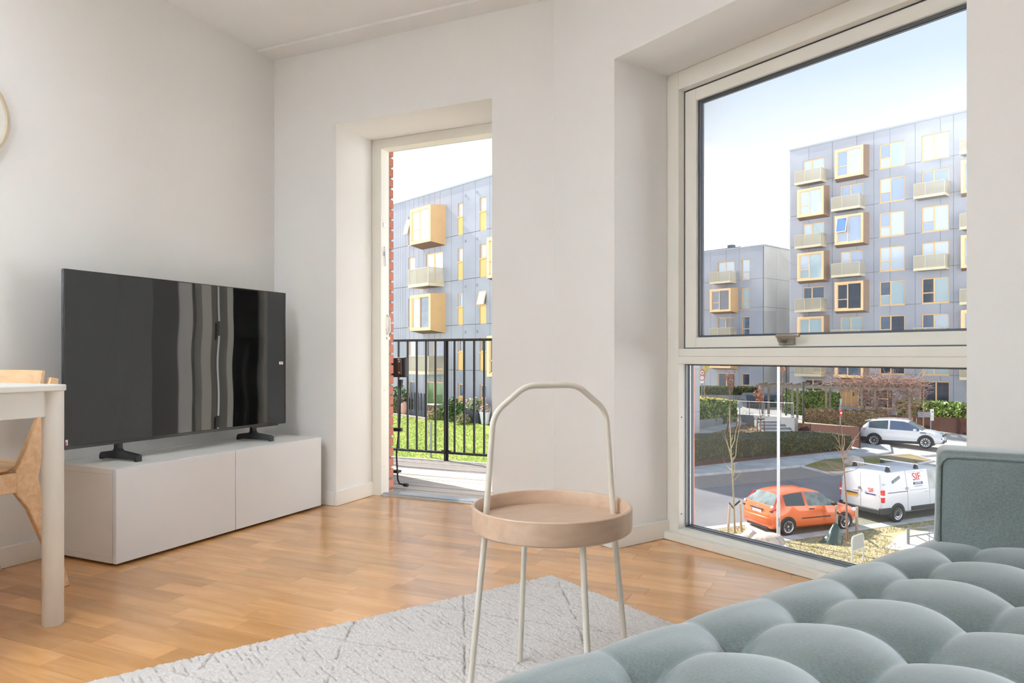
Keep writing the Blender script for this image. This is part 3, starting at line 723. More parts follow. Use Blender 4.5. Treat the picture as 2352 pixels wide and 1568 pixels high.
def make_seat():
    # profile across q as an arc length: flat top, rounded edge, short side
    R = .08; ztop = .436; zb = .26
    prof = []   # (q, z, nq, nz, s)
    for k in range(26): prof.append((SQ1, zb+(ztop-R-zb)*k/25, 1, 0))
    for k in range(1,25):
        a = math.pi/2*k/24; prof.append((SQ1-R+R*math.cos(a), ztop-R+R*math.sin(a), math.cos(a), math.sin(a)))
    nt_ = 170
    for k in range(1,nt_): prof.append((SQ1-R-(SQ1-SQ0-2*R)*k/nt_, ztop, 0, 1))
    for k in range(0,13):
        a = math.pi/2*(1-k/12); prof.append((SQ0+R-R*math.cos(a), ztop-R+R*math.sin(a), -math.cos(a), math.sin(a)))
    prof.append((SQ0, zb, -1, 0))
    P = np.array(prof); d = np.sqrt(np.diff(P[:,0])**2+np.diff(P[:,1])**2); s = np.concatenate([[0],np.cumsum(d)])
    k0 = np.argmin(np.abs(P[:,0]-.632) + (P[:,3] < .99)*9); s -= s[k0]        # first row of buttons
    pq, pn = .170, .179
    b = s/pq
    ns = np.linspace(SN0, SN1, 420); a = (ns-1.015)/pn
    Aa, Bb = np.meshgrid(a, b, indexing='ij')
    fa = np.abs(np.sin(math.pi*Aa)); fb = np.abs(np.sin(math.pi*Bb))
    da = (Aa-np.round(Aa))*pn; db = (Bb-np.round(Bb))*pq
    on_side = np.clip((P[:,1]-zb)/.05,0,1)[None,:]
    h = -.017*np.exp(-np.abs(da)/.020)*(.40+.60*(1-fb)) - .015*np.exp(-np.abs(db)/.020)*(.40+.60*(1-fa)) - .022*np.exp(-(np.sqrt(da**2+db**2)/.030)**1.3)
    # gather pleats running from button to button along the depth
    h += .009*(fa*fb)**.7
    h *= on_side
    h *= np.clip((.72-P[:,0])/.10,.30,1)[None,:]
    crease = np.exp(-(da/.0035)**2)*np.clip(1-fb*.75,0,1)
    h -= .003*crease*np.clip((.70-P[:,0])/.06,0,1)[None,:]
    q_ = P[None,:,0] + P[None,:,2]*h; z_ = P[None,:,1] + P[None,:,3]*h
    n_ = np.repeat(ns[:,None], len(P), 1)
    vs = np.stack([n_-cn, q_-cq, z_], -1).reshape(-1,3)
    nx, ny = len(ns), len(P)
    i = np.arange(nx-1)[:,None]; j = np.arange(ny-1)[None,:]; k = i*ny+j
    fs = np.stack([k, k+ny, k+ny+1, k+1], -1).reshape(-1,4)
    me = bpy.data.meshes.new('seat'); me.from_pydata(vs.tolist(), [], fs.tolist() + [tuple(range(ny)), tuple((nx-1)*ny+k for k in range(ny-1,-1,-1))])
    me.shade_smooth(); me.materials.append(M_sofa); return me
inst('seat_cushion', make_seat(), so)
MB().prism(rrect((SN1-SN0)/2-.01,(SQ1-SQ0)/2-.012,.03), .12, .262).build('seat_base', M_sofa, so, bevel=.012)
for sx in (-1,1):
    for sy in (-1,1):
        lx, ly = sx*((SN1-SN0)/2-.1), sy*((SQ1-SQ0)/2-.09)
        on_rug = True
        MB().tube([(lx,ly,.13),(lx+sx*.02,ly+sy*.02,.019 if sy > 0 and sx < 0 else .0)], [.02,.013], 14).build('leg', M_sofaleg, so, smooth=50)
# side back: upright upholstered block at the window end, turned a little towards the room
bk_a = math.atan2(-.4955,.8686)
M_bk = Matrix.Rotation(-NA,4,'Z') @ Matrix.Translation((-nq(cn,cq)[0],-nq(cn,cq)[1],0)) @ Matrix.Translation((.893,1.507,0)) @ Matrix.Rotation(bk_a,4,'Z')
def make_back():
    bm = bmesh.new()
    # leaning slightly back: bottom front edge a touch left of the top one
    x0_, x1_, y0_, y1_, z0_, z1_ = 0, .86, 0, .125, .27, .630
    vs = [bm.verts.new(p) for p in [(x0_-.006,y0_,z0_),(x1_,y0_,z0_),(x1_,y1_,z0_),(x0_-.006,y1_,z0_),(x0_+.004,y0_+.004,z1_),(x1_,y0_+.004,z1_),(x1_,y1_,z1_),(x0_+.004,y1_,z1_)]]
    for f in [(3,2,1,0),(4,5,6,7),(0,1,5,4),(1,2,6,5),(2,3,7,6),(3,0,4,7)]: bm.faces.new([vs[i] for i in f])
    up = [e for e in bm.edges if abs(e.verts[0].co.z-e.verts[1].co.z) > .1 or max(e.verts[0].co.z,e.verts[1].co.z) > .5]
    bmesh.ops.bevel(bm, geom=up, offset=.016, segments=5, profile=.5, affect='EDGES')
    me = bpy.data.meshes.new('side_back'); bm.to_mesh(me); bm.free(); me.transform(M_bk); me.shade_smooth(); me.set_sharp_from_angle(angle=math.radians(60)); me.materials.append(M_sofa); return me
inst('side_back', make_back(), so)
# piping along the front outline of the block
pp = [(.003,.001,.27),(.008,.003,.596),(.012,.004,.607),(.022,.004,.6155),(.04,.004,.617),(.84,.004,.617)]
MB().tube([M_bk @ Vector(p) for p in pp], .0032, 8).build('piping', M_sofa, so, smooth=60)
# ================================================================ OUTSIDE: ground
DIRD, DIRM = (.911,.413), (-.413,.911)      # along / across the street
def dm(d, m): return (DIRD[0]*d + DIRM[0]*m, DIRD[1]*d + DIRM[1]*m)
def m_of(x, y): return DIRM[0]*x + DIRM[1]*y
def G(x, y): return -5.47 + .063*min(max(m_of(x,y)-18.0, 0), 31.0)
def ray(px, py):
    """ground point seen at a pixel of the photograph"""
    lo, hi = 2., 300.; dx = (px-CX)/FPX; dz = -(py-HY)/FPX
    for _ in range(60):
        t = (lo+hi)/2
        if CAM_H + dz*t - G(dx*t, t) > 0: lo = t
        else: hi = t
    return (dx*t, t, G(dx*t, t))
def zrow(py, depth): return CAM_H - (py-HY)/FPX*depth
def half(poly, f):
    out = []
    for i in range(len(poly)):
        p, q_ = poly[i], poly[(i+1)%len(poly)]; a, b = f(p), f(q_)
        if a >= 0: out.append(p)
        if (a >= 0) != (b >= 0): t = a/(a-b); out.append((p[0]+(q_[0]-p[0])*t, p[1]+(q_[1]-p[1])*t))
    return out
def patch_mesh(poly, dz, th=.12):
    mb = MB()
    for lo, hi in ((-1e3,18.0),(18.0,49.0),(49.0,1e3)):
        p = half(half(poly, lambda q_: m_of(*q_)-lo), lambda q_: hi-m_of(*q_))
        if len(p) < 3: continue
        n = len(p); a = sum(p[i][0]*p[(i+1)%n][1]-p[(i+1)%n][0]*p[i][1] for i in range(n))
        if a < 0: p = p[::-1]
        vs = [(x,y,G(x,y)+dz-th) for x,y in p] + [(x,y,G(x,y)+dz) for x,y in p]
        mb.add(vs, [tuple(range(n-1,-1,-1)), tuple(range(n,2*n))] + [(i,(i+1)%n,(i+1)%n+n,i+n) for i in range(n)])
    return mb
def ground(name, label, cat, poly, m, dz, th=.12, kind='structure'):
    return tag(patch_mesh(poly, dz, th).build(name, m, fix=False), label, cat, kind=kind)
def rect_dm(d0, d1, m0, m1): return [dm(d0,m0), dm(d1,m0), dm(d1,m1), dm(d0,m1)]
M_pave = two_tone('pale_pavement', S(184,182,178), S(166,164,160), .8, .85, detail=8)
M_asph = two_tone('asphalt', S(132,132,134), S(118,118,121), .5, .85, detail=8, bump=.2, bscale=60)
M_kerb = two_tone('kerb_concrete', S(206,203,198), S(188,186,182), 2, .85)
M_flag = two_tone('flagstone', S(182,181,180), S(164,163,162), 1.2, .85, detail=6)
M_grassn = two_tone('dry_grass_soil', S(172,156,122), S(148,146,96), 2.2, .95, .35, .68, detail=9, c3=S(182,168,134), bump=.6, bscale=14)
M_dirt = two_tone('island_dirt', S(150,132,104), S(116,118,66), .7, .95, .4, .6, detail=7)
def paver_mat(name, c1, c2, cm, scale, rot):
    if name in MATS: return MATS[name]
    m = mat(name, c1, .85); t = m.node_tree; b = t.nodes['Principled BSDF']
    c = t.nodes.new('ShaderNodeTexCoord'); mp = t.nodes.new('ShaderNodeMapping'); mp.inputs['Rotation'].default_value = (0,0,-rot); mp.inputs['Scale'].default_value = (scale,scale,scale)
    br = t.nodes.new('ShaderNodeTexBrick'); br.inputs['Color1'].default_value = c1; br.inputs['Color2'].default_value = c2; br.inputs['Mortar'].default_value = cm
    br.inputs['Scale'].default_value = 1.0; br.inputs['Mortar Size'].default_value = .03
    t.links.new(c.outputs['Object'], mp.inputs[0]); t.links.new(mp.outputs[0], br.inputs['Vector']); t.links.new(br.outputs[0], b.inputs['Base Color'])
    return m
ST_ANG = math.atan2(DIRD[1], DIRD[0])
M_paver = paver_mat('street_pavers', S(160,150,142), S(146,138,131), S(110,104,98), 4.5, ST_ANG)
M_bay = paver_mat('grass_pavers', S(150,148,138), S(140,138,128), S(104,108,72), 3.2, ST_ANG)

ground('ground', 'pale paved ground around the houses and the street', 'ground', rect_dm(-70,150,4,140), M_pave, 0, .4)
ground('road', 'grey asphalt road between the parked cars and the hedge', 'road', rect_dm(-40,110,20.3,25.1), M_asph, .012)
ground('parking_lane', 'brown-grey paved parking lane along the far kerb', 'pavement', rect_dm(-40,28.5,25.1,27.05), M_paver, .014)
ground('parking_bay', 'parking bay of grass pavers under the orange car', 'pavement', [dm(18.5,20.3),dm(90,20.3),dm(90,18.5),dm(18.25,18.5)], M_bay, .014)
# kerbs are single stones
def kerb(name, label, d0, d1, m0, m1, h, step=1.0):
    r = thing(name, label, 'kerb', (*dm((d0+d1)/2,(m0+m1)/2), 0), 0, kind='structure')
    o = r.location; d = d0; n = 0
    while d < d1 and n < 300:
        p = rect_dm(d+.006, min(d+step,d1)-.006, m0, m1); mb = patch_mesh(p, h, h+.1); mb.v = [(x-o[0],y-o[1],z) for x,y,z in mb.v]
        mb.build('kerb_stone', M_kerb, r, fix=False); d += step; n += 1
    return r
kerb('kerb', 'pale kerb stones along the far side of the street', 8, 60, 27.05, 27.21, .10)
kerb('kerb', 'pale kerb stones beside the wheels of the parked orange car', 18.3, 50, 18.1, 18.5, .05)
kerb('kerb', 'pale kerb stones beside the staked sapling and the asphalt', -10, 18.4, 19.98, 20.3, .05)
p_ = [dm(18.35,20.3), dm(18.75,20.3), dm(18.6,18.5), dm(17.9,17.7), dm(17.6,17.9)]
ground('kerb_corner', 'slanting pale concrete strip at the head of the parking bay', 'kerb', p_, M_kerb, .048)
ground('pavement', 'narrow grey flagged pavement in front of the long hedge', 'pavement', [dm(-20,27.21),dm(28.4,27.21),dm(36.8,28.4),dm(39.5,30.6),dm(35.4,29.6),dm(22.9,28.66),dm(6,27.9),dm(-20,27.8)], M_flag, .10)
# grass strip below the window
ground('grass_strip', 'dry yellowish grass strip with stones below the window', 'grass', [dm(-20,5),dm(70,5),dm(70,18.08),dm(18.0,18.08),dm(17.5,17.9),dm(18.2,19.97),dm(-20,19.97)], M_grassn, .04)
ground('rack_paving', 'pale slabs under the bicycle stand', 'pavement', [dm(20.4,16.0),dm(21.4,15.1),dm(44,15.1),dm(44,17.2),dm(22.5,17.1)], M_pave, .055, .1)
# traffic island
isl = [dm(28.6,27.0), dm(28.6,25.65), dm(31.6,25.15), dm(36.8,26.0), dm(37.2,27.5), dm(31.0,27.9)]
ground('traffic_island', 'low grass and gravel island with a boulder beside the van', 'island', isl, M_dirt, .11)
c_ = np.mean(np.array(isl),axis=0); big = [tuple(c_+(np.array(p)-c_)*1.06) for p in isl]
ground('island_kerb', 'pale kerb ring around the gravel island', 'kerb', big, M_kerb, .085)

def blades(name, label, poly, n, hmin, hmax, wd, m, dz=.04, parent=None, seed=3, lean=.6, gfun=None, avoid=None):
    r = np.random.default_rng(seed); P = np.array(poly); lo = P.min(0); hi = P.max(0); vs = []; fs = []; c = 0
    def inside(x, y):
        s = False
        for i in range(len(poly)):
            (x1,y1),(x2,y2) = poly[i], poly[i-1]
            if (y1 > y) != (y2 > y) and x < (x2-x1)*(y-y1)/(y2-y1)+x1: s = not s
        return s
    while c < n:
        x, y = r.uniform(lo, hi)
        if not inside(x,y) or (avoid and avoid(x,y)): continue
        z = (gfun or G)(x,y)+dz; a = r.uniform(0,6.28); h = r.uniform(hmin,hmax); w = wd*r.uniform(.6,1.3); lx, ly = r.uniform(-lean,lean,2)*h
        k = len(vs); vs += [(x-w*math.cos(a),y-w*math.sin(a),z),(x+w*math.cos(a),y+w*math.sin(a),z),(x+lx,y+ly,z+h)]; fs.append((k,k+1,k+2)); c += 1
    mb = MB(); mb.v = vs; mb.f = fs
    return tag(mb.build(name, m, parent, fix=False), label, 'grass' if label else None, kind='stuff')
M_blade = mat('straw_grass_blades', S(176,162,124), .9, var=.2, scale=1.5, island=.35)
M_bladeg = mat('green_grass_blades', S(126,136,76), .9, var=.25, scale=1.5, island=.3)
near_poly = [dm(15.2,9.5),dm(27,9.5),dm(27,18.0),dm(18.0,18.0),dm(17.5,17.8),dm(18.1,19.9),dm(12.5,19.9)]
def on_paving(x, y): d_ = DIRD[0]*x+DIRD[1]*y; m_ = m_of(x,y); return d_ > 20.2 and 14.9 < m_ < 17.4 and d_ > 22.6-(m_-15.0)*-.6-2.0
blades('grass_blades', 'tufts of straw coloured grass blades below the window', near_poly, 20000, .03, .09, .012, M_blade, lean=1.3, avoid=on_paving)
blades('grass_blades', 'tufts of fresh green grass blades below the window', near_poly, 6000, .03, .08, .012, M_bladeg, seed=9, lean=1.0, avoid=on_paving)

# ================================================================ OUTSIDE: houses
FA = math.radians(-48.77)                         # facade direction
FX, FY = (math.cos(FA), math.sin(FA)), (-math.sin(FA), math.cos(FA))     # along / inwards
M_conc = two_tone('pale_concrete_panel', S(166,170,180), S(150,154,165), .35, .8, .3, .7, detail=7)
M_conc2 = two_tone('grey_concrete_gable', S(190,191,191), S(170,171,171), .3, .8, .3, .7, detail=7)
M_core = mat('building_core', S(96,98,104), .9)
M_wood = mat('window_timber', S(228,192,142), .55, var=.06, scale=3)
M_brass = mat('brass_cladding', S(200,164,118), .45, .1, var=.05, scale=2)
M_bronze = mat('bronze_cladding', S(158,132,112), .5, .3, var=.08, scale=4)
M_bayfront = mat('bay_front_timber', S(236,198,150), .5, var=.04, scale=3)
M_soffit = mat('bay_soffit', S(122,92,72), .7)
M_yellow = mat('yellow_infill_panel', S(228,186,112), .5, var=.04, scale=2)
M_rail = mat('balcony_champagne_metal', S(204,194,168), .5, .1)
M_mesh = mat('balcony_perforated_sheet', S(190,183,162), .5, .0, trans=.55)
M_slab = mat('balcony_soffit', S(132,122,110), .7)
M_flash = mat('roof_flashing', S(150,158,164), .5, .4)
PANES = [mat('pane_sky_blue', S(148,168,198), .06, spec=.8), mat('pane_curtain', S(186,200,214), .12, spec=.8, var=.12, scale=9, stretch=(9,9,.4)),  # sky and greenery reflections are painted into some pane colours
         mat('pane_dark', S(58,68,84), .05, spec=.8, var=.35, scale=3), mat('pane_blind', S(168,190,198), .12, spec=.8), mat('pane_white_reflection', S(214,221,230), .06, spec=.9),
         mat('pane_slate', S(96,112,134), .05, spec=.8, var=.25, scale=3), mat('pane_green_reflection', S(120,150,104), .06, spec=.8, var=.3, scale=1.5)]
MESH = {}
class House:
    def __init__(s, name, label, O, ang=FA):
        s.O = O; s.ang = ang; s.ax = (math.cos(ang), math.sin(ang)); s.iy = (-math.sin(ang), math.cos(ang))
        s.root = thing(name, label, 'building', (O[0],O[1],0), ang); s.open = []; s.rr = random.Random(hash(name) % 1000 if False else len(label))
    def s_at(s, px, d=0.0):
        r = (px-CX)/FPX; ox, oy = s.O[0]-s.iy[0]*d, s.O[1]-s.iy[1]*d
        return (r*oy-ox)/(s.ax[0]-r*s.ax[1])
    def cached(s, key, fn):
        if key not in MESH: MESH[key] = fn()
        return MESH[key]
    def window(s, s0, s1, z0, z1, panes=(0,0,0), split=.42, low=.42, wood=None):
        """timber frame; mullion at split of the width, left light divided at low of the height"""
        s.open.append((s0,s1,z0,z1)); w, h = round(s1-s0,2), round(z1-z0,2); f = .075; y = .07
        def fr():
            m = MB(); m.box(0,w,y,y+.1,0,f*1.1); m.box(0,w,y,y+.1,h-f,h); m.box(0,f,y,y+.1,f,h-f); m.box(w-f,w,y,y+.1,f,h-f); m.box(-.02,w+.02,-.03,y,-.05,.0)
            if split: m.box(w*split-f*.6,w*split+f*.6,y-.01,y+.1,f,h-f)
            if low: m.box(f,(w*split if split else w-f),y-.005,y+.1,h*low-f*.5,h*low+f*.5)
            return m.mesh('window', wood or M_wood, fix=False)
        o = inst('window', s.cached(('w',w,h,split,low,(wood or M_wood).name), fr), s.root, (s0,0,z0))
        lights = []
        x1 = w*split if split else w-f
        if low: lights += [(f,x1,f,h*low),(f,x1,h*low,h-f)]
        else: lights += [(f,x1,f,h-f)]
        if split: lights.append((x1,w-f,f,h-f))
        for k, (a,b,c,d) in enumerate(lights):
            pm = PANES[panes[k % len(panes)]]
            me = s.cached(('p',round(b-a,3),round(d-c,3),pm.name), lambda: MB().box(0,b-a,0,.03,0,d-c).mesh('pane', pm, fix=False))
            inst('pane', me, o, (a,y+.045,c))
        return o
    def bay(s, s0, s1, z0, z1, d, side, panes=(0,0,0), fl=.16, open_sash=False):
        """projecting oriel: narrower front, wider at the wall"""
        w, h = round(s1-s0,2), round(z1-z0,2); fb = .2
        def sh():
            m = MB(); b = [(-fl,0,-fl),(w+fl,0,-fl),(w+fl,0,h+fl*.6),(-fl,0,h+fl*.6)]; f = [(0,-d,0),(w,-d,0),(w,-d,h),(0,-d,h)]
            m.add(b+f, [(1,2,6,5),(2,3,7,6),(3,0,4,7)]); return m.mesh('bay_window', side, fix=False)
        o = inst('bay_window', s.cached(('b',w,h,d,side.name), sh), s.root, (s0,0,z0))
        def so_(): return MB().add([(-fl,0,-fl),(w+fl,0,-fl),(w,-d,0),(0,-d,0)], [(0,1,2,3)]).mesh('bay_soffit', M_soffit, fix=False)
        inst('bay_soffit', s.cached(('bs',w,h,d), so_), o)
        def ff():
            m = MB(); y0, y1 = -d-.02, -d+.12
            m.box(0,fb,y0,y1,0,h); m.box(w-fb,w,y0,y1,0,h); m.box(fb,w-fb,y0,y1,0,fb); m.box(fb,w-fb,y0,y1,h-fb,h)
            y0 = -d+.03; g = .06; iw = w-2*fb
            m.box(fb+iw*.44-g*.6,fb+iw*.44+g*.6,y0,y1,fb,h-fb); m.box(fb,fb+iw*.44,y0,y1,h*.40-g*.5,h*.40+g*.5)
            m.box(fb,fb+g,y0,y1,fb,h-fb); m.box(fb,fb+iw*.44,y0,y1,h-fb-g,h-fb); m.box(fb,fb+iw*.44,y0,y1,fb,fb+g)
            return m.mesh('bay_frame', M_bayfront, fix=False)
        inst('bay_frame', s.cached(('bf',w,h,d), ff), o)
        iw = w-2*fb; L = [(fb,fb+iw*.44,fb,h*.40),(fb,fb+iw*.44,h*.40,h-fb),(fb+iw*.44,w-fb,fb,h-fb)]
        for k, (a,b,c,e_) in enumerate(L):
            pm = PANES[panes[k % len(panes)]]
            me = s.cached(('p2',round(b-a,3),round(e_-c,3),pm.name), lambda: MB().box(0,b-a,0,.03,0,e_-c).mesh('pane', pm, fix=False))
            inst('pane', me, o, (a,-d+.09,c))
        MB_ = MB().box(fb*.2,w-fb*.2,-d+.125,.0,fb*.3,h-fb*.3) # closed box behind the panes
        inst('bay_room', MB_.mesh('bay_room', M_core, fix=False), o)
        if open_sash:
            a, b, c, e_ = L[1]; m = MB(); g = .05; W2 = b-a; H2 = e_-c
            m.box(0,g,0,.05,-H2,0); m.box(W2-g,W2,0,.05,-H2,0); m.box(g,W2-g,0,.05,-H2,-H2+g); m.box(g,W2-g,0,.05,-g,0)
            q_ = m.build('open_sash', mat('pale_sash', S(232,214,188), .5), o, loc=(a,-d-.02,e_)); q_.rotation_euler = (math.radians(-14),0,0)
            q2 = MB().box(g,W2-g,.015,.035,-H2+g,-g).build('pane', mat('pane_deep_blue', S(96,132,206), .05, spec=.8), o, loc=(a,-d-.02,e_)); q2.rotation_euler = (math.radians(-14),0,0)
        return o
    def balcony(s, s0, s1, zf, d, htop=.88):
        """slab with perforated sheet railing; zf = opening sill"""
        w = round(s1-s0,2); zb, zt = -.28, htop
        def fl_():
            m = MB().box(0,w,-d,0,zb,zb+.16); return m.mesh('balcony', M_slab, fix=False)
        o = inst('balcony', s.cached(('bal',w,d), fl_), s.root, (s0,0,zf))
        def rl():
            m = MB(); t = .03
            for (x,y) in ((0,-d),(w*.38,-d),(w-t,-d),(0,-t),(w-t,-t)): m.box(x,x+t,y,y+t,zb,zt)
            m.box(0,w,-d-.005,-d+.035,zt-.035,zt); m.box(0,.04,-d,0,zt-.035,zt); m.box(w-.04,w,-d,0,zt-.035,zt); m.box(-.01,w+.01,-d-.015,-d+.02,zb-.02,zb+.18)
            m.box(-.012,.02,-d,0,zb-.02,zb+.18); m.box(w-.02,w+.012,-d,0,zb-.02,zb+.18)
            return m.mesh('railing_frame', M_rail, fix=False)
        inst('railing_frame', s.cached(('rf',w,d,htop), rl), o)
        for key, args in (('f1',(.03,w*.38,-d+.004,-d+.016)),('f2',(w*.38+.03,w-.03,-d+.004,-d+.016)),('s',(.004,.016,-d+.03,-.03)),('s2',(w-.016,w-.004,-d+.03,-.03))):
            me = s.cached(('rp',w,d,key,htop), lambda: MB().box(*args,zb+.18,zt-.035).mesh('railing_panel', M_mesh, fix=False))
            inst('railing_panel', me, o)
        return o
    def panels(s, edges, joints, m, th=.14, gap=.012):
        for i in range(len(edges)-1):
            for j in range(len(joints)-1):
                x0, x1, z1, z0 = edges[i]+gap, edges[i+1]-gap, joints[j]-gap, joints[j+1]+gap
                ops = [(max(a,x0),min(b,x1),max(c,z0),min(e_,z1)) for a,b,c,e_ in s.open if a < x1 and b > x0 and c < z1 and e_ > z0]
                xs = sorted({x0,x1,*[o[0] for o in ops],*[o[1] for o in ops]}); zs = sorted({z0,z1,*[o[2] for o in ops],*[o[3] for o in ops]})
                mb = MB()
                for a in range(len(xs)-1):
                    run = None
                    for b in range(len(zs)-1):
                        cx_, cz_ = (xs[a]+xs[a+1])/2, (zs[b]+zs[b+1])/2
                        if any(o[0] < cx_ < o[1] and o[2] < cz_ < o[3] for o in ops):
                            if run: mb.box(xs[a],xs[a+1],0,th,run[0],run[1]); run = None
                        else: run = (run[0],zs[b+1]) if run else (zs[b],zs[b+1])
                    if run: mb.box(xs[a],xs[a+1],0,th,run[0],run[1])
                if mb.v: mb.build('concrete_panel', m, s.root, fix=False)

# ---- tall house behind the white car
HA = House('apartment_house', 'tall pale concrete apartment house on the right with golden oriel windows', (24.91,64.0))
ZA = [15.96-2.78*k for k in range(8)]
wA = lambda a, b, d=0.0: (HA.s_at(a,d), HA.s_at(b,d))
rA = random.Random(5); H_ = 1.95
for k in range(8):
    z = ZA[k]
    # column 1 and 2: balcony and oriel alternate
    s0, s1 = wA(1844,1893)
    if k == 7: pass
    elif k % 2 == 0:
        HA.window(s0,s1,z,z+H_,[(1,1,1),0,(1,3,3),0,(5,5,6),0,(3,5,3)][k] or (0,0,0), .42, 0)
        b0, b1 = wA(1825,1885,1.05); HA.balcony(b0,b1,z,1.05)
    else:
        b0, b1 = wA(1831,1892,.75); HA.bay(b0,b1,z-.34,z+2.1,.75,M_bronze,[0,(1,1,1),0,(3,1,3),0,(3,3,3)][k] or (0,0,0))
    if k == 7: pass
    elif k % 2 == 1:
        s0, s1 = wA(1930,1983); HA.window(s0,s1,z,z+H_,[0,(0,0,0),0,(1,0,0),0,(3,3,3)][k] or (0,0,0), .45, 0)
        b0, b1 = wA(1909,1974,1.05); HA.balcony(b0,b1,z,1.05)
    else:
        b0, b1 = wA(1917,1983,.75); HA.bay(b0,b1,z-.34,z+2.1,.75,M_bronze,[(0,0,1),0,(0,0,0),0,(2,2,2),0,(5,5,5)][k] or (0,0,0), open_sash=(k==2))
    if k < 7:
        s0, s1 = wA(2020,2078); HA.window(s0,s1,z,z+H_,[(1,0,3),(0,1,0),(1,0,1),(1,1,1),(3,5,3),(5,5,2),(2,5,2)][k], .44, .42)
        s0, s1 = wA(2117,2180); HA.window(s0,s1,z,z+H_,[(1,1,1),(0,0,0),(0,1,1),(1,1,1),(2,2,3),(5,1,2),(3,3,3)][k], .45, .42 if k % 2 == 0 else 0)
        if k % 2 == 1: b0, b1 = wA(2098,2170,1.05); HA.balcony(b0,b1,z,1.05)
        # column 5, just at the window edge
        if k % 2 == 0: b0, b1 = wA(2204,2275,1.05); HA.balcony(b0,b1,z,1.05); s0, s1 = wA(2235,2290); HA.window(s0,s1,z,z+H_,(0,0,0),.45,0)
        else: b0, b1 = wA(2207,2275,.75); HA.bay(b0,b1,z-.34,z+2.1,.75,M_bronze,(0,0,0))
# ground floor
z = ZA[7]
s0, s1 = wA(1848,1890); HA.window(s0,s1,z+.1,z+2.2,(2,2,2),.45,0)
s0, s1 = wA(1970,2003); HA.window(s0,s1,z,z+2.2,(2,5,2),.3,.35)
s0, s1 = wA(2010,2050); HA.window(s0,s1,z,z+2.2,(2,2,2),.7,.35)
s0, s1 = wA(2112,2181); HA.window(s0,s1,z+.4,z+2.3,(2,2,2),.55,0)
s0, s1 = wA(1930,1968); HA.open.append((s0,s1,z,z+2.3))
dA = MB().box(s0,s1,.05,.12,z,z+2.3).build('entrance_door', mat('entrance_oak', S(190,150,104), .6, var=.1, scale=3, stretch=(6,6,.5)), HA.root)
for f in (.33,.66): MB().box(s0+(s1-s0)*f-.02,s0+(s1-s0)*f+.02,.03,.05,z,z+2.3).build('door_batten', M_wood, dA)
MB().box(s1-.32,s1-.25,.0,.05,z+.9,z+1.2).build('door_handle', M_gasket, dA)
b0, b1 = wA(1922,1986); MB().box(b0,b1,-.7,0,z+2.55,z+2.66).build('entrance_canopy', M_yellow, HA.root)
edges = [HA.s_at(p) for p in (1815,1858,1911.6,1968,2007,2044,2102,2160,2190,2235,2290,2350)]
HA.panels(edges, [19.1]+ZA+[-4.4], M_conc)
MB().box(-.02,edges[-1],.14,13,-4.6,19.05).build('building_core', M_core, HA.root)
MB().box(-.06,edges[-1],-.06,13.1,19.05,19.2).build('roof_edge', M_flash, HA.root)
mb = MB(); zz = [19.05]+ZA+[-4.6]
for j in range(8):
    for y0 in np.arange(.15,12.9,3.2): mb = MB().box(-.14,-.02,y0+.01,min(y0+3.19,13),zz[j+1]+.012,zz[j]-.012); mb.build('gable_panel', M_conc2, HA.root, fix=False)
MB().tube([(3.2,2.5,19.2),(3.2,2.5,20.3)], .02, 6).build('roof_aerial', M_flash, HA.root)

# ---- lower house seen at the left of the window
LB = 16.0
HB = House('apartment_house', 'low concrete apartment house with pale gable left of the tall house', (24.07-.659*LB, 68.25+.752*LB))
ZB = [8.2,5.42,2.64,-.14,-2.92]
wB = lambda a, b, d=0.0: (HB.s_at(a,d), HB.s_at(b,d))
for k in range(5):
    z = ZB[k]; s0, s1 = wB(1704,1722)
    HB.window(s0,s1,z+(.0 if k < 4 else .1),z+1.95,[(1,),(3,),(5,),(2,),(2,)][k]*2,0,.38)
    s0, s1 = wB(1649,1687)
    if k in (0,2): HB.window(s0,s1,z,z+1.95,[(1,1),0,(5,2)][k],.46,0); b0, b1 = wB(1630,1677,1.1); HB.balcony(b0,b1,z,1.1)
    elif k in (1,3): b0, b1 = wB(1630.5,1678,1.1); HB.bay(b0,b1,z-.32,z+1.95,1.1,M_brass,(5,5,2))
    else: HB.window(s0,s1,z+.1,z+1.95,(2,2),.5,0)
    # one more bay of the facade to the left (hidden by the frame, seen from a step aside)
    s0, s1 = wB(1590,1608); HB.window(s0,s1,z+.1,z+1.95,(0,0),0,.38)
HB.panels([0,4,7.5]+[HB.s_at(p) for p in (1632,1668,1698)]+[LB], [11.35]+ZB+[-4.4], M_conc)
MB().box(0,LB-.16,.14,11.5,-4.6,11.3).build('building_core', M_core, HB.root)
MB().box(-.05,LB+.05,-.05,11.6,11.3,11.42).build('roof_edge', M_flash, HB.root)
zz = [11.3]+ZB+[-4.6]
for j in range(6):
    for y0 in (.15,2.3,6.4): MB().box(LB-.14,LB,y0 if y0 > 1 else 0,{.15:2.28,2.3:6.38,6.4:11.5}[y0],zz[j+1]+.012,zz[j]-.012).build('gable_panel', M_conc2, HB.root, fix=False)
x_ = HB.s_at(1622); MB().box(x_-3,x_+2.0,3,5,11.4,12.0).build('roof_plant_box', mat('roof_plant_dark', S(62,72,90), .6), HB.root); MB().box(x_+.2,x_+.8,3.6,4.2,12.0,12.4).build('roof_vent', MATS['roof_plant_dark'], HB.root)

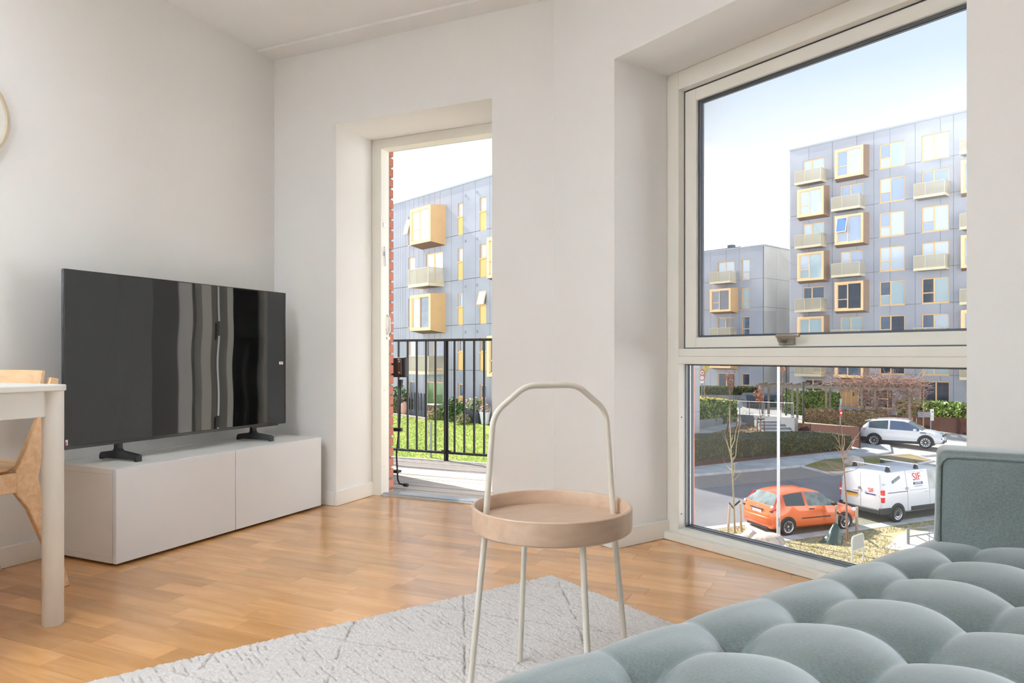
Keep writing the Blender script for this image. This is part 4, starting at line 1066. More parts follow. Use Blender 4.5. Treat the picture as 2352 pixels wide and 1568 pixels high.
# ---- house seen through the balcony door
HC = House('apartment_house', 'pale concrete apartment house with golden oriels seen through the balcony door', (-3.2-.659*16, 44.1+.752*16))
ZC = [8.24,5.46,2.68,-.10,-2.88]
wC = lambda a, b, d=0.0: (HC.s_at(a,d), HC.s_at(b,d))
LC = 24.0
for k in range(5):
    z = ZC[k]; br = 4 if k < 2 else (0 if k == 2 else 5)
    for (a,b) in ((1051.6,1063),(1102,1116.5)):
        s0, s1 = wC(a,b); HC.window(s0,s1,z+1.12,z+1.95,(br,),0,0)
        HC.open.append((s0,s1,z,z+1.12)); MB().box(s0,s1,.04,.10,z+.0,z+1.06).build('infill_panel', M_yellow, HC.root)
    s0, s1 = wC(938,953)
    HC.window(s0,s1,z,z+1.95,(br if k != 3 else 1,),0,0)
    if k in (0,2): b0, b1 = wC(941.8,989,1.05); HC.bay(b0,b1,z-.3,z+2.0,1.05,M_brass,((4,4,4) if k == 0 else (1,1,5)))
    else:
        s0, s1 = wC(978,1017); HC.window(s0,s1,z,z+1.98,[0,(4,4),0,(2,5),(6,6)][k],.46,0)
        if k < 4: b0, b1 = wC(938,984,1.2); HC.balcony(b0,b1,z,1.2)
    # next column at the right edge of the opening, and two more behind the wall
    for off_ in (0, 7.5, 15.0):
        if k in (0,2,4): b0 = wC(1117,1150,1.2)[0]+off_; HC.window(b0+1.9,b0+3.2,z,z+1.98,(br,br),.46,0) if b0+3.2 < LC-1 else None; HC.balcony(b0,b0+2.0,z,1.2) if k < 4 and b0+3 < LC-1 else None
        else:
            b0 = wC(1118.5,1150,1.05)[0]+off_
            if b0+3 < LC-1: HC.bay(b0,b0+1.7,z-.3,z+2.0,1.05,M_brass,(br,br,br))
eC = [0,3,6]+[HC.s_at(p) for p in (904,910,915,920,925.6,930.6,941,950.5,962,973.7,986,998.6,1011,1036.7,1063.7,1092,1125,1165,1220,1290,1370,1460)]+[LC]
eC = [e_ for e_ in eC if e_ <= LC]; eC = sorted(eC)
HC.panels(eC, [11.33]+ZC+[-4.4], M_conc)
MB().box(0,LC-.02,.14,13.6,-4.6,11.28).build('building_core', M_core, HC.root)
MB().box(-.05,LC+.05,-.05,13.7,11.28,11.38).build('roof_edge', M_flash, HC.root)
zz = [11.28]+ZC+[-4.6]
for j in range(6): [MB().box(LC-.02,LC+.1,y_,y_+4.5,zz[j+1]+.012,zz[j]-.012).build('gable_panel', M_conc2, HC.root, fix=False) for y_ in (0,4.52,9.04)]
M_anchor = mat('form_tie_mark', S(140,146,166), .8)
for k in range(4):
    for px_ in (1069,1095.5):
        s_ = HC.s_at(px_); MB().lathe([(.09,0),(.09,.02)], 12, Matrix.Translation((s_,-.012,ZC[k]+2.33)) @ Matrix.Rotation(math.pi/2,4,'X')).build('tie_mark', M_anchor, HC.root)
# open top-hung sashes
mo = mat('open_sash_timber', S(232,200,158), .5)
for (px0,px1,k) in ((1101,1117,2),(934,941.5,0)):
    s0, s1 = wC(px0,px1); w_ = s1-s0 if px0 > 1000 else .5; h_ = .85 if px0 > 1000 else 1.05; z_ = ZC[k]+(1.95 if px0 > 1000 else 1.75)
    m = MB(); g = .06; m.box(0,g,0,.05,-h_,0); m.box(w_-g,w_,0,.05,-h_,0); m.box(g,w_-g,0,.05,-h_,-h_+g); m.box(g,w_-g,0,.05,-g,0)
    q_ = m.build('open_sash', mo, HC.root, loc=(s0,-.02,z_)); q_.rotation_euler = (math.radians(-16),0,0)
    MB().box(g,w_-g,.015,.035,-h_+g,-g).build('pane', PANES[4], q_)
# washing and bags on the middle balcony
bx, by = HC.s_at(975,.7), -.6
# ================================================================ OUTSIDE: balcony in front of the door
M_deck = wood_mat('weathered_deck', S(160,148,138), S(196,186,176), UA, gx=1.0, gy=16, rough=.8, isl=.12)
M_blackm = mat('black_railing_paint', S(30,29,31), .5)
DZ = -.015; V0D, V1D = WALL_V+.525, 5.02
deck = tag(MB().prism([uv(-4.3,V0D),uv(-.95,V0D),uv(-.95,V1D),uv(-4.3,V1D)], DZ-.22, DZ-.03).build('balcony_deck', mat('deck_bearer', S(90,84,78), .9)), 'weathered grey plank floor of the balcony outside the door', 'balcony', kind='structure')
v = V0D; r_ = random.Random(4)
while v < V1D-.02:
    w_ = min(.117, V1D-v); cut = r_.uniform(-3.0,-1.4)
    for a, b in ((-4.3,cut),(cut,-.95)): MB().prism([uv(a+.002,v+.003),uv(b-.002,v+.003),uv(b-.002,v+w_-.003),uv(a+.002,v+w_-.003)], DZ-.03, DZ+r_.uniform(-.001,.001)).build('deck_plank', M_deck, deck, fix=False)
    v += .12
cb = thing('storage_cabinet', 'grey storage cabinet at the left end of the balcony deck', 'cabinet', (*uv(-3.40,4.08),DZ), UA)  # added cabinet out of view, placed to throw a shadow on the deck
M_cab = mat('cabinet_grey', S(120,122,124), .6)
MB().box(-.36,.36,-.24,.24,.03,.88).build('cabinet_body', M_cab, cb, bevel=.01)
MB().box(-.38,.38,-.26,.26,.88,.92).build('cabinet_lid', M_cab, cb, bevel=.01)
for a_, b_ in ((-.355,-.005),(.005,.355)): MB().box(a_,b_,-.255,-.24,.06,.85).build('cabinet_door', M_cab, cb, bevel=.004)
for a_ in (-.3,.3):
    for b_ in (-.18,.18): MB().box(a_-.03,a_+.03,b_-.03,b_+.03,0,.03).build('foot', M_blackm, cb)
RV = 4.985
rl = thing('balcony_railing', 'black steel balcony railing with thin vertical bars', 'railing', (*uv(-1.9,RV),DZ), UA)
MB().box(-2.3,.95,-.022,.022,.955,.975).build('top_rail', M_blackm, rl, bevel=.002)
MB().box(-2.3,.95,-.018,.018,.055,.072).build('bottom_rail', M_blackm, rl, bevel=.002)
def u_of(px, v_):
    r = (px-CX)/FPX; return (r*V[1]*v_-V[0]*v_)/(U[0]-r*U[1])
up = u_of(1025,RV)+1.9
MB().box(up-.006,up+.006,-.028,.028,-.2,.955).box(up-.019,up+.019,-.006,.006,-.2,.955).build('post', M_blackm, rl)
MB().box(up-.04,up+.04,-.01,.01,.072,.082).build('post_bracket', M_blackm, rl)
b0 = u_of(936.5,RV)+1.9; b1 = u_of(957.5,RV)+1.9; st = b1-b0
k0 = -18
while b0+st*k0 < .9:
    xb = b0+st*k0
    if xb > -2.25 and abs(xb-up) > .03: MB().box(xb-.0065,xb+.0065,-.0065,.0065,.072,.955).build('baluster', M_blackm, rl)
    k0 += 1
for xx in (-2.28,.93): MB().box(xx-.02,xx+.02,-.02,.02,-.2,.955).build('post', M_blackm, rl)
# awning crank hanging on the outside wall beside the door
ck = thing('awning_crank', 'black awning crank with gearbox plate hanging beside the balcony door', 'crank', (*uv(-2.535,WALL_V+.64),-.045), UA)
MB().prism(rrect(.055,.02,.012),.735,.86).build('gear_plate', M_blackm, ck, bevel=.006)
MB().box(.005,.032,-.032,-.018,.75,.85).build('cover_plate', mat('dark_cover', S(70,68,68), .5), ck, bevel=.004)
for zc in (.765,.835): MB().lathe([(.006,0),(.006,.004)],10,Matrix.Translation((.02,-.032,zc)) @ Matrix.Rotation(math.pi/2,4,'X')).build('screw', M_alu, ck)
MB().lathe([(.018,.72),(.007,.66)],10,Matrix.Translation((.02,-.02,0))).build('gear_cone', M_blackm, ck)
MB().tube([(.02,-.02,.67),(.015,-.02,.45),(-.01,-.02,.25),(0,-.02,.09),(.012,-.02,.065),(.055,-.02,.06)],.0055,8).build('crank_rod', M_blackm, ck, smooth=60)
MB().tube([(-.028,-.02,.405),(.03,-.02,.405)],.012,10).build('rod_clip', M_blackm, ck, smooth=60)
MB().tube([(.045,-.02,.06),(.075,-.02,.06)],.011,10).build('crank_grip', M_blackm, ck, smooth=60)
MB().box(-.06,.0,-.02,.02,.13,.145).build('rod_bracket', M_blackm, ck)

# ================================================================ OUTSIDE: lawn and garden in front of the door house
def lawn_z(x, y):
    o = -((x-HC.O[0])*HC.iy[0] + (y-HC.O[1])*HC.iy[1])       # distance in front of the facade
    s_ = (x-HC.O[0])*HC.ax[0] + (y-HC.O[1])*HC.ax[1]
    return -2.98 - .095*max(o-2.2,0) - .012*max(s_-12,0)
def hc(s_, o): return (HC.O[0]+HC.ax[0]*s_-HC.iy[0]*o, HC.O[1]+HC.ax[1]*s_-HC.iy[1]*o)
def sheet(name, label, cat, corners, m, n=24, dz=0, zf=lawn_z, th=1.5):
    a, b, c, d = [np.array(p) for p in corners]; vs = []; fs = []
    for i in range(n+1):
        for j in range(n+1):
            u_, v_ = i/n, j/n; p = (a*(1-u_)+b*u_)*(1-v_)+(d*(1-u_)+c*u_)*v_; vs.append((p[0],p[1],zf(*p)+dz))
    for i in range(n):
        for j in range(n): k = i*(n+1)+j; fs.append((k,k+n+1,k+n+2,k+1))
    mb = MB(); mb.add(vs, fs)
    per = [i*(n+1) for i in range(n+1)] + [n*(n+1)+j for j in range(1,n+1)] + [i*(n+1)+n for i in range(n-1,-1,-1)] + [j for j in range(n-1,0,-1)]
    base = len(mb.v); mb.v += [(mb.v[k][0],mb.v[k][1],mb.v[k][2]-th) for k in per]
    for i in range(len(per)): j = (i+1)%len(per); mb.f.append((per[i],per[j],base+j,base+i))
    return tag(mb.build(name, m, smooth=60), label, cat, kind='structure')
M_lawn = two_tone('green_lawn', S(126,146,62), S(164,164,88), .9, .95, .35, .7, detail=9, c3=S(140,156,68), bump=.5, bscale=9)
sheet('terrace', 'narrow gravel terrace along the foot of the door house', 'ground', (hc(2,-.1),hc(26,-.1),hc(26,2.6),hc(2,2.6)), M_dirt, 12, .02)
def ray_lawn(px, py):
    lo, hi = 8., 120.; dx = (px-CX)/FPX; dz = -(py-HY)/FPX
    for _ in range(60):
        t = (lo+hi)/2
        if CAM_H + dz*t - lawn_z(dx*t, t) > 0: lo = t
        else: hi = t
    return (dx*t, t, lawn_z(dx*t,t))
lawn_c = (hc(-2,2.4), ray_lawn(1087,962)[:2], ray_lawn(1240,1060)[:2], ray_lawn(780,1150)[:2])
sheet('lawn', 'sloping green lawn beyond the balcony railing', 'lawn', lawn_c, M_lawn, 30, .03)
blades('lawn_blades', 'green grass blades on the sloping lawn beyond the railing', [hc(5,2.8),ray_lawn(1085,966)[:2],ray_lawn(1180,1060)[:2],ray_lawn(860,1080)[:2]], 22000, .03, .09, .014, mat('lawn_blade', S(138,156,70), .9, var=.2, scale=1, island=.3), .02, seed=21, lean=.9, gfun=lawn_z)
M_edge = mat('lawn_edge_stone', S(186,172,160), .9, var=.1, scale=3)
s_ = 2.0; eg = thing('lawn_edging', 'row of pale edging stones at the top of the lawn', 'edging', (*hc(9,2.4),0), 0, kind='structure')
while s_ < 15.6:
    p = [hc(s_+.02,2.25),hc(s_+.68,2.25),hc(s_+.68,2.5),hc(s_+.02,2.5)]; z_ = min(lawn_z(*q_) for q_ in p); o = eg.location
    MB().prism([(q_[0]-o[0],q_[1]-o[1]) for q_ in p], z_-.1, z_+.14).build('edging_stone', M_edge, eg, fix=False); s_ += .7

# ---------------------------------------------------------------- plants
def leaf_cloud(mb, P, Nn, size, r, tilt=.7):
    """quads at points P around normals Nn"""
    for p, nr in zip(P, Nn):
        d = Vector(nr) + Vector(r.normal(0, tilt, 3)); d.normalize()
        a = d.cross(Vector(r.normal(0,1,3))).normalized(); b = d.cross(a); s = size*r.uniform(.6,1.4)
        c = Vector(p); k = len(mb.v)
        mb.v += [tuple(c-a*s), tuple(c-b*s*.5), tuple(c+a*s), tuple(c+b*s*.5)]; mb.f.append((k,k+1,k+2,k+3))
def hedge(name, label, cat, p0, p1, width, z0, z1, leaf_m, core_m, size=.06, n=2600, seed=1, away=None, lump=.08, z1b=None):
    """hedge from p0 to p1 (front line); width goes away from the viewer"""
    r = np.random.default_rng(seed); a, b = np.array(p0[:2]), np.array(p1[:2]); L = np.linalg.norm(b-a); t = (b-a)/L; nrm = np.array([-t[1],t[0]])
    if nrm.dot((a+b)/2) < 0: nrm = -nrm
    root = thing(name, label, cat, (a[0],a[1],0), 0); z1b = z1 if z1b is None else z1b; z0a, z0b = (z0 if isinstance(z0,tuple) else (z0,z0))
    nx, nu = max(8,int(L/.25)), 14; mb = MB(); prof = []
    for k in range(nu+1):
        q_ = k/nu
        if q_ < .36: prof.append((0, q_/.36))
        elif q_ < .64: prof.append(((q_-.36)/.28, 1))
        else: prof.append((1, 1-(q_-.64)/.36))
    P = []; NN = []
    for i in range(nx+1):
        f = i/nx; zt = z1*(1-f)+z1b*f; zb = z0a*(1-f)+z0b*f
        for k, (w_, h_) in enumerate(prof):
            j = r.uniform(-lump,lump,3); ed = .12*(1-min(1,min(f,1-f)*L/.3))
            w2 = w_*(1-2*ed)+ed; rd = .05 if (k in (5,9)) else 0
            p = a + t*(L*f) + nrm*(width*w2) - a; mb.v.append((p[0]+j[0]*.6, p[1]+j[1]*.6, zb+(zt-zb)*h_-rd+(j[2]*.7 if h_ > 0 else 0)))
    for i in range(nx):
        for k in range(nu): q_ = i*(nu+1)+k; mb.f.append((q_,q_+nu+1,q_+nu+2,q_+1))
    mb.f.append(tuple(range(nu+1))); mb.f.append(tuple(nx*(nu+1)+k for k in range(nu,-1,-1)))
    mb.build('hedge_body', core_m, root, smooth=60)
    for _ in range(n):
        i = r.integers(0,nx); k = r.integers(0,nu); k = k if k < 10 or r.random() < .3 else r.integers(0,9)
        q_ = [np.array(mb.v[x]) for x in (i*(nu+1)+k, (i+1)*(nu+1)+k, (i+1)*(nu+1)+k+1, i*(nu+1)+k+1)]
        u_, v_ = r.random(2); p = (q_[0]*(1-u_)+q_[1]*u_)*(1-v_)+(q_[3]*(1-u_)+q_[2]*u_)*v_
        nn = np.cross(q_[1]-q_[0], q_[3]-q_[0]); nn = nn/(np.linalg.norm(nn)+1e-9); nn = nn if nn[2] > -.2 else -nn
        P.append(p + nn*.02); NN.append(nn)
    lf = MB(); leaf_cloud(lf, P, NN, size, r); tag(lf.build('leaves', leaf_m, root, fix=False), kind='stuff')
    return root
M_hdark = mat('dark_hedge_core', S(54,54,34), .9); M_hleaf = mat('privet_leaves', S(96,98,62), .8, var=.3, scale=2, island=.35)
M_lcore = mat('laurel_core', S(44,56,30), .9); M_lleaf = mat('laurel_leaves', S(112,138,58), .45, var=.25, scale=2, island=.4)
M_lyel = mat('yellowing_leaves', S(206,186,84), .6, var=.2, scale=2, island=.3)
M_bcore = mat('bare_hedge_core', S(96,78,62), .95); M_bleaf = mat('bare_hedge_twigs', S(142,122,92), .9, var=.25, scale=2, island=.35)
M_corten = mat('rusty_steel', S(80,50,43), .75, .2, var=.12, scale=2)
p0, p1 = ray(1540,1081), ray(1968,1035)
h0 = hedge('hedge', 'long dark clipped hedge behind the pavement in front of the stairs', 'hedge', (p0[0],p0[1]+.25), (p1[0],p1[1]+.25), 3.0, (G(*p0[:2])+.25,G(*p1[:2])+.08), zrow(1012,p0[1]), M_hleaf, M_hdark, .04, 9000, 2, z1b=zrow(1000,p1[1]), lump=.04)
mb = MB(); a, b = Vector(p0), Vector(p1); mb.hexa([(a.x,a.y,a.z-.1),(b.x,b.y,b.z-.1),(b.x,b.y+.06,b.z-.1),(a.x,a.y+.06,a.z-.1)],[(a.x,a.y,a.z+.36),(b.x,b.y,b.z+.12),(b.x,b.y+.06,b.z+.12),(a.x,a.y+.06,a.z+.36)])
tag(mb.build('steel_edging', M_corten), 'rusty steel edging strip along the foot of the long hedge', 'edging')
M_cwall = two_tone('cast_concrete_wall', S(148,150,152), S(130,132,135), .9, .85, .3, .7, detail=6, stretch=(1,1,.3))
def wall_between(name, label, pa, pb, za0, za1, zb0, zb1, th=.25, m=None, cat='wall'):
    """free-standing wall; za0/za1 bottom and top at pa"""
    a, b = Vector((pa[0],pa[1],0)), Vector((pb[0],pb[1],0)); t = (b-a).normalized(); n_ = Vector((-t.y,t.x,0)); n_ = n_ if n_.y > 0 else -n_; c = (a+b)/2
    a -= c; b -= c
    mb = MB().hexa([(a.x,a.y,za0),(b.x,b.y,zb0),(b.x+n_.x*th,b.y+n_.y*th,zb0),(a.x+n_.x*th,a.y+n_.y*th,za0)],[(a.x,a.y,za1),(b.x,b.y,zb1),(b.x+n_.x*th,b.y+n_.y*th,zb1),(a.x+n_.x*th,a.y+n_.y*th,za1)])
    o = mb.build(name, m or M_cwall, loc=(c.x,c.y,0)); return tag(o, label, cat)
wa, wb = ray(1589,988), ray(1687,969)
wall_between('retaining_wall', 'low concrete retaining wall below the yellow-green laurel bush', wa, wb, -4.9, zrow(966,wa[1]), -4.9, zrow(956,wb[1]))
hedge('laurel_bush', 'broad laurel bush with yellowing tips above the concrete retaining wall', 'bush', (wa[0]-.05,wa[1]+.35), (wb[0]+.4,wb[1]+.3), 2.0, -4.2, zrow(915,wa[1]+.5), M_lleaf, M_lcore, .11, 3600, 3, z1b=zrow(924,wb[1]+.5), lump=.2)
lf = MB(); r = np.random.default_rng(8); P = []
for _ in range(700):
    f = r.random(); P.append((wa[0]+.2+(wb[0]-wa[0])*f+r.uniform(-.3,.3), wa[1]+.6+(wb[1]-wa[1])*f+r.uniform(0,2.0), zrow(914,wa[1]+.5)*(1-f)+zrow(923,wb[1]+.5)*f+r.uniform(-.10,.10)))
leaf_cloud(lf, P, [(0,-.4,1)]*700, .09, r); c_ = [c for c in col.objects if c.name.startswith('laurel_bush')][0]
lf.v = [(x-c_.location.x,y-c_.location.y,z) for x,y,z in lf.v]; tag(lf.build('yellow_leaves', M_lyel, c_, fix=False), kind='stuff')
# stair wall with railing and steps
sa, sb = ray(1687,969), ray(1825,995)
sa = (sa[0]+.3, sa[1]+1.0, sa[2])
wall_between('stair_wall', 'concrete side wall of the outdoor stairs with grey railing on top', sa, sb, -4.9, zrow(951,sa[1]), -4.9, zrow(960,sb[1]), .3)
M_galv = mat('galvanised_steel', S(128,131,135), .5, .3)
def railing(name, label, pa, pb, za, zb, h, step=.13):
    a, b = Vector((pa[0],pa[1],za)), Vector((pb[0],pb[1],zb)); r_ = thing(name, label, 'railing', a, 0); d = b-a; L = d.length
    MB().tube([(0,0,h),d+Vector((0,0,h))],.022,6).build('top_rail', M_galv, r_); MB().tube([(0,0,.1),d+Vector((0,0,.1))],.015,5).build('bottom_rail', M_galv, r_)
    n = int(L/step); me = MB().tube([(0,0,.1),(0,0,h)],.010,4).mesh('baluster', M_galv); mp = MB().tube([(0,0,0),(0,0,h)],.024,6).mesh('post', M_galv)
    for i in range(n+1): inst('post' if i % 12 == 0 or i == n else 'baluster', mp if i % 12 == 0 or i == n else me, r_, d*(i/n))
    return r_
railing('stair_railing', 'grey steel bar railing on top of the stair wall', (sa[0]+.1,sa[1]+.15), (sb[0],sb[1]+.15), zrow(951,sa[1]), zrow(960,sb[1]), .98)
stp = ray(1768,994); stairs = thing('outdoor_stairs', 'short concrete stairs beside the mulch slope', 'stairs', (stp[0],stp[1],0), 0, kind='structure')
for k in range(4):
    z_ = stp[2]+.17*(k+1); MB().box(-.4,1.5,.45*k,.45*k+.5,z_-.4,z_).build('step', M_cwall, stairs, bevel=.01)
M_mulch = two_tone('wood_chip_mulch', S(122,100,82), S(170,150,128), 5, .95, .4, .6, detail=6, bump=.8, bscale=12)
mA, mB_, mC, mD = ray(1612,1002), ray(1770,1000), ray(1758,972), ray(1720,973)
def flat_z(x, y): return G(x,y)
o = patch_mesh([mA[:2], mB_[:2], mC[:2], mD[:2]], .03, .2); 
tag(o.build('mulch_bed', M_mulch), 'brown wood chip bed sloping up beside the stairs', 'bed', kind='structure')
rgh = blades('mulch_chips', 'loose brown wood chips on the bed beside the stairs', [mA[:2], mB_[:2], mC[:2], mD[:2]], 2500, .02, .08, .06, mat('mulch_chip', S(150,128,104), .95, var=.2, scale=2, island=.45), .03, seed=5, lean=1.5)
# bank that carries the bins and the far hedge
w1, w2 = xyat(1560,65), xyat(1745,63)
wall_between('garden_wall', 'long pale concrete garden wall under the far clipped hedge', w1, w2, -4.2, zrow(906,65), -4.2, zrow(908,63), .3)
hedge('hedge', 'far clipped green hedge in front of the low house', 'hedge', (w1[0],w1[1]+.4), (w2[0],w2[1]+.4), 1.4, -3.2, zrow(887,65), mat('olive_leaves', S(96,108,56), .7, var=.2, scale=2, island=.3), M_hdark, .07, 3000, 4, lump=.06)
# laurel hedges at the tall house
l0, l1 = xyat(1800,57.5), xyat(1925,55.5)
hedge('hedge', 'dark laurel hedge behind the parked bicycles at the tall house', 'hedge', l0, l1, 1.5, -4.2, zrow(900,57), M_lleaf, M_lcore, .11, 3000, 5, lump=.12)
l0, l1 = xyat(2056,54), xyat(2300,47)
hedge('hedge', 'glossy laurel hedge behind the bollards at the right of the tall house', 'hedge', l0, l1, 1.3, -4.2, zrow(919,54), M_lleaf, M_lcore, .13, 4200, 6, lump=.12)
wall_between('steel_edging', 'rusty steel edging under the right laurel hedge', (l0[0]-1.5,l0[1]), (l1[0],l1[1]-.4), -4.8, zrow(952,53.5), -4.8, zrow(965,46.6), .08, M_corten, 'edging')
l0, l1 = xyat(1848,51.5), xyat(2036,49)
hedge('hedge', 'half bare brown hedge between the pergola and the white car', 'hedge', l0, l1, 1.1, -4.3, zrow(941,51), M_bleaf, M_bcore, .06, 4000, 7, lump=.07)
k0, k1 = ray(1826,990), ray(1973,1029)
wall_between('steel_edging', 'tall rusty steel edging between the path and the bare hedge', k0, k1, -5.0, zrow(970.5,k0[1]), -5.0, zrow(981,k1[1]), .08, M_corten, 'edging')
M_drystrip = two_tone('dry_planting_strip', S(188,172,136), S(150,136,104), 2, .95, .4, .6, detail=7)
a, b = Vector(k0), Vector(k1)
mb = MB(); zt0, zt1 = zrow(970.5,k0[1])-.04, zrow(981,k1[1])-.06
mb.hexa([(a.x,a.y+.08,-5),(b.x,b.y+.08,-5),(b.x+2.2,b.y+5.5,-5),(a.x+.6,a.y+4.2,-5)],[(a.x,a.y+.08,zt0),(b.x,b.y+.08,zt1),(b.x+2.2,b.y+5.5,-3.95),(a.x+.6,a.y+4.2,-3.95)])
tag(mb.build('planting_bed', M_drystrip), 'dry planting bed behind the tall rusty steel edging', 'bed', kind='structure')

wall_between('steel_edging', 'rusty steel edging at the end of the dry bed behind the white car', (b.x,b.y), (b.x+2.2,b.y+5.5), -5.0, zt1+.06, -5.0, -3.9, -.08, M_corten, 'edging')
# ---------------------------------------------------------------- trees
def grow(mb, p, d, L, r0, depth, rr, spread=.5, up=.25, tips=None, kids=(3,4), seg=4, n=5, shrink=.62):
    pts = [Vector(p)]; rad = [r0]; dd = Vector(d).normalized()
    for i in range(seg):
        dd = (dd + Vector((rr.uniform(-.12,.12),rr.uniform(-.12,.12),rr.uniform(-.04,.12)))).normalized(); pts.append(pts[-1]+dd*(L/seg)); rad.append(r0*(1-.6*(i+1)/seg))
    mb.tube(pts, rad, n, cap=False)
    if tips is not None and depth == 0: tips.extend(pts[1:])
    if depth > 0:
        for k in range(rr.randint(*kids)):
            f = rr.uniform(.35,.98); i = min(int(f*seg), seg-1); q_ = pts[i].lerp(pts[i+1], f*seg-i)
            a = rr.uniform(0,6.283); nd = (dd*.75 + Vector((math.cos(a)*spread, math.sin(a)*spread, up))).normalized()
            grow(mb, q_, nd, L*rr.uniform(.45,.7), max(rad[i]*shrink,.004), depth-1, rr, spread, up, tips, kids, seg, max(3,n-1), shrink)
M_bark = mat('young_bark', S(150,138,104), .85, var=.15, scale=6); M_barkr = mat('reddish_bark', S(132,104,88), .85, var=.15, scale=6)
M_stake = mat('tree_stake', S(176,156,136), .85, var=.1, scale=4); M_strap = mat('rubber_strap', S(40,38,38), .7); M_stakeb = mat('brown_stake', S(110,74,58), .8)
def stake(label, p, h, r_=.045, m=None, lean=(0,0), group=None):
    return tag(MB().tube([(0,0,-.1),(lean[0],lean[1],h)],[r_,r_*.95],8).build('tree_stake', m or M_stake, loc=tuple(p), smooth=40), label, 'stake', group)
def strap(label, a, b, group=None):
    a, b = Vector(a), Vector(b); c = (a+b)/2; d = (b-a)
    return tag(MB().hexa([(-d.x/2,-d.y/2-.008,-d.z/2-.04),(d.x/2,d.y/2-.008,d.z/2-.04),(d.x/2,d.y/2+.008,d.z/2-.04),(-d.x/2,-d.y/2+.008,-d.z/2-.04)],[(-d.x/2,-d.y/2-.008,-d.z/2+.04),(d.x/2,d.y/2-.008,d.z/2+.04),(d.x/2,d.y/2+.008,d.z/2+.04),(-d.x/2,-d.y/2+.008,-d.z/2+.04)]).build('tree_strap', M_strap, loc=tuple(c)), label, 'strap', group)
def tree_px(name, label, base, trunk, branches, scale_m=None, m=M_bark, r0=.03):
    """young tree from its outline: trunk and branches as pixel polylines at the depth of the base"""
    bx_, by_, bz_ = base; root = thing(name, label, 'tree', base, 0); rr = random.Random(len(label)+3)
    def P(px, py, dy=0): return ((px-CX)/FPX*(by_+dy)-bx_, dy, zrow(py,by_+dy)-bz_)
    pts = [P(*q_) for q_ in trunk]; n = len(pts); MB().tube(pts,[r0*(1-.75*i/(n-1)) for i in range(n)],7).build('trunk', m, root, smooth=60)
    for br in branches:
        dy1 = rr.uniform(-.5,.5); q_ = [P(px,py,dy1*i/(len(br)-1)) for i,(px,py) in enumerate(br)]; k = len(q_)
        MB().tube(q_,[r0*.42*(1-.7*i/(k-1)) for i in range(k)],5).build('branch', m, root, smooth=60)
    return root
t1 = ray(1688,1227)
tree_px('sapling', 'thin bare sapling tied to two stakes left of the orange car', t1, [(1688,1229),(1686,1170),(1683,1100),(1680,1050),(1678,1010),(1676,970),(1675,935)],
  [[(1681,1062),(1690,1046),(1692,1018),(1697,990),(1703,962)],[(1680,1056),(1674,1030),(1668,1012),(1660,998)],[(1680,1028),(1687,1012),(1690,990),(1697,965)],[(1679,1040),(1672,1022),(1664,990)],[(1686,1102),(1697,1090),(1707,1078)],[(1684,1095),(1688,1080),(1687,1062)],[(1680,1068),(1668,1068),(1660,1052)],[(1680,1012),(1684,998)],[(1681,1045),(1686,1038)],[(1681,1055),(1686,1049)],[(1681,1080),(1670,1070)],[(1683,1066),(1695,1062)]], r0=.036)
g_ = 'stakes of the left sapling'
s1, s2 = ray(1671,1227), ray(1703,1223)
stake('pale wooden stake left of the thin sapling by the asphalt', s1, 1.02, lean=(.08,0)); stake('pale wooden stake right of the thin sapling by the asphalt', s2, 1.02, lean=(-.05,0))
strap('black strap between the left stake and the thin sapling', (s1[0]+.06,s1[1],zrow(1155,s1[1])), (t1[0]-.02,t1[1],zrow(1169,t1[1]))); strap('black strap between the right stake and the thin sapling', (t1[0]+.0,t1[1],zrow(1160,t1[1])), (s2[0]-.05,s2[1],zrow(1150,s2[1])))
t2 = ray(1946,1247)
tree_px('sapling', 'bare sapling with spreading twigs in front of the white van', t2, [(1947,1249),(1945,1200),(1944,1150),(1941,1110),(1939,1075),(1937,1050)],
  [[(1938,1062),(1933,1040),(1928,1018),(1926,995)],[(1938,1058),(1934,1030),(1935,1000),(1933,980)],[(1938,1052),(1945,1035),(1955,1018),(1968,1002),(1980,985)],[(1939,1056),(1952,1030),(1962,1015),(1964,1000)],[(1937,1046),(1930,1030),(1922,1022)],[(1941,1084),(1925,1090),(1905,1085),(1885,1072),(1868,1055)],[(1940,1080),(1918,1078),(1900,1062),(1888,1040)],[(1941,1078),(1925,1070),(1912,1058)],[(1928,1018),(1920,1005),(1912,998)],[(1955,1018),(1964,1010),(1972,1008)],[(1936,1036),(1940,1015),(1938,1000)],[(1942,1084),(1960,1080),(1975,1072)],[(1930,1040),(1923,1030),(1917,1026)]], m=M_barkr, r0=.042)
s1, s2 = ray(1921,1226), ray(1968,1222)
stake('thick pale stake with a dark sack at its foot by the bare sapling', s1, 1.0, .055); stake('short pale stake right of the bare sapling by the van', s2, .90, .052)
strap('black strap from the sack stake to the bare sapling', (s1[0],s1[1]-.06,zrow(1176,s1[1])), (t2[0],t2[1],zrow(1192,t2[1])))
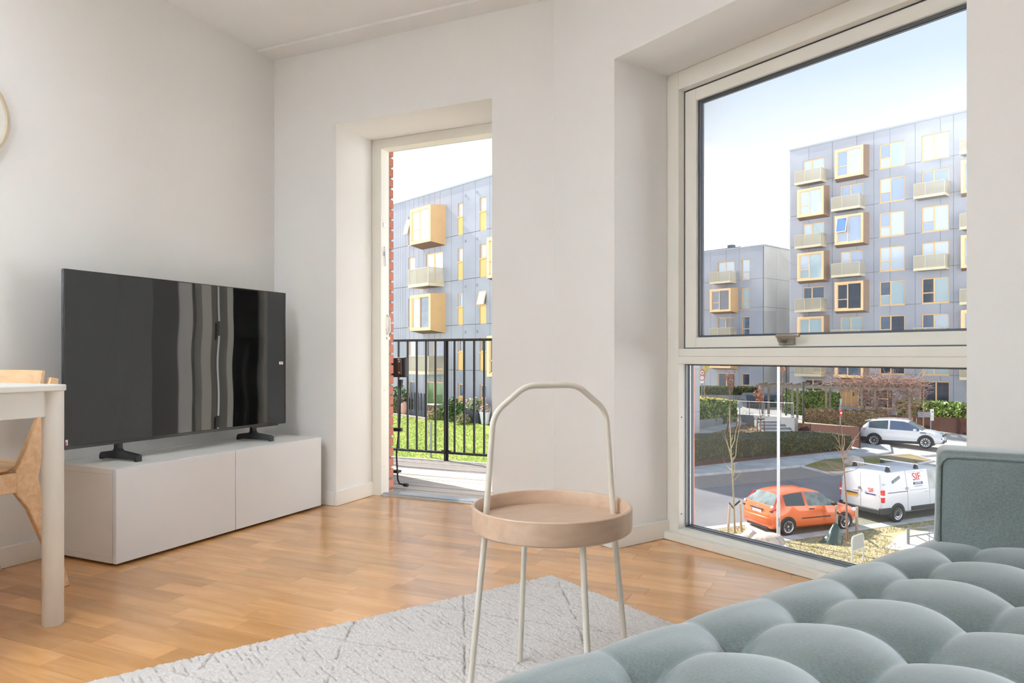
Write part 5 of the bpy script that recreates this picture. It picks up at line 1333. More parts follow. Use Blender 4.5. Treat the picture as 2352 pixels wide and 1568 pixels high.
# dark watering sack
sk = ray(1910,1250); mb = MB(); r = np.random.default_rng(2); n_ = 20
for i in range(13):
    f = i/12; rad = .30*(1-f)**.75+.05; 
    for k in range(n_):
        a = 6.283*k/n_; w_ = 1+.16*math.sin(3*a+f*4)+.1*math.sin(7*a-f*5)+r.uniform(-.05,.05)
        mb.v.append((.02+.16*f+rad*w_*math.cos(a), .1*f+rad*.7*w_*math.sin(a), .64*f+.02*math.sin(5*a)))
for i in range(12):
    for k in range(n_): mb.f.append((i*n_+k,i*n_+(k+1)%n_,(i+1)*n_+(k+1)%n_,(i+1)*n_+k))
mb.f.append(tuple(range(n_-1,-1,-1))); mb.f.append(tuple(12*n_+k for k in range(n_)))
tag(mb.build('watering_sack', mat('dark_sack_plastic', S(54,78,76), .3, var=.2, scale=3), loc=(sk[0],sk[1],sk[2]+.03), smooth=80), 'crumpled dark green sack slumped against the thick stake', 'sack')

def wild_tree(name, label, base, h, r0, m, seed, leaf=None, nleaf=0, lsize=.06, trunk_h=.35, depth=3, spread=.55, kids=(3,4), up=.35):
    root = thing(name, label, 'tree', base, 0); rr = random.Random(seed); mb = MB(); tips = []
    MB().tube([(0,0,-.1),(rr.uniform(-.04,.04),0,h*trunk_h)],[r0,r0*.8],7).build('trunk', m, root, smooth=60)
    grow(mb,(0,0,h*trunk_h),(0,0,1),h*(1-trunk_h)*.62,r0*.8,depth,rr,spread,up,tips,kids); mb.build('branches', m, root, fix=False)
    if leaf and tips:
        r = np.random.default_rng(seed); P = [Vector(tips[r.integers(0,len(tips))])+Vector(r.normal(0,.06,3)) for _ in range(nleaf)]; lf = MB(); leaf_cloud(lf,P,[(0,0,1)]*nleaf,lsize,r,1.0); tag(lf.build('leaves', leaf, root, fix=False), kind='stuff')
    return root
M_brownleaf = mat('dry_brown_leaves', S(170,112,84), .8, island=.3, var=.1); M_orangeleaf = mat('copper_leaves', S(206,140,104), .7, island=.25, var=.1); M_yelleaf = mat('spring_yellow_leaves', S(220,206,110), .7, island=.2, var=.1)
b_ = ray(1677,1000); wild_tree('young_tree', 'dark thin tree with few dry leaves rising left of the stairs', b_, 4.3, .05, M_barkr, 12, M_brownleaf, 160, .07, .40, 3, .45)
b3 = ray(1746,1000); wild_tree('young_tree', 'small tree with clustered brown leaves between two brown stakes', b3, 2.9, .04, M_barkr, 15, M_brownleaf, 260, .07, .45, 2, .4)
stake('brown stake left of the small brown-leaved tree', ray(1739.5,1001), 1.1, .04, M_stakeb); stake('brown stake right of the small brown-leaved tree', ray(1755.5,1001), 1.0, .04, M_stakeb)
a1, a2 = ray(1739.5,1001), ray(1755.5,1001); strap('black strap across the brown stakes, left half', (a1[0],a1[1]-.05,zrow(960,a1[1])), (b3[0],b3[1]-.05,zrow(964,b3[1]))); strap('black strap across the brown stakes, right half', (b3[0],b3[1]-.05,zrow(964,b3[1])), (a2[0],a2[1]-.05,zrow(961,a2[1])))
a1, a2 = ray(1668,995), ray(1692,992); stake('dark slanting stake at the thin tree left of the stairs', a1, 1.0, .04, M_stakeb, (.2,0)); stake('upright brown stake at the thin tree left of the stairs', a2, 1.0, .04, M_stakeb)
xy = xyat(1797,58); wild_tree('copper_tree', 'tree with copper coloured leaves behind the grey lamp post', (*xy,-3.8), 4.8, .07, M_barkr, 5, M_orangeleaf, 900, .09, .3, 3, .5)
xy = xyat(1617,57); wild_tree('yellow_tree', 'slim tree with yellow spring leaves by the round road signs', (*xy,-3.8), 4.4, .05, M_bark, 6, M_yelleaf, 500, .07, .38, 3, .4)
xy = xyat(2093,50); wild_tree('thin_tree', 'thin pale leafless tree beside the vine pergola', (*xy,G(*xy)), 3.8, .035, M_bark, 22, None, 0, .05, .5, 2, .4)
xy = xyat(2121,50.5); wild_tree('thin_tree', 'slender bare tree next to the information sign', (*xy,G(*xy)), 4.2, .04, M_bark, 23, None, 0, .05, .55, 3, .5)
for lab, px_ in (('thin pale stake left of the slender bare tree',2095.5),('thin pale stake close to the pergola vine',2105)):
    xy = xyat(px_,49.5); stake(lab, (*xy,G(*xy)), 1.0, .035)

# ---------------------------------------------------------------- pergola with bare vines
M_perg = mat('grey_timber', S(132,124,112), .9, var=.12, scale=3)
pa, pb = Vector((*xyat(1736,54),0)), Vector((*xyat(2112,48.5),0)); t = (pb-pa).normalized(); nn = Vector((-t.y,t.x,0)); L = (pb-pa).length; PZ = zrow(887,51)
pg = thing('pergola', 'long grey timber pergola in front of the tall house', 'pergola', (pa.x,pa.y,0), math.atan2(t.y,t.x))
for yy in (0,2.2): MB().box(0,L,yy-.05,yy+.05,PZ-.2,PZ).build('beam', M_perg, pg)
me = MB().box(-.035,.035,-.35,2.55,PZ,PZ+.14).mesh('rafter', M_perg); x = .3
while x < L: inst('rafter', me, pg, (x,0,0)); x += .62
gz = G(pa.x+t.x*L/2, pa.y+t.y*L/2)
for x in (.5, 2.6, 4.9, 7.2, L-2.7, L-.6):
    for yy in (0,2.2): MB().box(x-.07,x+.07,yy-.07,yy+.07,gz-.5,PZ-.2).build('post', M_perg, pg)
vine = MB(); rr = random.Random(9)
def vine_run(x, y, z, n, dirx):
    p = Vector((x,y,z)); pts = [p.copy()]; d = Vector((dirx,rr.uniform(-.5,.5),rr.uniform(-.3,.4)))
    for _ in range(n):
        d = (d + Vector((rr.uniform(-.6,.6),rr.uniform(-.6,.6),rr.uniform(-.6,.5)))).normalized(); p = p + d*.16; p.z = max(p.z, z-.55); pts.append(p.copy())
    vine.tube(pts, [.022*(1-.7*i/n) for i in range(n+1)], 3, cap=False)
for _ in range(380):
    x = L*(.42+.58*rr.random()**.8); dens = rr.random(); vine_run(x, rr.uniform(-.3,2.4), PZ+rr.uniform(-.05,.35)+(.25 if x > L*.68 else 0), rr.randint(6,12), rr.choice((-1,1)))
for _ in range(620):
    c = rr.choice((L*.74,L*.70,L*.93,L*.95,L*.80)); w_ = 1.2; f = rr.random(); x = c+rr.gauss(0,.45*(1-.55*f)); z = PZ+.2-2.3*f*f
    vine_run(x, rr.uniform(-.2,.9), z, rr.randint(4,9), rr.choice((-1,1)))
vn = thing('vine', 'tangled bare brown vine climbing over the pergola', 'vine', (pa.x,pa.y,0), math.atan2(t.y,t.x)); tag(vine.build('vine_stems', mat('vine_stem', S(150,120,108), .9, var=.15, scale=3, island=.25), vn, fix=False), kind='stuff')
for x in (L*.74, L*.94): MB().tube([(x,.1,gz-.2),(x+.1,.0,gz+1.0),(x-.05,.1,PZ)],[.07,.06,.04],7).build('vine_trunk', M_barkr, vn, smooth=60)

# ---------------------------------------------------------------- boulders
M_rock = two_tone('granite_boulder', S(186,168,160), S(150,138,136), 3, .9, .35, .7, detail=8, bump=.5, bscale=12, c3=S(200,186,172))
def boulder(label, c, size, seed, rz=0):
    r = np.random.default_rng(seed); bm = bmesh.new(); bmesh.ops.create_icosphere(bm, subdivisions=3, radius=1)
    pl = [(Vector(r.normal(0,1,3)).normalized(), r.uniform(.62,.9)) for _ in range(9)]
    for v_ in bm.verts:
        p = v_.co.copy()
        for n_, d in pl:
            k = p.dot(n_)-d
            if k > 0: p -= n_*k*.85
        v_.co = Vector((p.x*size[0],p.y*size[1],p.z*size[2]))
    me = bpy.data.meshes.new('boulder'); bm.to_mesh(me); bm.free(); me.shade_smooth(); me.set_sharp_from_angle(angle=math.radians(28)); me.materials.append(M_rock)
    o = bpy.data.objects.new('boulder', me); col.objects.link(o); o.location = (c[0],c[1],c[2]+size[2]*.45); o.rotation_euler = (0,0,rz); return tag(o, label, 'boulder', 'boulders below the window')
boulder('largest grey-pink boulder at the foot of the lamp post', ray(1762,1262), (.62,.5,.42), 1, .4)
boulder('rounded beige boulder on top behind the largest boulder', ray(1726,1242), (.36,.3,.30), 2, 1.0)
boulder('low pale boulder left of the boulder pile', ray(1702,1243), (.38,.3,.20), 3, 2.0)
boulder('brownish flat boulder right of the lamp post foot', ray(1788,1270), (.30,.4,.24), 4, 1.0)
boulder('lone pink boulder on the gravel island behind the van', ray(1961,1070), (.55,.45,.42), 6, .3)
# ================================================================ OUTSIDE: street furniture
lp = ray(1788,1243)
M_galvl = mat('bright_galvanised_steel', S(190,193,197), .45, .35)
lt = thing('street_lamp', 'tall galvanised street lamp post in front of the orange car', 'lamp post', lp, 0)
top = zrow(806,lp[1])-lp[2]
MB().tube([(0,0,-.1),(0,0,1.2),(0,0,1.3),(0,0,top)],[.062,.062,.050,.044],14).build('pole', M_galvl, lt, smooth=40)
MB().hexa([(-.05,-.05,top-.02),(.10,-.05,top-.02),(.10,.10,top-.02),(-.05,.10,top-.02)],[(-.04,-.04,top+.10),(.06,-.04,top+.10),(.06,.06,top+.10),(-.04,.06,top+.10)]).build('lamp_head', M_galv, lt)
MB().box(-.02,.02,-.064,-.05,.5,.8).build('service_door', M_galv, lt)
bl = ray(1845,994); ll = thing('path_lamp', 'black square path lamp behind the long hedge', 'lamp post', bl, 0)
hB = zrow(877,bl[1])-bl[2]; MB().box(-.05,.05,-.05,.05,-.1,hB).build('pole', M_blackm, ll); MB().box(-.05,.26,-.09,.09,hB-.10,hB+.02).build('lamp_head', M_blackm, ll); MB().box(-.22,-.05,-.06,.06,hB-.68,hB-.58).build('lower_lamp', M_blackm, ll)
xy = xyat(1805.5,56); hz_ = zrow(838,56); ll = thing('path_lamp', 'distant black path lamp at the foot of the tall house', 'lamp post', (*xy,G(*xy)), 0)
MB().box(-.05,.05,-.05,.05,-.1,hz_-G(*xy)).build('pole', M_blackm, ll); MB().box(-.05,.26,-.09,.09,hz_-G(*xy)-.1,hz_-G(*xy)).build('lamp_head', M_blackm, ll)
M_red = mat('sign_red', S(206,46,48), .45); M_signw = mat('sign_white', S(236,236,234), .5); M_signb = mat('sign_back_grey', S(150,160,170), .5, .4); M_signk = mat('sign_black', S(30,30,30), .5)
def disc(r0, r1, y0, y1, zc, n=24): 
    return MB().lathe([(r0,y0),(r1,y0),(r1,y1),(r0,y1)] if r0 > 0 else [(r1,y0),(r1,y1)], n, Matrix.Translation((0,0,zc)) @ Matrix.Rotation(math.pi/2,4,'X'), closed=r0 > 0)
# two round restriction signs on one post
xy = xyat(1612.5,57); gz_ = G(*xy); sg = thing('road_sign', 'post with two round red-ringed road signs at the left', 'sign', (*xy,gz_), 0)
MB().tube([(0,.03,0),(0,.03,zrow(846,57)-gz_)],.035,8).build('post', M_galv, sg)
for zc in (zrow(855.5,57)-gz_, zrow(867.5,57)-gz_):
    MB().lathe([(.155,-.01),(.155,.01)],24,Matrix.Translation((0,0,zc)) @ Matrix.Rotation(math.pi/2,4,'X')).build('sign_plate', M_signw, sg); disc(.155,.205,-.012,.012,zc).build('red_ring', M_red, sg)
zc = zrow(855.5,57)-gz_
MB().box(-.09,.09,-.02,-.012,zc-.04,zc+.0).box(-.05,.05,-.02,-.012,zc,zc+.04).build('car_symbol', M_signk, sg); zc = zrow(867.5,57)-gz_
MB().box(-.07,.07,-.02,-.012,zc-.03,zc+.03).build('grey_symbol', mat('sign_grey', S(190,190,190), .5), sg); zc = zrow(877,57)-gz_; MB().box(-.13,.13,-.01,.01,zc-.09,zc+.09).build('text_plate', M_signw, sg)
# no-entry sign with the back of another sign above it
b_ = ray(1931.5,1010); sg = thing('road_sign', 'post with red no-entry sign behind the long hedge', 'sign', b_, math.radians(48))
zc = zrow(948,b_[1])-b_[2]; MB().tube([(0,.04,0),(0,.04,zrow(916,b_[1])-b_[2])],.035,8).build('post', M_galv, sg)
MB().lathe([(.245,-.012),(.245,.008)],28,Matrix.Translation((0,0,zc)) @ Matrix.Rotation(math.pi/2,4,'X')).build('sign_plate', M_red, sg); MB().box(-.18,.18,-.02,-.008,zc-.045,zc+.045).build('white_bar', M_signw, sg)
zt = zrow(916,b_[1])-b_[2]; MB().slab([(-.25,.0,zt),(.25,.0,zt),(.05,.0,zt-.44),(-.05,.0,zt-.44)],(0,.02,0)).build('upper_sign_back', M_signb, sg)
b_ = ray(1966,1024); sg = thing('notice_sign', 'small red and white notice on a post at the end of the long hedge', 'sign', b_, 0); zc = zrow(1004,b_[1])-b_[2]
MB().tube([(0,.03,0),(0,.03,zc)],.02,6).build('post', M_galv, sg); MB().box(-.18,.18,-.01,.01,zc-.11,zc+.11).build('sign_plate', M_signw, sg); MB().box(-.14,.16,-.016,-.01,zc-.075,zc+.075).build('red_field', M_red, sg); MB().box(-.05,.12,-.02,-.016,zc-.03,zc+.02).build('white_print', M_signw, sg); MB().box(-.125,-.09,-.02,-.016,zc-.06,zc+.06).build('white_symbol', M_signw, sg)
# bollards
for i, px_ in enumerate((2043,2062,2182,2201,2219)):
    q_ = ray(px_, 989+ (0 if px_ > 2100 else -16)); o = thing('bollard', ['grey bollard behind the roof of the white car, left one','grey bollard behind the roof of the white car, right one','grey bollard right of the rusty planter, left of three','grey bollard right of the rusty planter, middle of three','grey bollard right of the rusty planter, right of three'][i], 'bollard', q_, 0, 'grey bollards near the white car')
    MB().tube([(0,0,-.1),(0,0,.80)],.07,12).build('bollard_tube', mat('bollard_grey', S(120,122,128), .5, .3), o, smooth=40); MB().lathe([(.075,.80),(.075,.86),(.06,.90)],12).build('bollard_cap', M_galv, o, smooth=40)
# information sign, bench board and planter
xy = xyat(2141,50); gz_ = G(*xy); o = thing('information_sign', 'slim white information sign above the rusty planter', 'sign', (*xy,gz_), 0)
MB().box(-.12,.12,-.04,.04,zrow(966,50)-gz_,zrow(939,50)-gz_).build('sign_panel', M_signw, o, bevel=.04); MB().box(-.12,-.06,-.02,.02,0,zrow(966,50)-gz_).build('sign_leg', M_galv, o); MB().box(-.03,.05,-.05,-.04,zrow(947,50)-gz_,zrow(944,50)-gz_).build('red_mark', M_red, o)
MB().box(-1.0,-.13,-.02,.02,zrow(958,50)-gz_,zrow(946,50)-gz_).build('side_board', mat('notice_board_grey', S(150,158,168), .5), o)
pa_, pb_ = ray(2100,986), ray(2172,986); pl = thing('planter', 'low rusty steel planter with dry grass tuft beside the bollards', 'planter', (pa_[0],pa_[1],pa_[2]), math.atan2(pb_[1]-pa_[1],pb_[0]-pa_[0])); Lp = math.hypot(pb_[0]-pa_[0],pb_[1]-pa_[1])
MB().box(0,Lp,0,.06,-.3,.32).box(Lp-.06,Lp,.06,2.2,-.3,.32).box(0,.06,.06,2.2,-.3,.32).box(0,Lp,2.2,2.26,-.3,.32).build('planter_wall', M_corten, pl); MB().box(.06,Lp-.06,.06,2.2,-.2,.26).build('soil', M_drystrip, pl)
tf = MB(); rr = random.Random(3)
for _ in range(120):
    a = rr.uniform(0,6.28); l_ = rr.uniform(.2,.5); tf.tube([(Lp*.55,1.0,.25),(Lp*.55+math.cos(a)*l_*.7,1.0+math.sin(a)*l_*.7,.25+l_)],[.02,.004],3,cap=False)
tag(tf.build('grass_tuft', mat('dry_tuft', S(150,116,90), .9, island=.3, var=.1), pl, fix=False), kind='stuff')
# grey tubular sign stand and bicycle stand on the grass
a_, b_ = ray(1957,1304), ray(1983,1293); ang = math.atan2(b_[1]-a_[1],b_[0]-a_[0]); w_ = math.hypot(b_[0]-a_[0],b_[1]-a_[1]); hT = zrow(1233,a_[1])-a_[2]
o = thing('sign_stand', 'grey tubular hoop stand with blank metal plate on the grass', 'stand', a_, ang)
MB().tube(fillet([(0,0,-.1),(0,0,hT),(w_,0,hT),(w_,0,-.1)],.16),.026,10).build('hoop', mat('matt_grey_tube', S(186,190,192), .5, .4), o, smooth=60); MB().box(.02,w_-.02,-.006,.006,hT-.42,hT-.03).build('plate', mat('stand_plate', S(158,164,166), .5, .3), o); MB().tube([(0,0,hT-.45),(w_,0,hT-.45)],.018,8).build('cross_bar', MATS['matt_grey_tube'], o, smooth=60)
a_ = ray(2086,1253); ang = math.radians(24); o = thing('bicycle_stand', 'galvanised bicycle stand with slanted loops beside the sofa edge', 'bicycle stand', a_, ang); hT = .58
MB().tube([(0,0,-.1),(0,0,hT)],.045,10).build('end_post', M_galv, o, smooth=60)
for z_ in (hT-.03,.30): MB().tube([(0,0,z_),(3.2,0,z_+.0)],.02,8).build('rail', M_galv, o, smooth=60)
for k in range(6): MB().tube(fillet([(.35+.5*k,-.02,hT-.03),(.60+.5*k,-.30,hT+.02),(.62+.5*k,-.30,.1),(.38+.5*k,-.02,.28)],.08),.012,6).build('wheel_loop', M_galv, o, smooth=60)
# dome-lidded waste containers
M_bin = mat('dark_bin_plastic', S(58,60,66), .35)
for lab, pxa, pxb, dep in (('dark dome-lidded waste container, left one behind the railing',1715,1768,60.5),('dark dome-lidded waste container, right one behind the railing',1763,1801,61.5)):
    x0, x1 = xyat(pxa,dep)[0], xyat(pxb,dep)[0]; w_ = x1-x0; zt = zrow(902.5,dep); zb = zrow(936,dep); o = thing('waste_container', lab, 'container', ((x0+x1)/2,dep,zb), 0, 'waste containers')
    h = zt-zb; MB().box(-w_/2,w_/2,0,1.4,-.9,h*.5).build('container_body', M_bin, o, bevel=.05)
    mb = MB(); pts = [(-w_/2-.04,.7+.78*math.cos(a),h*.5+h*.5*math.sin(a)) for a in np.linspace(math.pi,0,13)]; mb.slab(pts,(w_+.08,0,0)); mb.build('dome_lid', mat('bin_lid', S(74,78,86), .25), o, smooth=40)
    MB().box(-.12,.1,-.03,0,h*.42,h*.5).build('label_plate', mat('bin_label', S(96,176,130), .5), o)
# round traffic mirror on the railing, and bicycles
xy = xyat(1699.5,52); gz_ = G(*xy); o = thing('round_sign', 'round grey-backed sign left of the stair railing', 'sign', (*xy,gz_), .5); zc = zrow(929,52)-gz_
MB().tube([(0,.03,0),(0,.03,zc)],.03,6).build('post', M_galv, o); MB().lathe([(.27,0),(.27,.02)],24,Matrix.Translation((0,0,zc)) @ Matrix.Rotation(math.pi/2,4,'X')).build('sign_plate', M_signb, o)
def bicycle(label, px_, py_, rz, fc):
    p = xyat(px_,54.0); z_ = G(*p); o = thing('bicycle', label, 'bicycle', (p[0],p[1],z_), rz, 'bicycles in the racks at the tall house'); tm = M_blackm; fm = mat('bike_frame_'+fc[0], fc[1], .4)
    for x in (-.5,.5):
        w = MB(); w.lathe([(.30,-.02),(.335,-.02),(.335,.02),(.30,.02)],18,Matrix.Translation((x,0,.335)) @ Matrix.Rotation(math.pi/2,4,'X'),closed=True); w.build('wheel', tm, o)
    MB().tube([(-.5,0,.335),(-.12,0,.3),(.38,0,.78),(-.22,0,.74),(-.12,0,.3)],.02,5).tube([(.5,0,.335),(.36,0,.9)],.02,5).tube([(-.5,0,.335),(-.22,0,.74)],.015,5).build('bike_frame', fm, o); MB().tube([(.3,-.25,.95),(.38,0,.95),(.3,.25,.95)],.015,5).build('handlebar', M_galv, o); MB().box(-.34,-.12,-.07,.07,.86,.92).build('saddle', tm, o)
for i, (px_, c) in enumerate(((1879,('white',S(220,220,216))),(1896,('green',S(96,160,90))),(1908,('dark',S(50,52,58))),(1922,('grey',S(140,144,150))),(1960,('dark',S(50,52,58))),(1978,('silver',S(190,194,198))),(1990,('dark',S(50,52,58))))):
    bicycle(['white bicycle left in the rack by the laurel hedge','green bicycle in the rack by the laurel hedge','dark bicycle in the rack by the laurel hedge','grey bicycle just left of the no-entry sign','dark bicycle left of the entrance door glass','silver bicycle in front of the entrance glass','dark bicycle right beside the vine trunk'][i], px_, 940, .9+.2*(i%3), c)

# ---------------------------------------------------------------- garden things in front of the door house
M_terra = mat('terracotta', S(190,112,84), .8); M_pinkpot = mat('pink_clay', S(206,160,146), .8); M_plbox = mat('slate_planter', S(70,74,86), .7); M_whitepot = mat('white_glaze', S(214,216,220), .4)
def at_row(px, py, o=2.0):
    """garden spot on the terrace: column from the pixel, distance in front of the facade"""
    s_ = HC.s_at(px, o); p = hc(s_, o); return (p[0], p[1], lawn_z(*p)+.03)
def pot(name, label, px, o, prof, m):
    p = at_row(px,0,o); return tag(MB().lathe(prof,20).build(name, m, loc=p, smooth=40), label, 'pot')
pot('clay_jar', 'tall pink clay jar left of the dark garden fence', 928.5, 1.9, [(.14,0),(.24,.25),(.27,.5),(.20,.72),(.12,.80),(.14,.84)], M_pinkpot)
pot('flower_pot', 'small terracotta pot at the lawn edge', 991, 1.9, [(.15,0),(.22,.36),(.25,.37),(.25,.43)], M_terra)
pot('flower_pot', 'tall white flower pot at the right lawn edge', 1113.5, 1.4, [(.2,0),(.3,.62),(.32,.63),(.32,.68)], M_whitepot)
def box_planter(label, px, o, w, h):
    p = at_row(px,0,o); r_ = thing('planter_box', label, 'planter', p, FA, 'slate planter boxes'); MB().hexa([(-w/2+.05,0,0),(w/2-.05,0,0),(w/2-.05,w-.1,0),(-w/2+.05,w-.1,0)],[(-w/2,-.05,h),(w/2,-.05,h),(w/2,w-.05,h),(-w/2,w-.05,h)]).build('box', M_plbox, r_); MB().box(-w/2+.04,w/2-.04,0,w-.1,h-.05,h+.01).build('soil', M_mulch, r_)
box_planter('slate grey planter box left of its twin at the lawn edge', 1078, 1.6, .62, .72); box_planter('slate grey planter box right of its twin at the lawn edge', 1091, 1.6, .60, .66)
def shrub(name, label, px, o, rad, h, leaf, n, size, seed, z_add=0):
    p = at_row(px,0,o); r_ = thing(name, label, 'shrub', (p[0],p[1],p[2]+z_add), 0); r = np.random.default_rng(seed)
    mb = MB(); rr = random.Random(seed)
    for _ in range(14): a = rr.uniform(0,6.28); mb.tube([(0,0,0),(rad*.5*math.cos(a),rad*.5*math.sin(a),h*.5),(rad*.85*math.cos(a),rad*.85*math.sin(a),h*rr.uniform(.6,1))],[.025,.015,.006],4,cap=False)
    mb.build('stems', M_barkr, r_, fix=False); P = []; NN = []
    for _ in range(n):
        v_ = r.normal(0,1,3); v_ /= np.linalg.norm(v_); v_[2] = abs(v_[2])*1.0; k = r.uniform(.55,1); P.append((v_[0]*rad*k,v_[1]*rad*k,h*(.15+.85*v_[2]*k))); NN.append(v_)
    lf = MB(); leaf_cloud(lf,P,NN,size,r); tag(lf.build('leaves', leaf, r_, fix=False), kind='stuff')
M_sage = mat('grey_green_leaves', S(142,140,96), .8, var=.2, scale=2, island=.3); M_dark_lf = mat('deep_green_leaves', S(70,104,44), .45, var=.2, scale=2, island=.4); M_pale_lf = mat('pale_shrub_leaves', S(196,176,164), .7, island=.3, var=.1)
shrub('shrub', 'grey-green low shrub beside the terracotta pot', 1003, 1.9, .55, .65, M_sage, 600, .07, 1)
shrub('shrub', 'glossy tall dark green shrub right of the thick railing post', 1038, 1.6, .72, 1.35, M_dark_lf, 900, .11, 2)
shrub('shrub', 'bushy green shrub left of the slate planters', 1060, 1.5, .62, 1.25, M_dark_lf, 700, .09, 3)
shrub('shrub', 'low sage green shrub in front of the bushy green one', 1062, 2.2, .5, .6, M_sage, 500, .07, 4)
shrub('shrub', 'pale shrub growing in the left slate planter', 1078, 1.25, .42, .7, M_pale_lf, 300, .08, 5, .68)
shrub('shrub', 'green-white shrub growing in the right slate planter', 1091, 1.3, .5, .85, mat('variegated_leaves', S(150,160,128), .6, island=.35, var=.1), 420, .1, 6, .62)
shrub('shrub', 'green bush at the left behind the clipped low hedge', 917, .9, .8, 1.9, M_dark_lf, 700, .09, 7)
shrub('shrub', 'dry pale twiggy plant in the white flower pot', 1113.5, 1.4, .35, .6, M_pale_lf, 120, .07, 8, .62)
h0_, h1_ = at_row(890,0,2.1), at_row(924,0,2.1); hedge('low_hedge', 'low clipped olive hedge at the left end of the lawn', 'hedge', h0_, h1_, .9, h0_[2]-.1, h0_[2]+1.0, M_hleaf, M_hdark, .05, 1200, 11, lump=.05)
f0, f1 = HC.s_at(937,1.9), HC.s_at(975,1.9); p0_ = hc(f0,1.9); gf = thing('garden_fence', 'dark garden fence with wire mesh above planter boards', 'fence', (p0_[0],p0_[1],lawn_z(*p0_)), FA); Lf = f1-f0
nn_ = 6
for i in range(nn_): MB().box(Lf*i/(nn_-1)-.03,Lf*i/(nn_-1)+.03,-.03,.03,-.1,1.55-.1*i/nn_).build('fence_post', M_plbox, gf)
for i in range(nn_-1): MB().box(Lf*i/(nn_-1)+.035,Lf*(i+1)/(nn_-1)-.035,-.02,.02,.02,.42).build('fence_board', M_plbox, gf)
for i in range(nn_-1):
    wm = MB(); x0, x1 = Lf*i/(nn_-1)+.03, Lf*(i+1)/(nn_-1)-.03
    for k in range(1,6): wm.tube([(x0+(x1-x0)*k/6,0,.42),(x0+(x1-x0)*k/6,0,1.45)],.006,3,cap=False)
    for k in range(8): wm.tube([(x0,0,.5+.13*k),(x1,0,.5+.13*k)],.006,3,cap=False)
    wm.build('wire_mesh', M_blackm, gf)
# garden table and woven chair by the terrace door
p = at_row(1000,0,1.1); o = thing('garden_table', 'brown garden table with pale top in front of the terrace door', 'table', p, FA); MB().box(-.6,.4,-.4,.4,.74,.78).build('tabletop', M_signw, o); 
for a in (-.55,.35):
    for b in (-.35,.35): MB().box(a-.03,a+.03,b-.03,b+.03,0,.74).build('leg', M_barkr, o)
MB().box(-.55,.35,-.36,-.34,.3,.74).build('front_cloth', M_mulch, o)
p = at_row(1021,0,1.2); o = thing('garden_chair', 'dark woven garden chair beside the brown garden table', 'chair', p, FA+.6); M_rattan = mat('dark_rattan', S(92,84,80), .8, var=.3, scale=20)
MB().box(-.28,.28,-.28,.28,.36,.42).build('seat', M_rattan, o, bevel=.02); MB().slab([(-.28+.56*i/8,.24,.42+.42*math.sin(math.pi*(i/8))**.6) for i in range(9)],(0,.05,0)).build('backrest', M_rattan, o)
for a in (-.24,.24):
    for b in (-.24,.24): MB().tube([(a,b,0),(a,b,.36)],.02,6).build('leg', M_rattan, o)
p = ray_lawn(990,1052); tag(MB().tube([(0,0,-.1),(0,0,zrow(968,p[1])-p[2])],.05,8).build('marker_post', M_galv, loc=p, smooth=40), 'pale slim marker post standing in the lawn', 'post')
# ================================================================ OUTSIDE: cars
M_orange = mat('orange_car_paint', S(222,104,52), .28, .15, coat=.7); M_whitep = mat('white_car_paint', S(206,208,212), .28, 0, coat=.7); M_vanp = mat('white_van_paint', S(204,206,210), .35, 0, coat=.4, var=.015, scale=2)
M_cglass = mat('car_glass', S(58,72,76), .04, spec=.9); M_cglass2 = mat('car_glass_light', S(112,124,124), .05, spec=.9, var=.5, scale=3); M_cglassb = mat('car_glass_blue', S(70,84,110), .04, spec=.9)
M_tyre = mat('tyre_rubber', S(34,34,36), .8); M_rim = mat('alloy_rim', S(196,198,200), .3, .8); M_cplast = mat('car_black_plastic', S(44,45,48), .6); M_tail = mat('tail_light_red', S(206,36,40), .2, coat=.6); M_lampc = mat('lamp_clear', S(226,228,230), .15, coat=.6)
M_plate = mat('plate_white', S(226,226,226), .5); M_platey = mat('plate_yellow', S(236,180,64), .5); M_pprint = mat('plate_print', S(150,146,140), .6); M_pblue = mat('plate_blue', S(60,86,160), .5)
RINGN = 8
def ring_pts(st):
    x, zb, zbelt, ztop, wl, wb, wr = st
    zm = zb + (zbelt-zb)*.5
    return [(0,zb),(wl*.86,zb),(wl*.985,zb+.09),(wl,zm),(wb,zbelt),(wr,ztop-min(.05,(ztop-zbelt)*.35)),(wr*.82,ztop),(0,ztop+.018)]
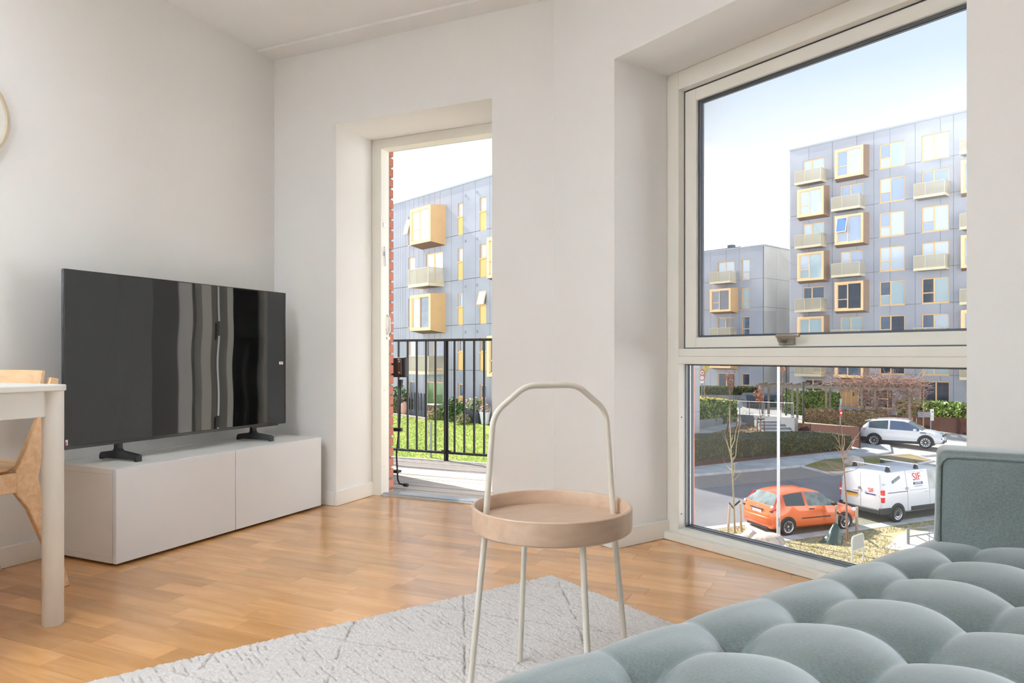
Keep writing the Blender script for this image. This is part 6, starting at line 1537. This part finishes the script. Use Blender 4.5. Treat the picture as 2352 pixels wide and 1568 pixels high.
def car_shell(stations, side_glass, top_glass, glass_m, body_m, root):
    """lofted shell; side_glass: (i,j,pane material) station spans of side windows; top_glass: spans of screens"""
    R = [ring_pts(s) for s in stations]; n = len(R); V_ = []
    for s in (1,-1):
        for i in range(n):
            for (y,z) in R[i]: V_.append((stations[i][0], s*y, z))
    def vid(s, i, k): return (0 if s > 0 else n*RINGN) + i*RINGN + k
    body = []; glass = {}
    for s in (1,-1):
        for i in range(n-1):
            for k in range(RINGN-1):
                f = (vid(s,i,k),vid(s,i+1,k),vid(s,i+1,k+1),vid(s,i,k+1)); key = None
                if k == 4:
                    for gi,(a,b,mm) in enumerate(side_glass):
                        if a <= i < b: key = ('s',s,gi,mm.name)
                if k in (5,6):
                    for gi,(a,b,mm) in enumerate(top_glass):
                        if a <= i < b: key = ('t',0,gi,mm.name)
                (glass.setdefault(key,[]) if key else body).append(f)
    for i in (0,n-1): body.append(tuple(vid(1,i,k) for k in range(RINGN))); body.append(tuple(vid(-1,i,k) for k in range(RINGN)))
    mb = MB(); mb.v = V_; mb.f = body; me = mb.mesh('car_body', body_m, fix=False)
    bm = bmesh.new(); bm.from_mesh(me); bmesh.ops.remove_doubles(bm, verts=bm.verts, dist=.0005); loose = [v_ for v_ in bm.verts if not v_.link_faces]; bmesh.ops.delete(bm, geom=loose, context='VERTS'); bmesh.ops.recalc_face_normals(bm, faces=bm.faces); bm.to_mesh(me); bm.free()
    me.shade_smooth(); me.set_sharp_from_angle(angle=math.radians(42)); inst('car_body', me, root)
    for key, fs in glass.items():
        ids = sorted({v_ for f in fs for v_ in f}); mp = {v_:i for i,v_ in enumerate(ids)}
        mb = MB(); mb.v = [V_[i] for i in ids]; mb.f = [tuple(mp[v_] for v_ in f) for f in fs]; me = mb.mesh('window', MATS[key[3]], smooth=50)
        bm = bmesh.new(); bm.from_mesh(me); bmesh.ops.remove_doubles(bm, verts=bm.verts, dist=.0005); bm.to_mesh(me); bm.free()
        inst('car_window' if key[0] == 's' else 'windscreen', me, root)
def wheel(root, x, y, r, rim_r, spokes, side, steel=False, width=.2):
    """wheel with its outer face at y; side = -1 for the right side"""
    M = Matrix.Translation((x,y,r)) @ Matrix.Rotation(math.pi/2*side,4,'X') if False else Matrix.Translation((x,y,r)) @ Matrix.Rotation(-math.pi/2*side,4,'X')
    w = MB().lathe([(rim_r,-width),(r-.03,-width),(r,-width+.04),(r,-.04),(r-.03,0),(rim_r+.01,.0),(rim_r,-.01)],32,M,closed=True).build('wheel', M_tyre, root, smooth=40)
    MB().lathe([(rim_r-.035,-.02),(rim_r+.004,.002),(rim_r+.004,-.03),(rim_r-.03,-.06)],32,M,closed=True).build('rim_ring', M_rim, w, smooth=40)
    MB().lathe([(rim_r-.01,-.10),(rim_r-.01,-.09)],24,M).build('brake_disc', M_cplast, w)
    if steel:
        MB().lathe([(rim_r*.42,-.02),(rim_r*.62,-.005),(rim_r*.70,-.03),(rim_r*.9,-.05),(rim_r*.9,-.07),(rim_r*.42,-.07)],32,M,closed=True).build('steel_disc', M_rim, w, smooth=40)
        MB().lathe([(rim_r*.42,-.05),(rim_r*.42,-.02),(rim_r*.2,-.01)],20,M).build('hub_cap', M_cplast, w)
        for k in range(12):
            a = 2*math.pi*k/12; q_ = MB().lathe([(.018,-.046),(.018,-.04)],8,M @ Matrix.Translation((math.cos(a)*rim_r*.8,math.sin(a)*rim_r*.8,0))); q_.build('vent_hole', M_tyre, w)
    else:
        MB().lathe([(.05,-.06),(.05,-.015),(.03,-.01)],16,M).build('hub', M_rim, w, smooth=40)
        for k in range(spokes[0]):
            for o_ in ((-.13,.13) if spokes[1] == 2 else (0,)):
                a = 2*math.pi*k/spokes[0]+o_; mb = MB(); t0, t1 = spokes[2], spokes[3]
                c0, s0 = math.cos(a), math.sin(a); a2 = 2*math.pi*k/spokes[0]+o_*1.7; c1, s1 = math.cos(a2), math.sin(a2)
                def pt(rd, c, s_, off, z): return (rd*c-off*s_, rd*s_+off*c, z)
                mb.hexa([pt(.04,c0,s0,-t0,-.05),pt(rim_r-.02,c1,s1,-t1,-.05),pt(rim_r-.02,c1,s1,t1,-.05),pt(.04,c0,s0,t0,-.05)],[pt(.04,c0,s0,-t0,-.018),pt(rim_r-.02,c1,s1,-t1,-.012),pt(rim_r-.02,c1,s1,t1,-.012),pt(.04,c0,s0,t0,-.018)]); mb.xf(M); mb.build('spoke', M_rim, w)
def arch(root, x, y, r, side, m, lip=0, depth=.22, zc=None):
    """dark wheel housing: half disc just outside the body side"""
    zc = zc or r*.88; pts = [(x+r*math.cos(a), y-side*depth, zc+r*math.sin(a)) for a in np.linspace(-.25,math.pi+.25,22)]
    MB().slab(pts,(0,side*depth,0)).build('wheel_arch', m, root)
def car_root(name, label, pr, pf, wb, half_track, group=None):
    a, b = Vector(pr), Vector(pf); h = (b-a); h.z = 0; h.normalize(); rgt = Vector((h.y,-h.x,0)); c = a + h*(wb/2) - rgt*half_track
    z = (G(*(a+h*0)[:2])+G(*(a+h*wb)[:2]))/2
    o = thing(name, label, 'car', (c.x,c.y,z+.014), math.atan2(h.y,h.x), group); o.rotation_euler.y = -math.atan2(G(*(a+h*wb)[:2])-G(*a[:2]), wb); return o
def text_mesh(name, s, size, m, depth=.002, shear=0):
    c = bpy.data.curves.new(name,'FONT'); c.body = s; c.size = size; c.extrude = depth; c.shear = shear; c.align_x = 'CENTER'; c.align_y = 'CENTER'; c.resolution_u = 3
    o = bpy.data.objects.new(name, c); col.objects.link(o); bpy.context.view_layer.update(); dg = bpy.context.evaluated_depsgraph_get(); me = bpy.data.meshes.new_from_object(o.evaluated_get(dg)); bpy.data.objects.remove(o); bpy.data.curves.remove(c); me.materials.append(m); me.name = name; return me

# ---- orange hatchback
FW = 2.49
fo = car_root('hatchback_car', 'orange three-door hatchback parked at the kerb', ray(1808,1229), ray(1951,1215), FW, .78)
xo = -FW/2-.70       # rear bumper in local x (rear axle at -FW/2)
ST = [(0,.40,.66,.68,.60,.58,.50),(.03,.30,.72,.74,.72,.70,.62),(.08,.24,.90,.92,.80,.77,.70),(.13,.22,.99,1.01,.815,.785,.72),(.50,.20,1.00,1.36,.83,.79,.62),(.62,.20,1.00,1.395,.835,.80,.62),(.95,.20,.99,1.44,.84,.80,.61),(1.45,.20,.965,1.46,.84,.805,.60),(1.56,.20,.96,1.46,.84,.805,.60),(2.05,.20,.935,1.43,.84,.81,.60),(2.28,.20,.925,1.37,.84,.81,.61),(2.72,.20,.91,1.10,.835,.80,.70),(2.95,.20,.90,.95,.83,.79,.74),(3.35,.22,.82,.87,.82,.77,.70),(3.65,.24,.74,.79,.79,.74,.66),(3.84,.26,.62,.68,.72,.68,.58),(3.92,.34,.52,.55,.60,.58,.48)]
ST = [(s[0]+xo,)+s[1:] for s in ST]
car_shell(ST, [(5,7,M_cglass),(8,11,M_cglass2)], [(3,4,M_cglass2),(10,12,M_cglass)], M_cglass, M_orange, fo)
for s in (-1,1):
    for x in (-FW/2, FW/2): arch(fo, x, s*.843, .345, s, M_cplast, depth=.3, zc=.30); wheel(fo, x, s*.857, .293, .205, (5,2,.016,.014), s)
    # tail light, handle, rub strip, mirror
    MB().hexa([(xo+.07,s*.70,.86),(xo+.30,s*.83,.88),(xo+.24,s*.835,.88),(xo+.05,s*.79,.86)],[(xo+.42,s*.585,1.32),(xo+.56,s*.645,1.33),(xo+.52,s*.665,1.34),(xo+.40,s*.63,1.33)]).build('tail_light', M_tail, fo)
    MB().box(xo+.075,xo+.16,s*.715-.04,s*.715+.04,.94,1.03).build('reverse_light', M_lampc, fo, bevel=.01); MB().box(xo+.035,xo+.16,s*.725-.06,s*.725+.06,.81,.865).build('light_base', M_cplast, fo, bevel=.01)
    MB().box(xo+1.62,xo+1.82,s*.838-.008,s*.838+.008,.83,.865).build('door_handle', M_cplast, fo, bevel=.005); MB().box(xo+1.28,xo+2.55,s*.842-.006,s*.842+.006,.53,.565).build('rub_strip', M_cplast, fo)
    mb = MB().box(xo+2.55,xo+2.68,s*.93-.09,s*.93+.09,.93,1.06); mb.build('mirror', M_cplast, fo, bevel=.03)
    MB().box(xo+3.55,xo+3.82,s*.70-.06,s*.70+.06,.62,.74).build('headlight', M_lampc, fo, bevel=.03); MB().box(xo+1.47,xo+1.545,s*.70-.1,s*.70+.1,.97,1.38).build('pillar_trim', M_cplast, fo) if False else None
MB().hexa([(xo-.03,-.60,.40),(xo+.10,-.80,.40),(xo+.10,.80,.40),(xo-.03,.60,.40)],[(xo-.03,-.60,.62),(xo+.10,-.80,.64),(xo+.10,.80,.64),(xo-.03,.60,.62)]).build('rear_bumper', M_orange, fo, bevel=.04, seg=3)
MB().hexa([(xo+.02,-.60,.30),(xo+.14,-.78,.30),(xo+.14,.78,.30),(xo+.02,.60,.30)],[(xo-.02,-.60,.41),(xo+.10,-.80,.41),(xo+.10,.80,.41),(xo-.02,.60,.41)]).build('bumper_lower', M_orange, fo, bevel=.02)
MB().box(xo+.05,xo+.3,-.55,.55,.20,.30).build('bumper_skirt', M_cplast, fo)
pl = MB().box(xo+.012,xo+.03,-.26,.26,.70,.81).build('number_plate', M_plate, fo); MB().box(xo+.008,xo+.012,-.26,-.22,.70,.81).build('plate_band', M_pblue, pl) if False else MB().box(xo+.008,xo+.012,.22,.26,.70,.81).build('plate_band', M_pblue, pl)
mb = MB()
for k in range(7): mb.box(xo+.009,xo+.012,.17-.056*k-(.02 if k > 1 else 0)-(.02 if k > 3 else 0),.20-.056*k-(.02 if k > 1 else 0)-(.02 if k > 3 else 0),.725,.785)
mb.build('plate_print', M_pprint, pl)
MB().box(xo-.005,xo+.04,-.34,.34,.835,.87).build('boot_handle_strip', M_cplast, fo, bevel=.008); MB().tube([(xo+.16,.0,1.02),(xo+.20,.05,1.05),(xo+.26,.38,1.10)],.012,5).build('rear_wiper', M_cplast, fo)
MB().lathe([(.05,0),(.05,.012)],16,Matrix.Translation((xo+.085,0,.93)) @ Matrix.Rotation(-math.pi/2,4,'Y') @ Matrix.Diagonal((.6,1.5,1,1))).build('badge', M_rim, fo)
MB().tube([(xo+1.95,0,1.45),(xo+1.35,0,1.75)],.006,5).build('aerial', M_cplast, fo)
MB().box(xo+1.5,xo+2.5,-.7,.7,.35,.8).box(xo+1.55,xo+1.75,-.62,-.18,.6,1.18).box(xo+1.55,xo+1.75,.18,.62,.6,1.18).build('seats', mat('car_interior', S(60,60,62), .8), fo)

# ---- white electric suv
SW = 2.77
su = car_root('suv_car', 'white electric crossover car turning out of the drive', ray(2009,1020), ray(2122,1034), SW, .82)
su.rotation_euler.y = -.02
xo = -SW/2-.86
ST = [(0,.45,.80,.82,.62,.62,.55),(.04,.32,.95,.97,.80,.78,.70),(.12,.28,1.06,1.09,.87,.84,.76),(.30,.26,1.10,1.34,.905,.86,.70),(.55,.25,1.11,1.53,.92,.87,.66),(.80,.25,1.10,1.57,.925,.87,.65),(.95,.25,1.09,1.585,.93,.87,.65),(1.62,.25,1.06,1.63,.935,.875,.65),(1.72,.25,1.055,1.63,.935,.875,.65),(2.45,.25,1.03,1.59,.935,.875,.65),(2.70,.25,1.02,1.52,.935,.875,.66),(3.30,.25,1.00,1.16,.93,.87,.76),(3.45,.25,.99,1.04,.925,.865,.80),(3.90,.27,.93,.99,.91,.83,.74),(4.25,.30,.82,.88,.87,.79,.68),(4.42,.34,.66,.74,.80,.74,.60),(4.49,.42,.56,.60,.68,.64,.5)]
ST = [(s[0]+xo,)+s[1:] for s in ST]
car_shell(ST, [(4,7,M_cglass),(8,11,M_cglassb)], [(2,4,M_cglass),(10,12,M_cglass2)], M_cglass, M_whitep, su)
for s in (-1,1):
    for x in (-SW/2, SW/2): arch(su, x, s*.94, .45, s, M_cplast, depth=.35, zc=.36); wheel(su, x, s*.955, .365, .255, (10,1,.016,.028), s, width=.24)
    MB().box(xo+1.30,xo+3.25,s*.915-.02,s*.915+.02,.25,.40).build('sill_trim', M_cplast, su, bevel=.01); MB().box(xo+.02,xo+.55,s*.86-.07,s*.86+.06,.30,.56).build('rear_corner_trim', M_cplast, su, bevel=.03)
    MB().hexa([(xo+.03,s*.72,.98),(xo+.36,s*.90,1.0),(xo+.36,s*.90,1.0),(xo+.05,s*.80,.98)],[(xo+.05,s*.72,1.06),(xo+.40,s*.885,1.05),(xo+.40,s*.885,1.05),(xo+.05,s*.8,1.06)]).build('tail_light', M_tail, su)
    MB().box(xo+3.02,xo+3.18,s*1.0-.1,s*1.0+.1,1.02,1.14).build('mirror', M_whitep, su, bevel=.04); MB().box(xo+1.7,xo+1.95,s*.93-.008,s*.93+.008,.90,.93).build('door_handle', M_whitep, su); MB().box(xo+2.6,xo+2.85,s*.93-.008,s*.93+.008,.88,.91).build('door_handle', M_whitep, su)
    MB().hexa([(xo+4.05,s*.84,.80),(xo+4.44,s*.55,.74),(xo+4.46,s*.55,.74),(xo+4.1,s*.86,.80)],[(xo+4.02,s*.84,.86),(xo+4.40,s*.55,.80),(xo+4.42,s*.55,.80),(xo+4.06,s*.86,.86)]).build('headlight', M_lampc, su)
    MB().box(xo+4.30,xo+4.46,s*.70-.07,s*.70+.07,.56,.62).build('fog_slot', M_cplast, su); MB().tube([(xo+.75,s*.60,1.60),(xo+1.6,s*.60,1.66),(xo+2.5,s*.60,1.62)],.014,6).build('roof_rail', M_whitep, su)
    MB().box(xo+3.36,xo+3.66,s*.918-.01,s*.918+.01,.90,.945).build('side_badge', M_cplast, su)
MB().hexa([(xo+4.2,-.80,.30),(xo+4.50,-.55,.30),(xo+4.50,.55,.30),(xo+4.2,.80,.30)],[(xo+4.25,-.80,.44),(xo+4.51,-.6,.50),(xo+4.51,.6,.50),(xo+4.25,.80,.44)]).build('front_bumper', M_cplast, su, bevel=.02)
MB().box(xo+4.44,xo+4.50,-.5,.5,.70,.80).build('grille_band', M_cplast, su); pl = MB().box(xo+4.50,xo+4.525,-.26,.26,.46,.57).build('number_plate', M_plate, su); MB().box(xo+4.525,xo+4.528,-.2,.2,.49,.54).build('plate_print', M_pprint, pl)
MB().hexa([(xo+.30,-.62,1.49),(xo+.62,-.62,1.55),(xo+.62,.62,1.55),(xo+.30,.62,1.49)],[(xo+.28,-.62,1.52),(xo+.62,-.62,1.58),(xo+.62,.62,1.58),(xo+.28,.62,1.52)]).build('rear_spoiler', M_whitep, su)
MB().box(xo,xo+.1,-.7,.7,.32,.5).build('rear_bumper', M_cplast, su)

# ---- white van
VW_ = 3.28
pr = ray(2055,1200); hd = Vector((fo.rotation_euler.z and math.cos(fo.rotation_euler.z), math.sin(fo.rotation_euler.z),0)); hd = Vector((DIRD[0],DIRD[1],0))
va = car_root('delivery_van', 'white delivery van with red lettering parked behind the orange car', pr, tuple(Vector(pr)+hd*VW_), VW_, .83)
va['category'] = 'van'
xo = -VW_/2-.80
ST = [(0,.44,1.08,1.80,.86,.85,.74),(.03,.36,1.10,1.86,.92,.90,.78),(.10,.34,1.12,1.90,.945,.925,.80),(1.2,.33,1.12,1.93,.955,.935,.81),(2.45,.33,1.12,1.94,.96,.935,.81),(2.62,.33,1.12,1.94,.96,.935,.81),(3.25,.33,1.10,1.91,.96,.93,.80),(3.42,.33,1.09,1.88,.96,.93,.80),(4.10,.33,1.06,1.30,.95,.92,.84),(4.28,.33,1.05,1.12,.94,.90,.84),(4.70,.35,.90,.98,.90,.84,.74),(4.90,.40,.70,.78,.80,.74,.6),(4.96,.45,.6,.64,.7,.64,.5)]
ST = [(s[0]+xo,)+s[1:] for s in ST]
car_shell(ST, [(5,8,M_cglass2)], [(7,9,M_cglass)], M_cglass, M_vanp, va)
M_seam = mat('van_seam', S(150,152,158), .6)
for s in (-1,1):
    for x in (-VW_/2, VW_/2): arch(va, x, s*.965, .40, s, M_cplast, depth=.35, zc=.35); wheel(va, x, s*.975, .343, .215, (5,1,.02,.02), s, steel=True, width=.22)
    MB().box(xo+.01,xo+.14,s*.885-.065,s*.885+.065,.80,1.26).build('tail_light', M_tail, va, bevel=.015); MB().box(xo+.0,xo+.13,s*.89-.064,s*.89+.066,1.0,1.07).build('reverse_light', M_lampc, va)
    MB().box(xo-.02,xo+.45,s*.88-.08,s*.88+.085,.36,.60).build('bumper_corner', M_cplast, va, bevel=.02)
    MB().box(xo+1.55,xo+3.9,s*.955-.015,s*.955+.015,.40,.56).build('sill_moulding', M_cplast, va, bevel=.01)
    MB().box(xo+.32,xo+1.38,s*.938-.004,s*.938+.006,1.13,1.15).build('slide_rail', M_cplast, va)
    for x in (1.36,2.58): MB().hexa([(xo+x,s*.948-.004,.48),(xo+x+.014,s*.948-.004,.48),(xo+x+.014,s*.948+.014,.48),(xo+x,s*.948+.014,.48)],[(xo+x,s*.83-.004,1.86),(xo+x+.014,s*.83-.004,1.86),(xo+x+.014,s*.83+.01,1.86),(xo+x,s*.83+.01,1.86)]).build('door_seam', M_seam, va) if False else None
    MB().lathe([(.05,0),(.05,.04)],14,Matrix.Translation((xo+1.36,s*.935,1.24)) @ Matrix.Rotation(-math.pi/2*s,4,'X')).build('lock_rose', M_rim, va); MB().box(xo+2.32,xo+2.52,s*.945-.012,s*.945+.012,1.04,1.075).build('door_handle', M_vanp, va, bevel=.008)
    MB().box(xo+.10,xo+.18,s*.93-.02,s*.93+.012,1.42,1.5).build('hinge', M_vanp, va, bevel=.01); MB().box(xo+.10,xo+.2,s*.93-.02,s*.93+.02,.66,.74).build('hinge', M_vanp, va, bevel=.01)
# seams as thin strips that follow the side: one vertical below the belt, one above
def on_side(x, f, s=-1, lift=.004):
    """point on the van side: f = 0 at the belt, 1 at the roof edge, -1 at the sill"""
    wl, wb, wr, zb, zt = .955, .935, .81, 1.12, 1.885
    if f >= 0: return Vector((xo+x, s*(wb+(wr-wb)*f+lift), zb+(zt-zb)*f))
    return Vector((xo+x, s*(wb+(wl-wb)*min(1,-f*2)+lift), zb+(zb-.33)*f))
for x in (1.37, 2.60):
    MB().tube([on_side(x,f) for f in (-.92,-.5,0,.5,1)],.006,4,cap=False).build('door_seam', M_seam, va)
MB().tube([on_side(1.5,.05),on_side(2.45,.05)],.006,4).build('panel_crease', M_seam, va); MB().tube([on_side(1.5,.92),on_side(2.4,.92)],.005,4).build('panel_crease', M_seam, va)
# rear doors: seam, hinges, plate, handle, brake light
MB().box(xo-.006,xo+.006,-.006,.006,.5,1.80).build('door_seam', M_seam, va)
MB().hexa([(xo-.035,-.84,.36),(xo+.12,-.88,.36),(xo+.12,.88,.36),(xo-.035,.84,.36)],[(xo-.035,-.84,.52),(xo+.12,-.88,.56),(xo+.12,.88,.56),(xo-.035,.84,.52)]).build('rear_bumper', M_cplast, va, bevel=.02)
pl = MB().box(xo-.012,xo,.15,.67,.86,.97).build('number_plate', M_platey, va); MB().box(xo-.015,xo-.012,.62,.67,.86,.97).build('plate_band', M_pblue, pl); MB().box(xo-.03,xo+.01,.12,.70,.975,1.02).build('plate_lamp_strip', M_cplast, va)
mb = MB()
for k in range(7): mb.box(xo-.015,xo-.012,.55-.062*k,.585-.062*k,.885,.945)
mb.build('plate_print', mat('plate_print_brown', S(190,136,50), .6), pl)
MB().lathe([(.05,0),(.05,.05)],14,Matrix.Translation((xo,.03,1.22)) @ Matrix.Rotation(-math.pi/2,4,'Y')).build('lock_rose', M_metal_grey, va); MB().box(xo-.03,xo,.12,.34,1.10,1.15).build('door_handle', M_vanp, va, bevel=.01); MB().lathe([(.06,0),(.06,.03)],14,Matrix.Translation((xo,-.17,1.13)) @ Matrix.Rotation(-math.pi/2,4,'Y')).build('lock_cover', M_vanp, va)
MB().box(xo+.02,xo+.05,-.16,.16,1.83,1.86).build('brake_light', M_tail, va)
# roof bars
for x in (.55, 2.1):
    bar = MB().box(xo+x-.03,xo+x+.03,-.80,.80,2.06,2.10).build('roof_bar', M_signw, va, bevel=.008)
    for s in (-1,1): MB().hexa([(xo+x-.10,s*.72-.05,1.89),(xo+x+.10,s*.72-.05,1.89),(xo+x+.10,s*.72+.05,1.89),(xo+x-.10,s*.72+.05,1.89)],[(xo+x-.04,s*.72-.04,2.07),(xo+x+.04,s*.72-.04,2.07),(xo+x+.04,s*.72+.04,2.07),(xo+x-.04,s*.72+.04,2.07)]).build('bar_foot', M_cplast, bar)
MB().tube([(xo+3.2,0,1.94),(xo+2.95,0,2.12)],.01,5).build('aerial', M_cplast, va)
# lettering on the right side and the right rear door
M_navy = mat('navy_print', S(34,62,112), .5); M_dgrey = mat('grey_sticker', S(92,100,112), .5); M_redp = mat('red_print', S(206,40,44), .5)
ta = math.atan2(.935-.81, .765)      # inward lean of the upper side
def side_print(me_or_mb, x, f, tilt=0, name='lettering'):
    p = on_side(x,f,lift=.008); o = inst(name, me_or_mb, va); R = Matrix.Rotation(math.pi/2-ta,4,'X') @ Matrix.Rotation(tilt,4,'Z'); o.matrix_local = Matrix.Translation(p) @ R; return o
side_print(text_mesh('lettering','SIF',.40,M_redp,shear=-.12), 1.98, .66)
b_ = side_print(MB().box(-.26,.26,-.045,.045,-.001,.001).mesh('lettering_band', M_navy), 2.0, .36, name='lettering_band')
side_print(text_mesh('lettering','GRUPPEN',.085,M_signw), 2.0, .36)
side_print(MB().box(-.22,.22,-.008,.008,0,.001).mesh('small_print', M_dgrey), 2.0, .22, name='small_print')
side_print(MB().box(-.24,.24,-.05,.05,-.001,.001).mesh('side_sticker', M_dgrey), .82, .62, math.radians(22), 'side_sticker')
side_print(MB().box(-.18,-.02,-.012,.012,0,.002).box(.03,.18,-.012,.012,0,.002).mesh('sticker_print', M_flash), .82, .62, math.radians(22), 'sticker_print')
def rear_print(me, y, z, name='lettering'):
    o = inst(name, me, va); o.matrix_local = Matrix.Translation((xo-.01,y,z)) @ Matrix.Rotation(-math.pi/2,4,'Z') @ Matrix.Rotation(math.pi/2,4,'X'); return o
rear_print(text_mesh('lettering','SIF',.22,M_redp,shear=-.1), -.46, 1.20); rear_print(MB().box(-.2,.2,-.022,.022,0,.002).mesh('lettering_band', M_navy), -.46, 1.06, 'lettering_band')
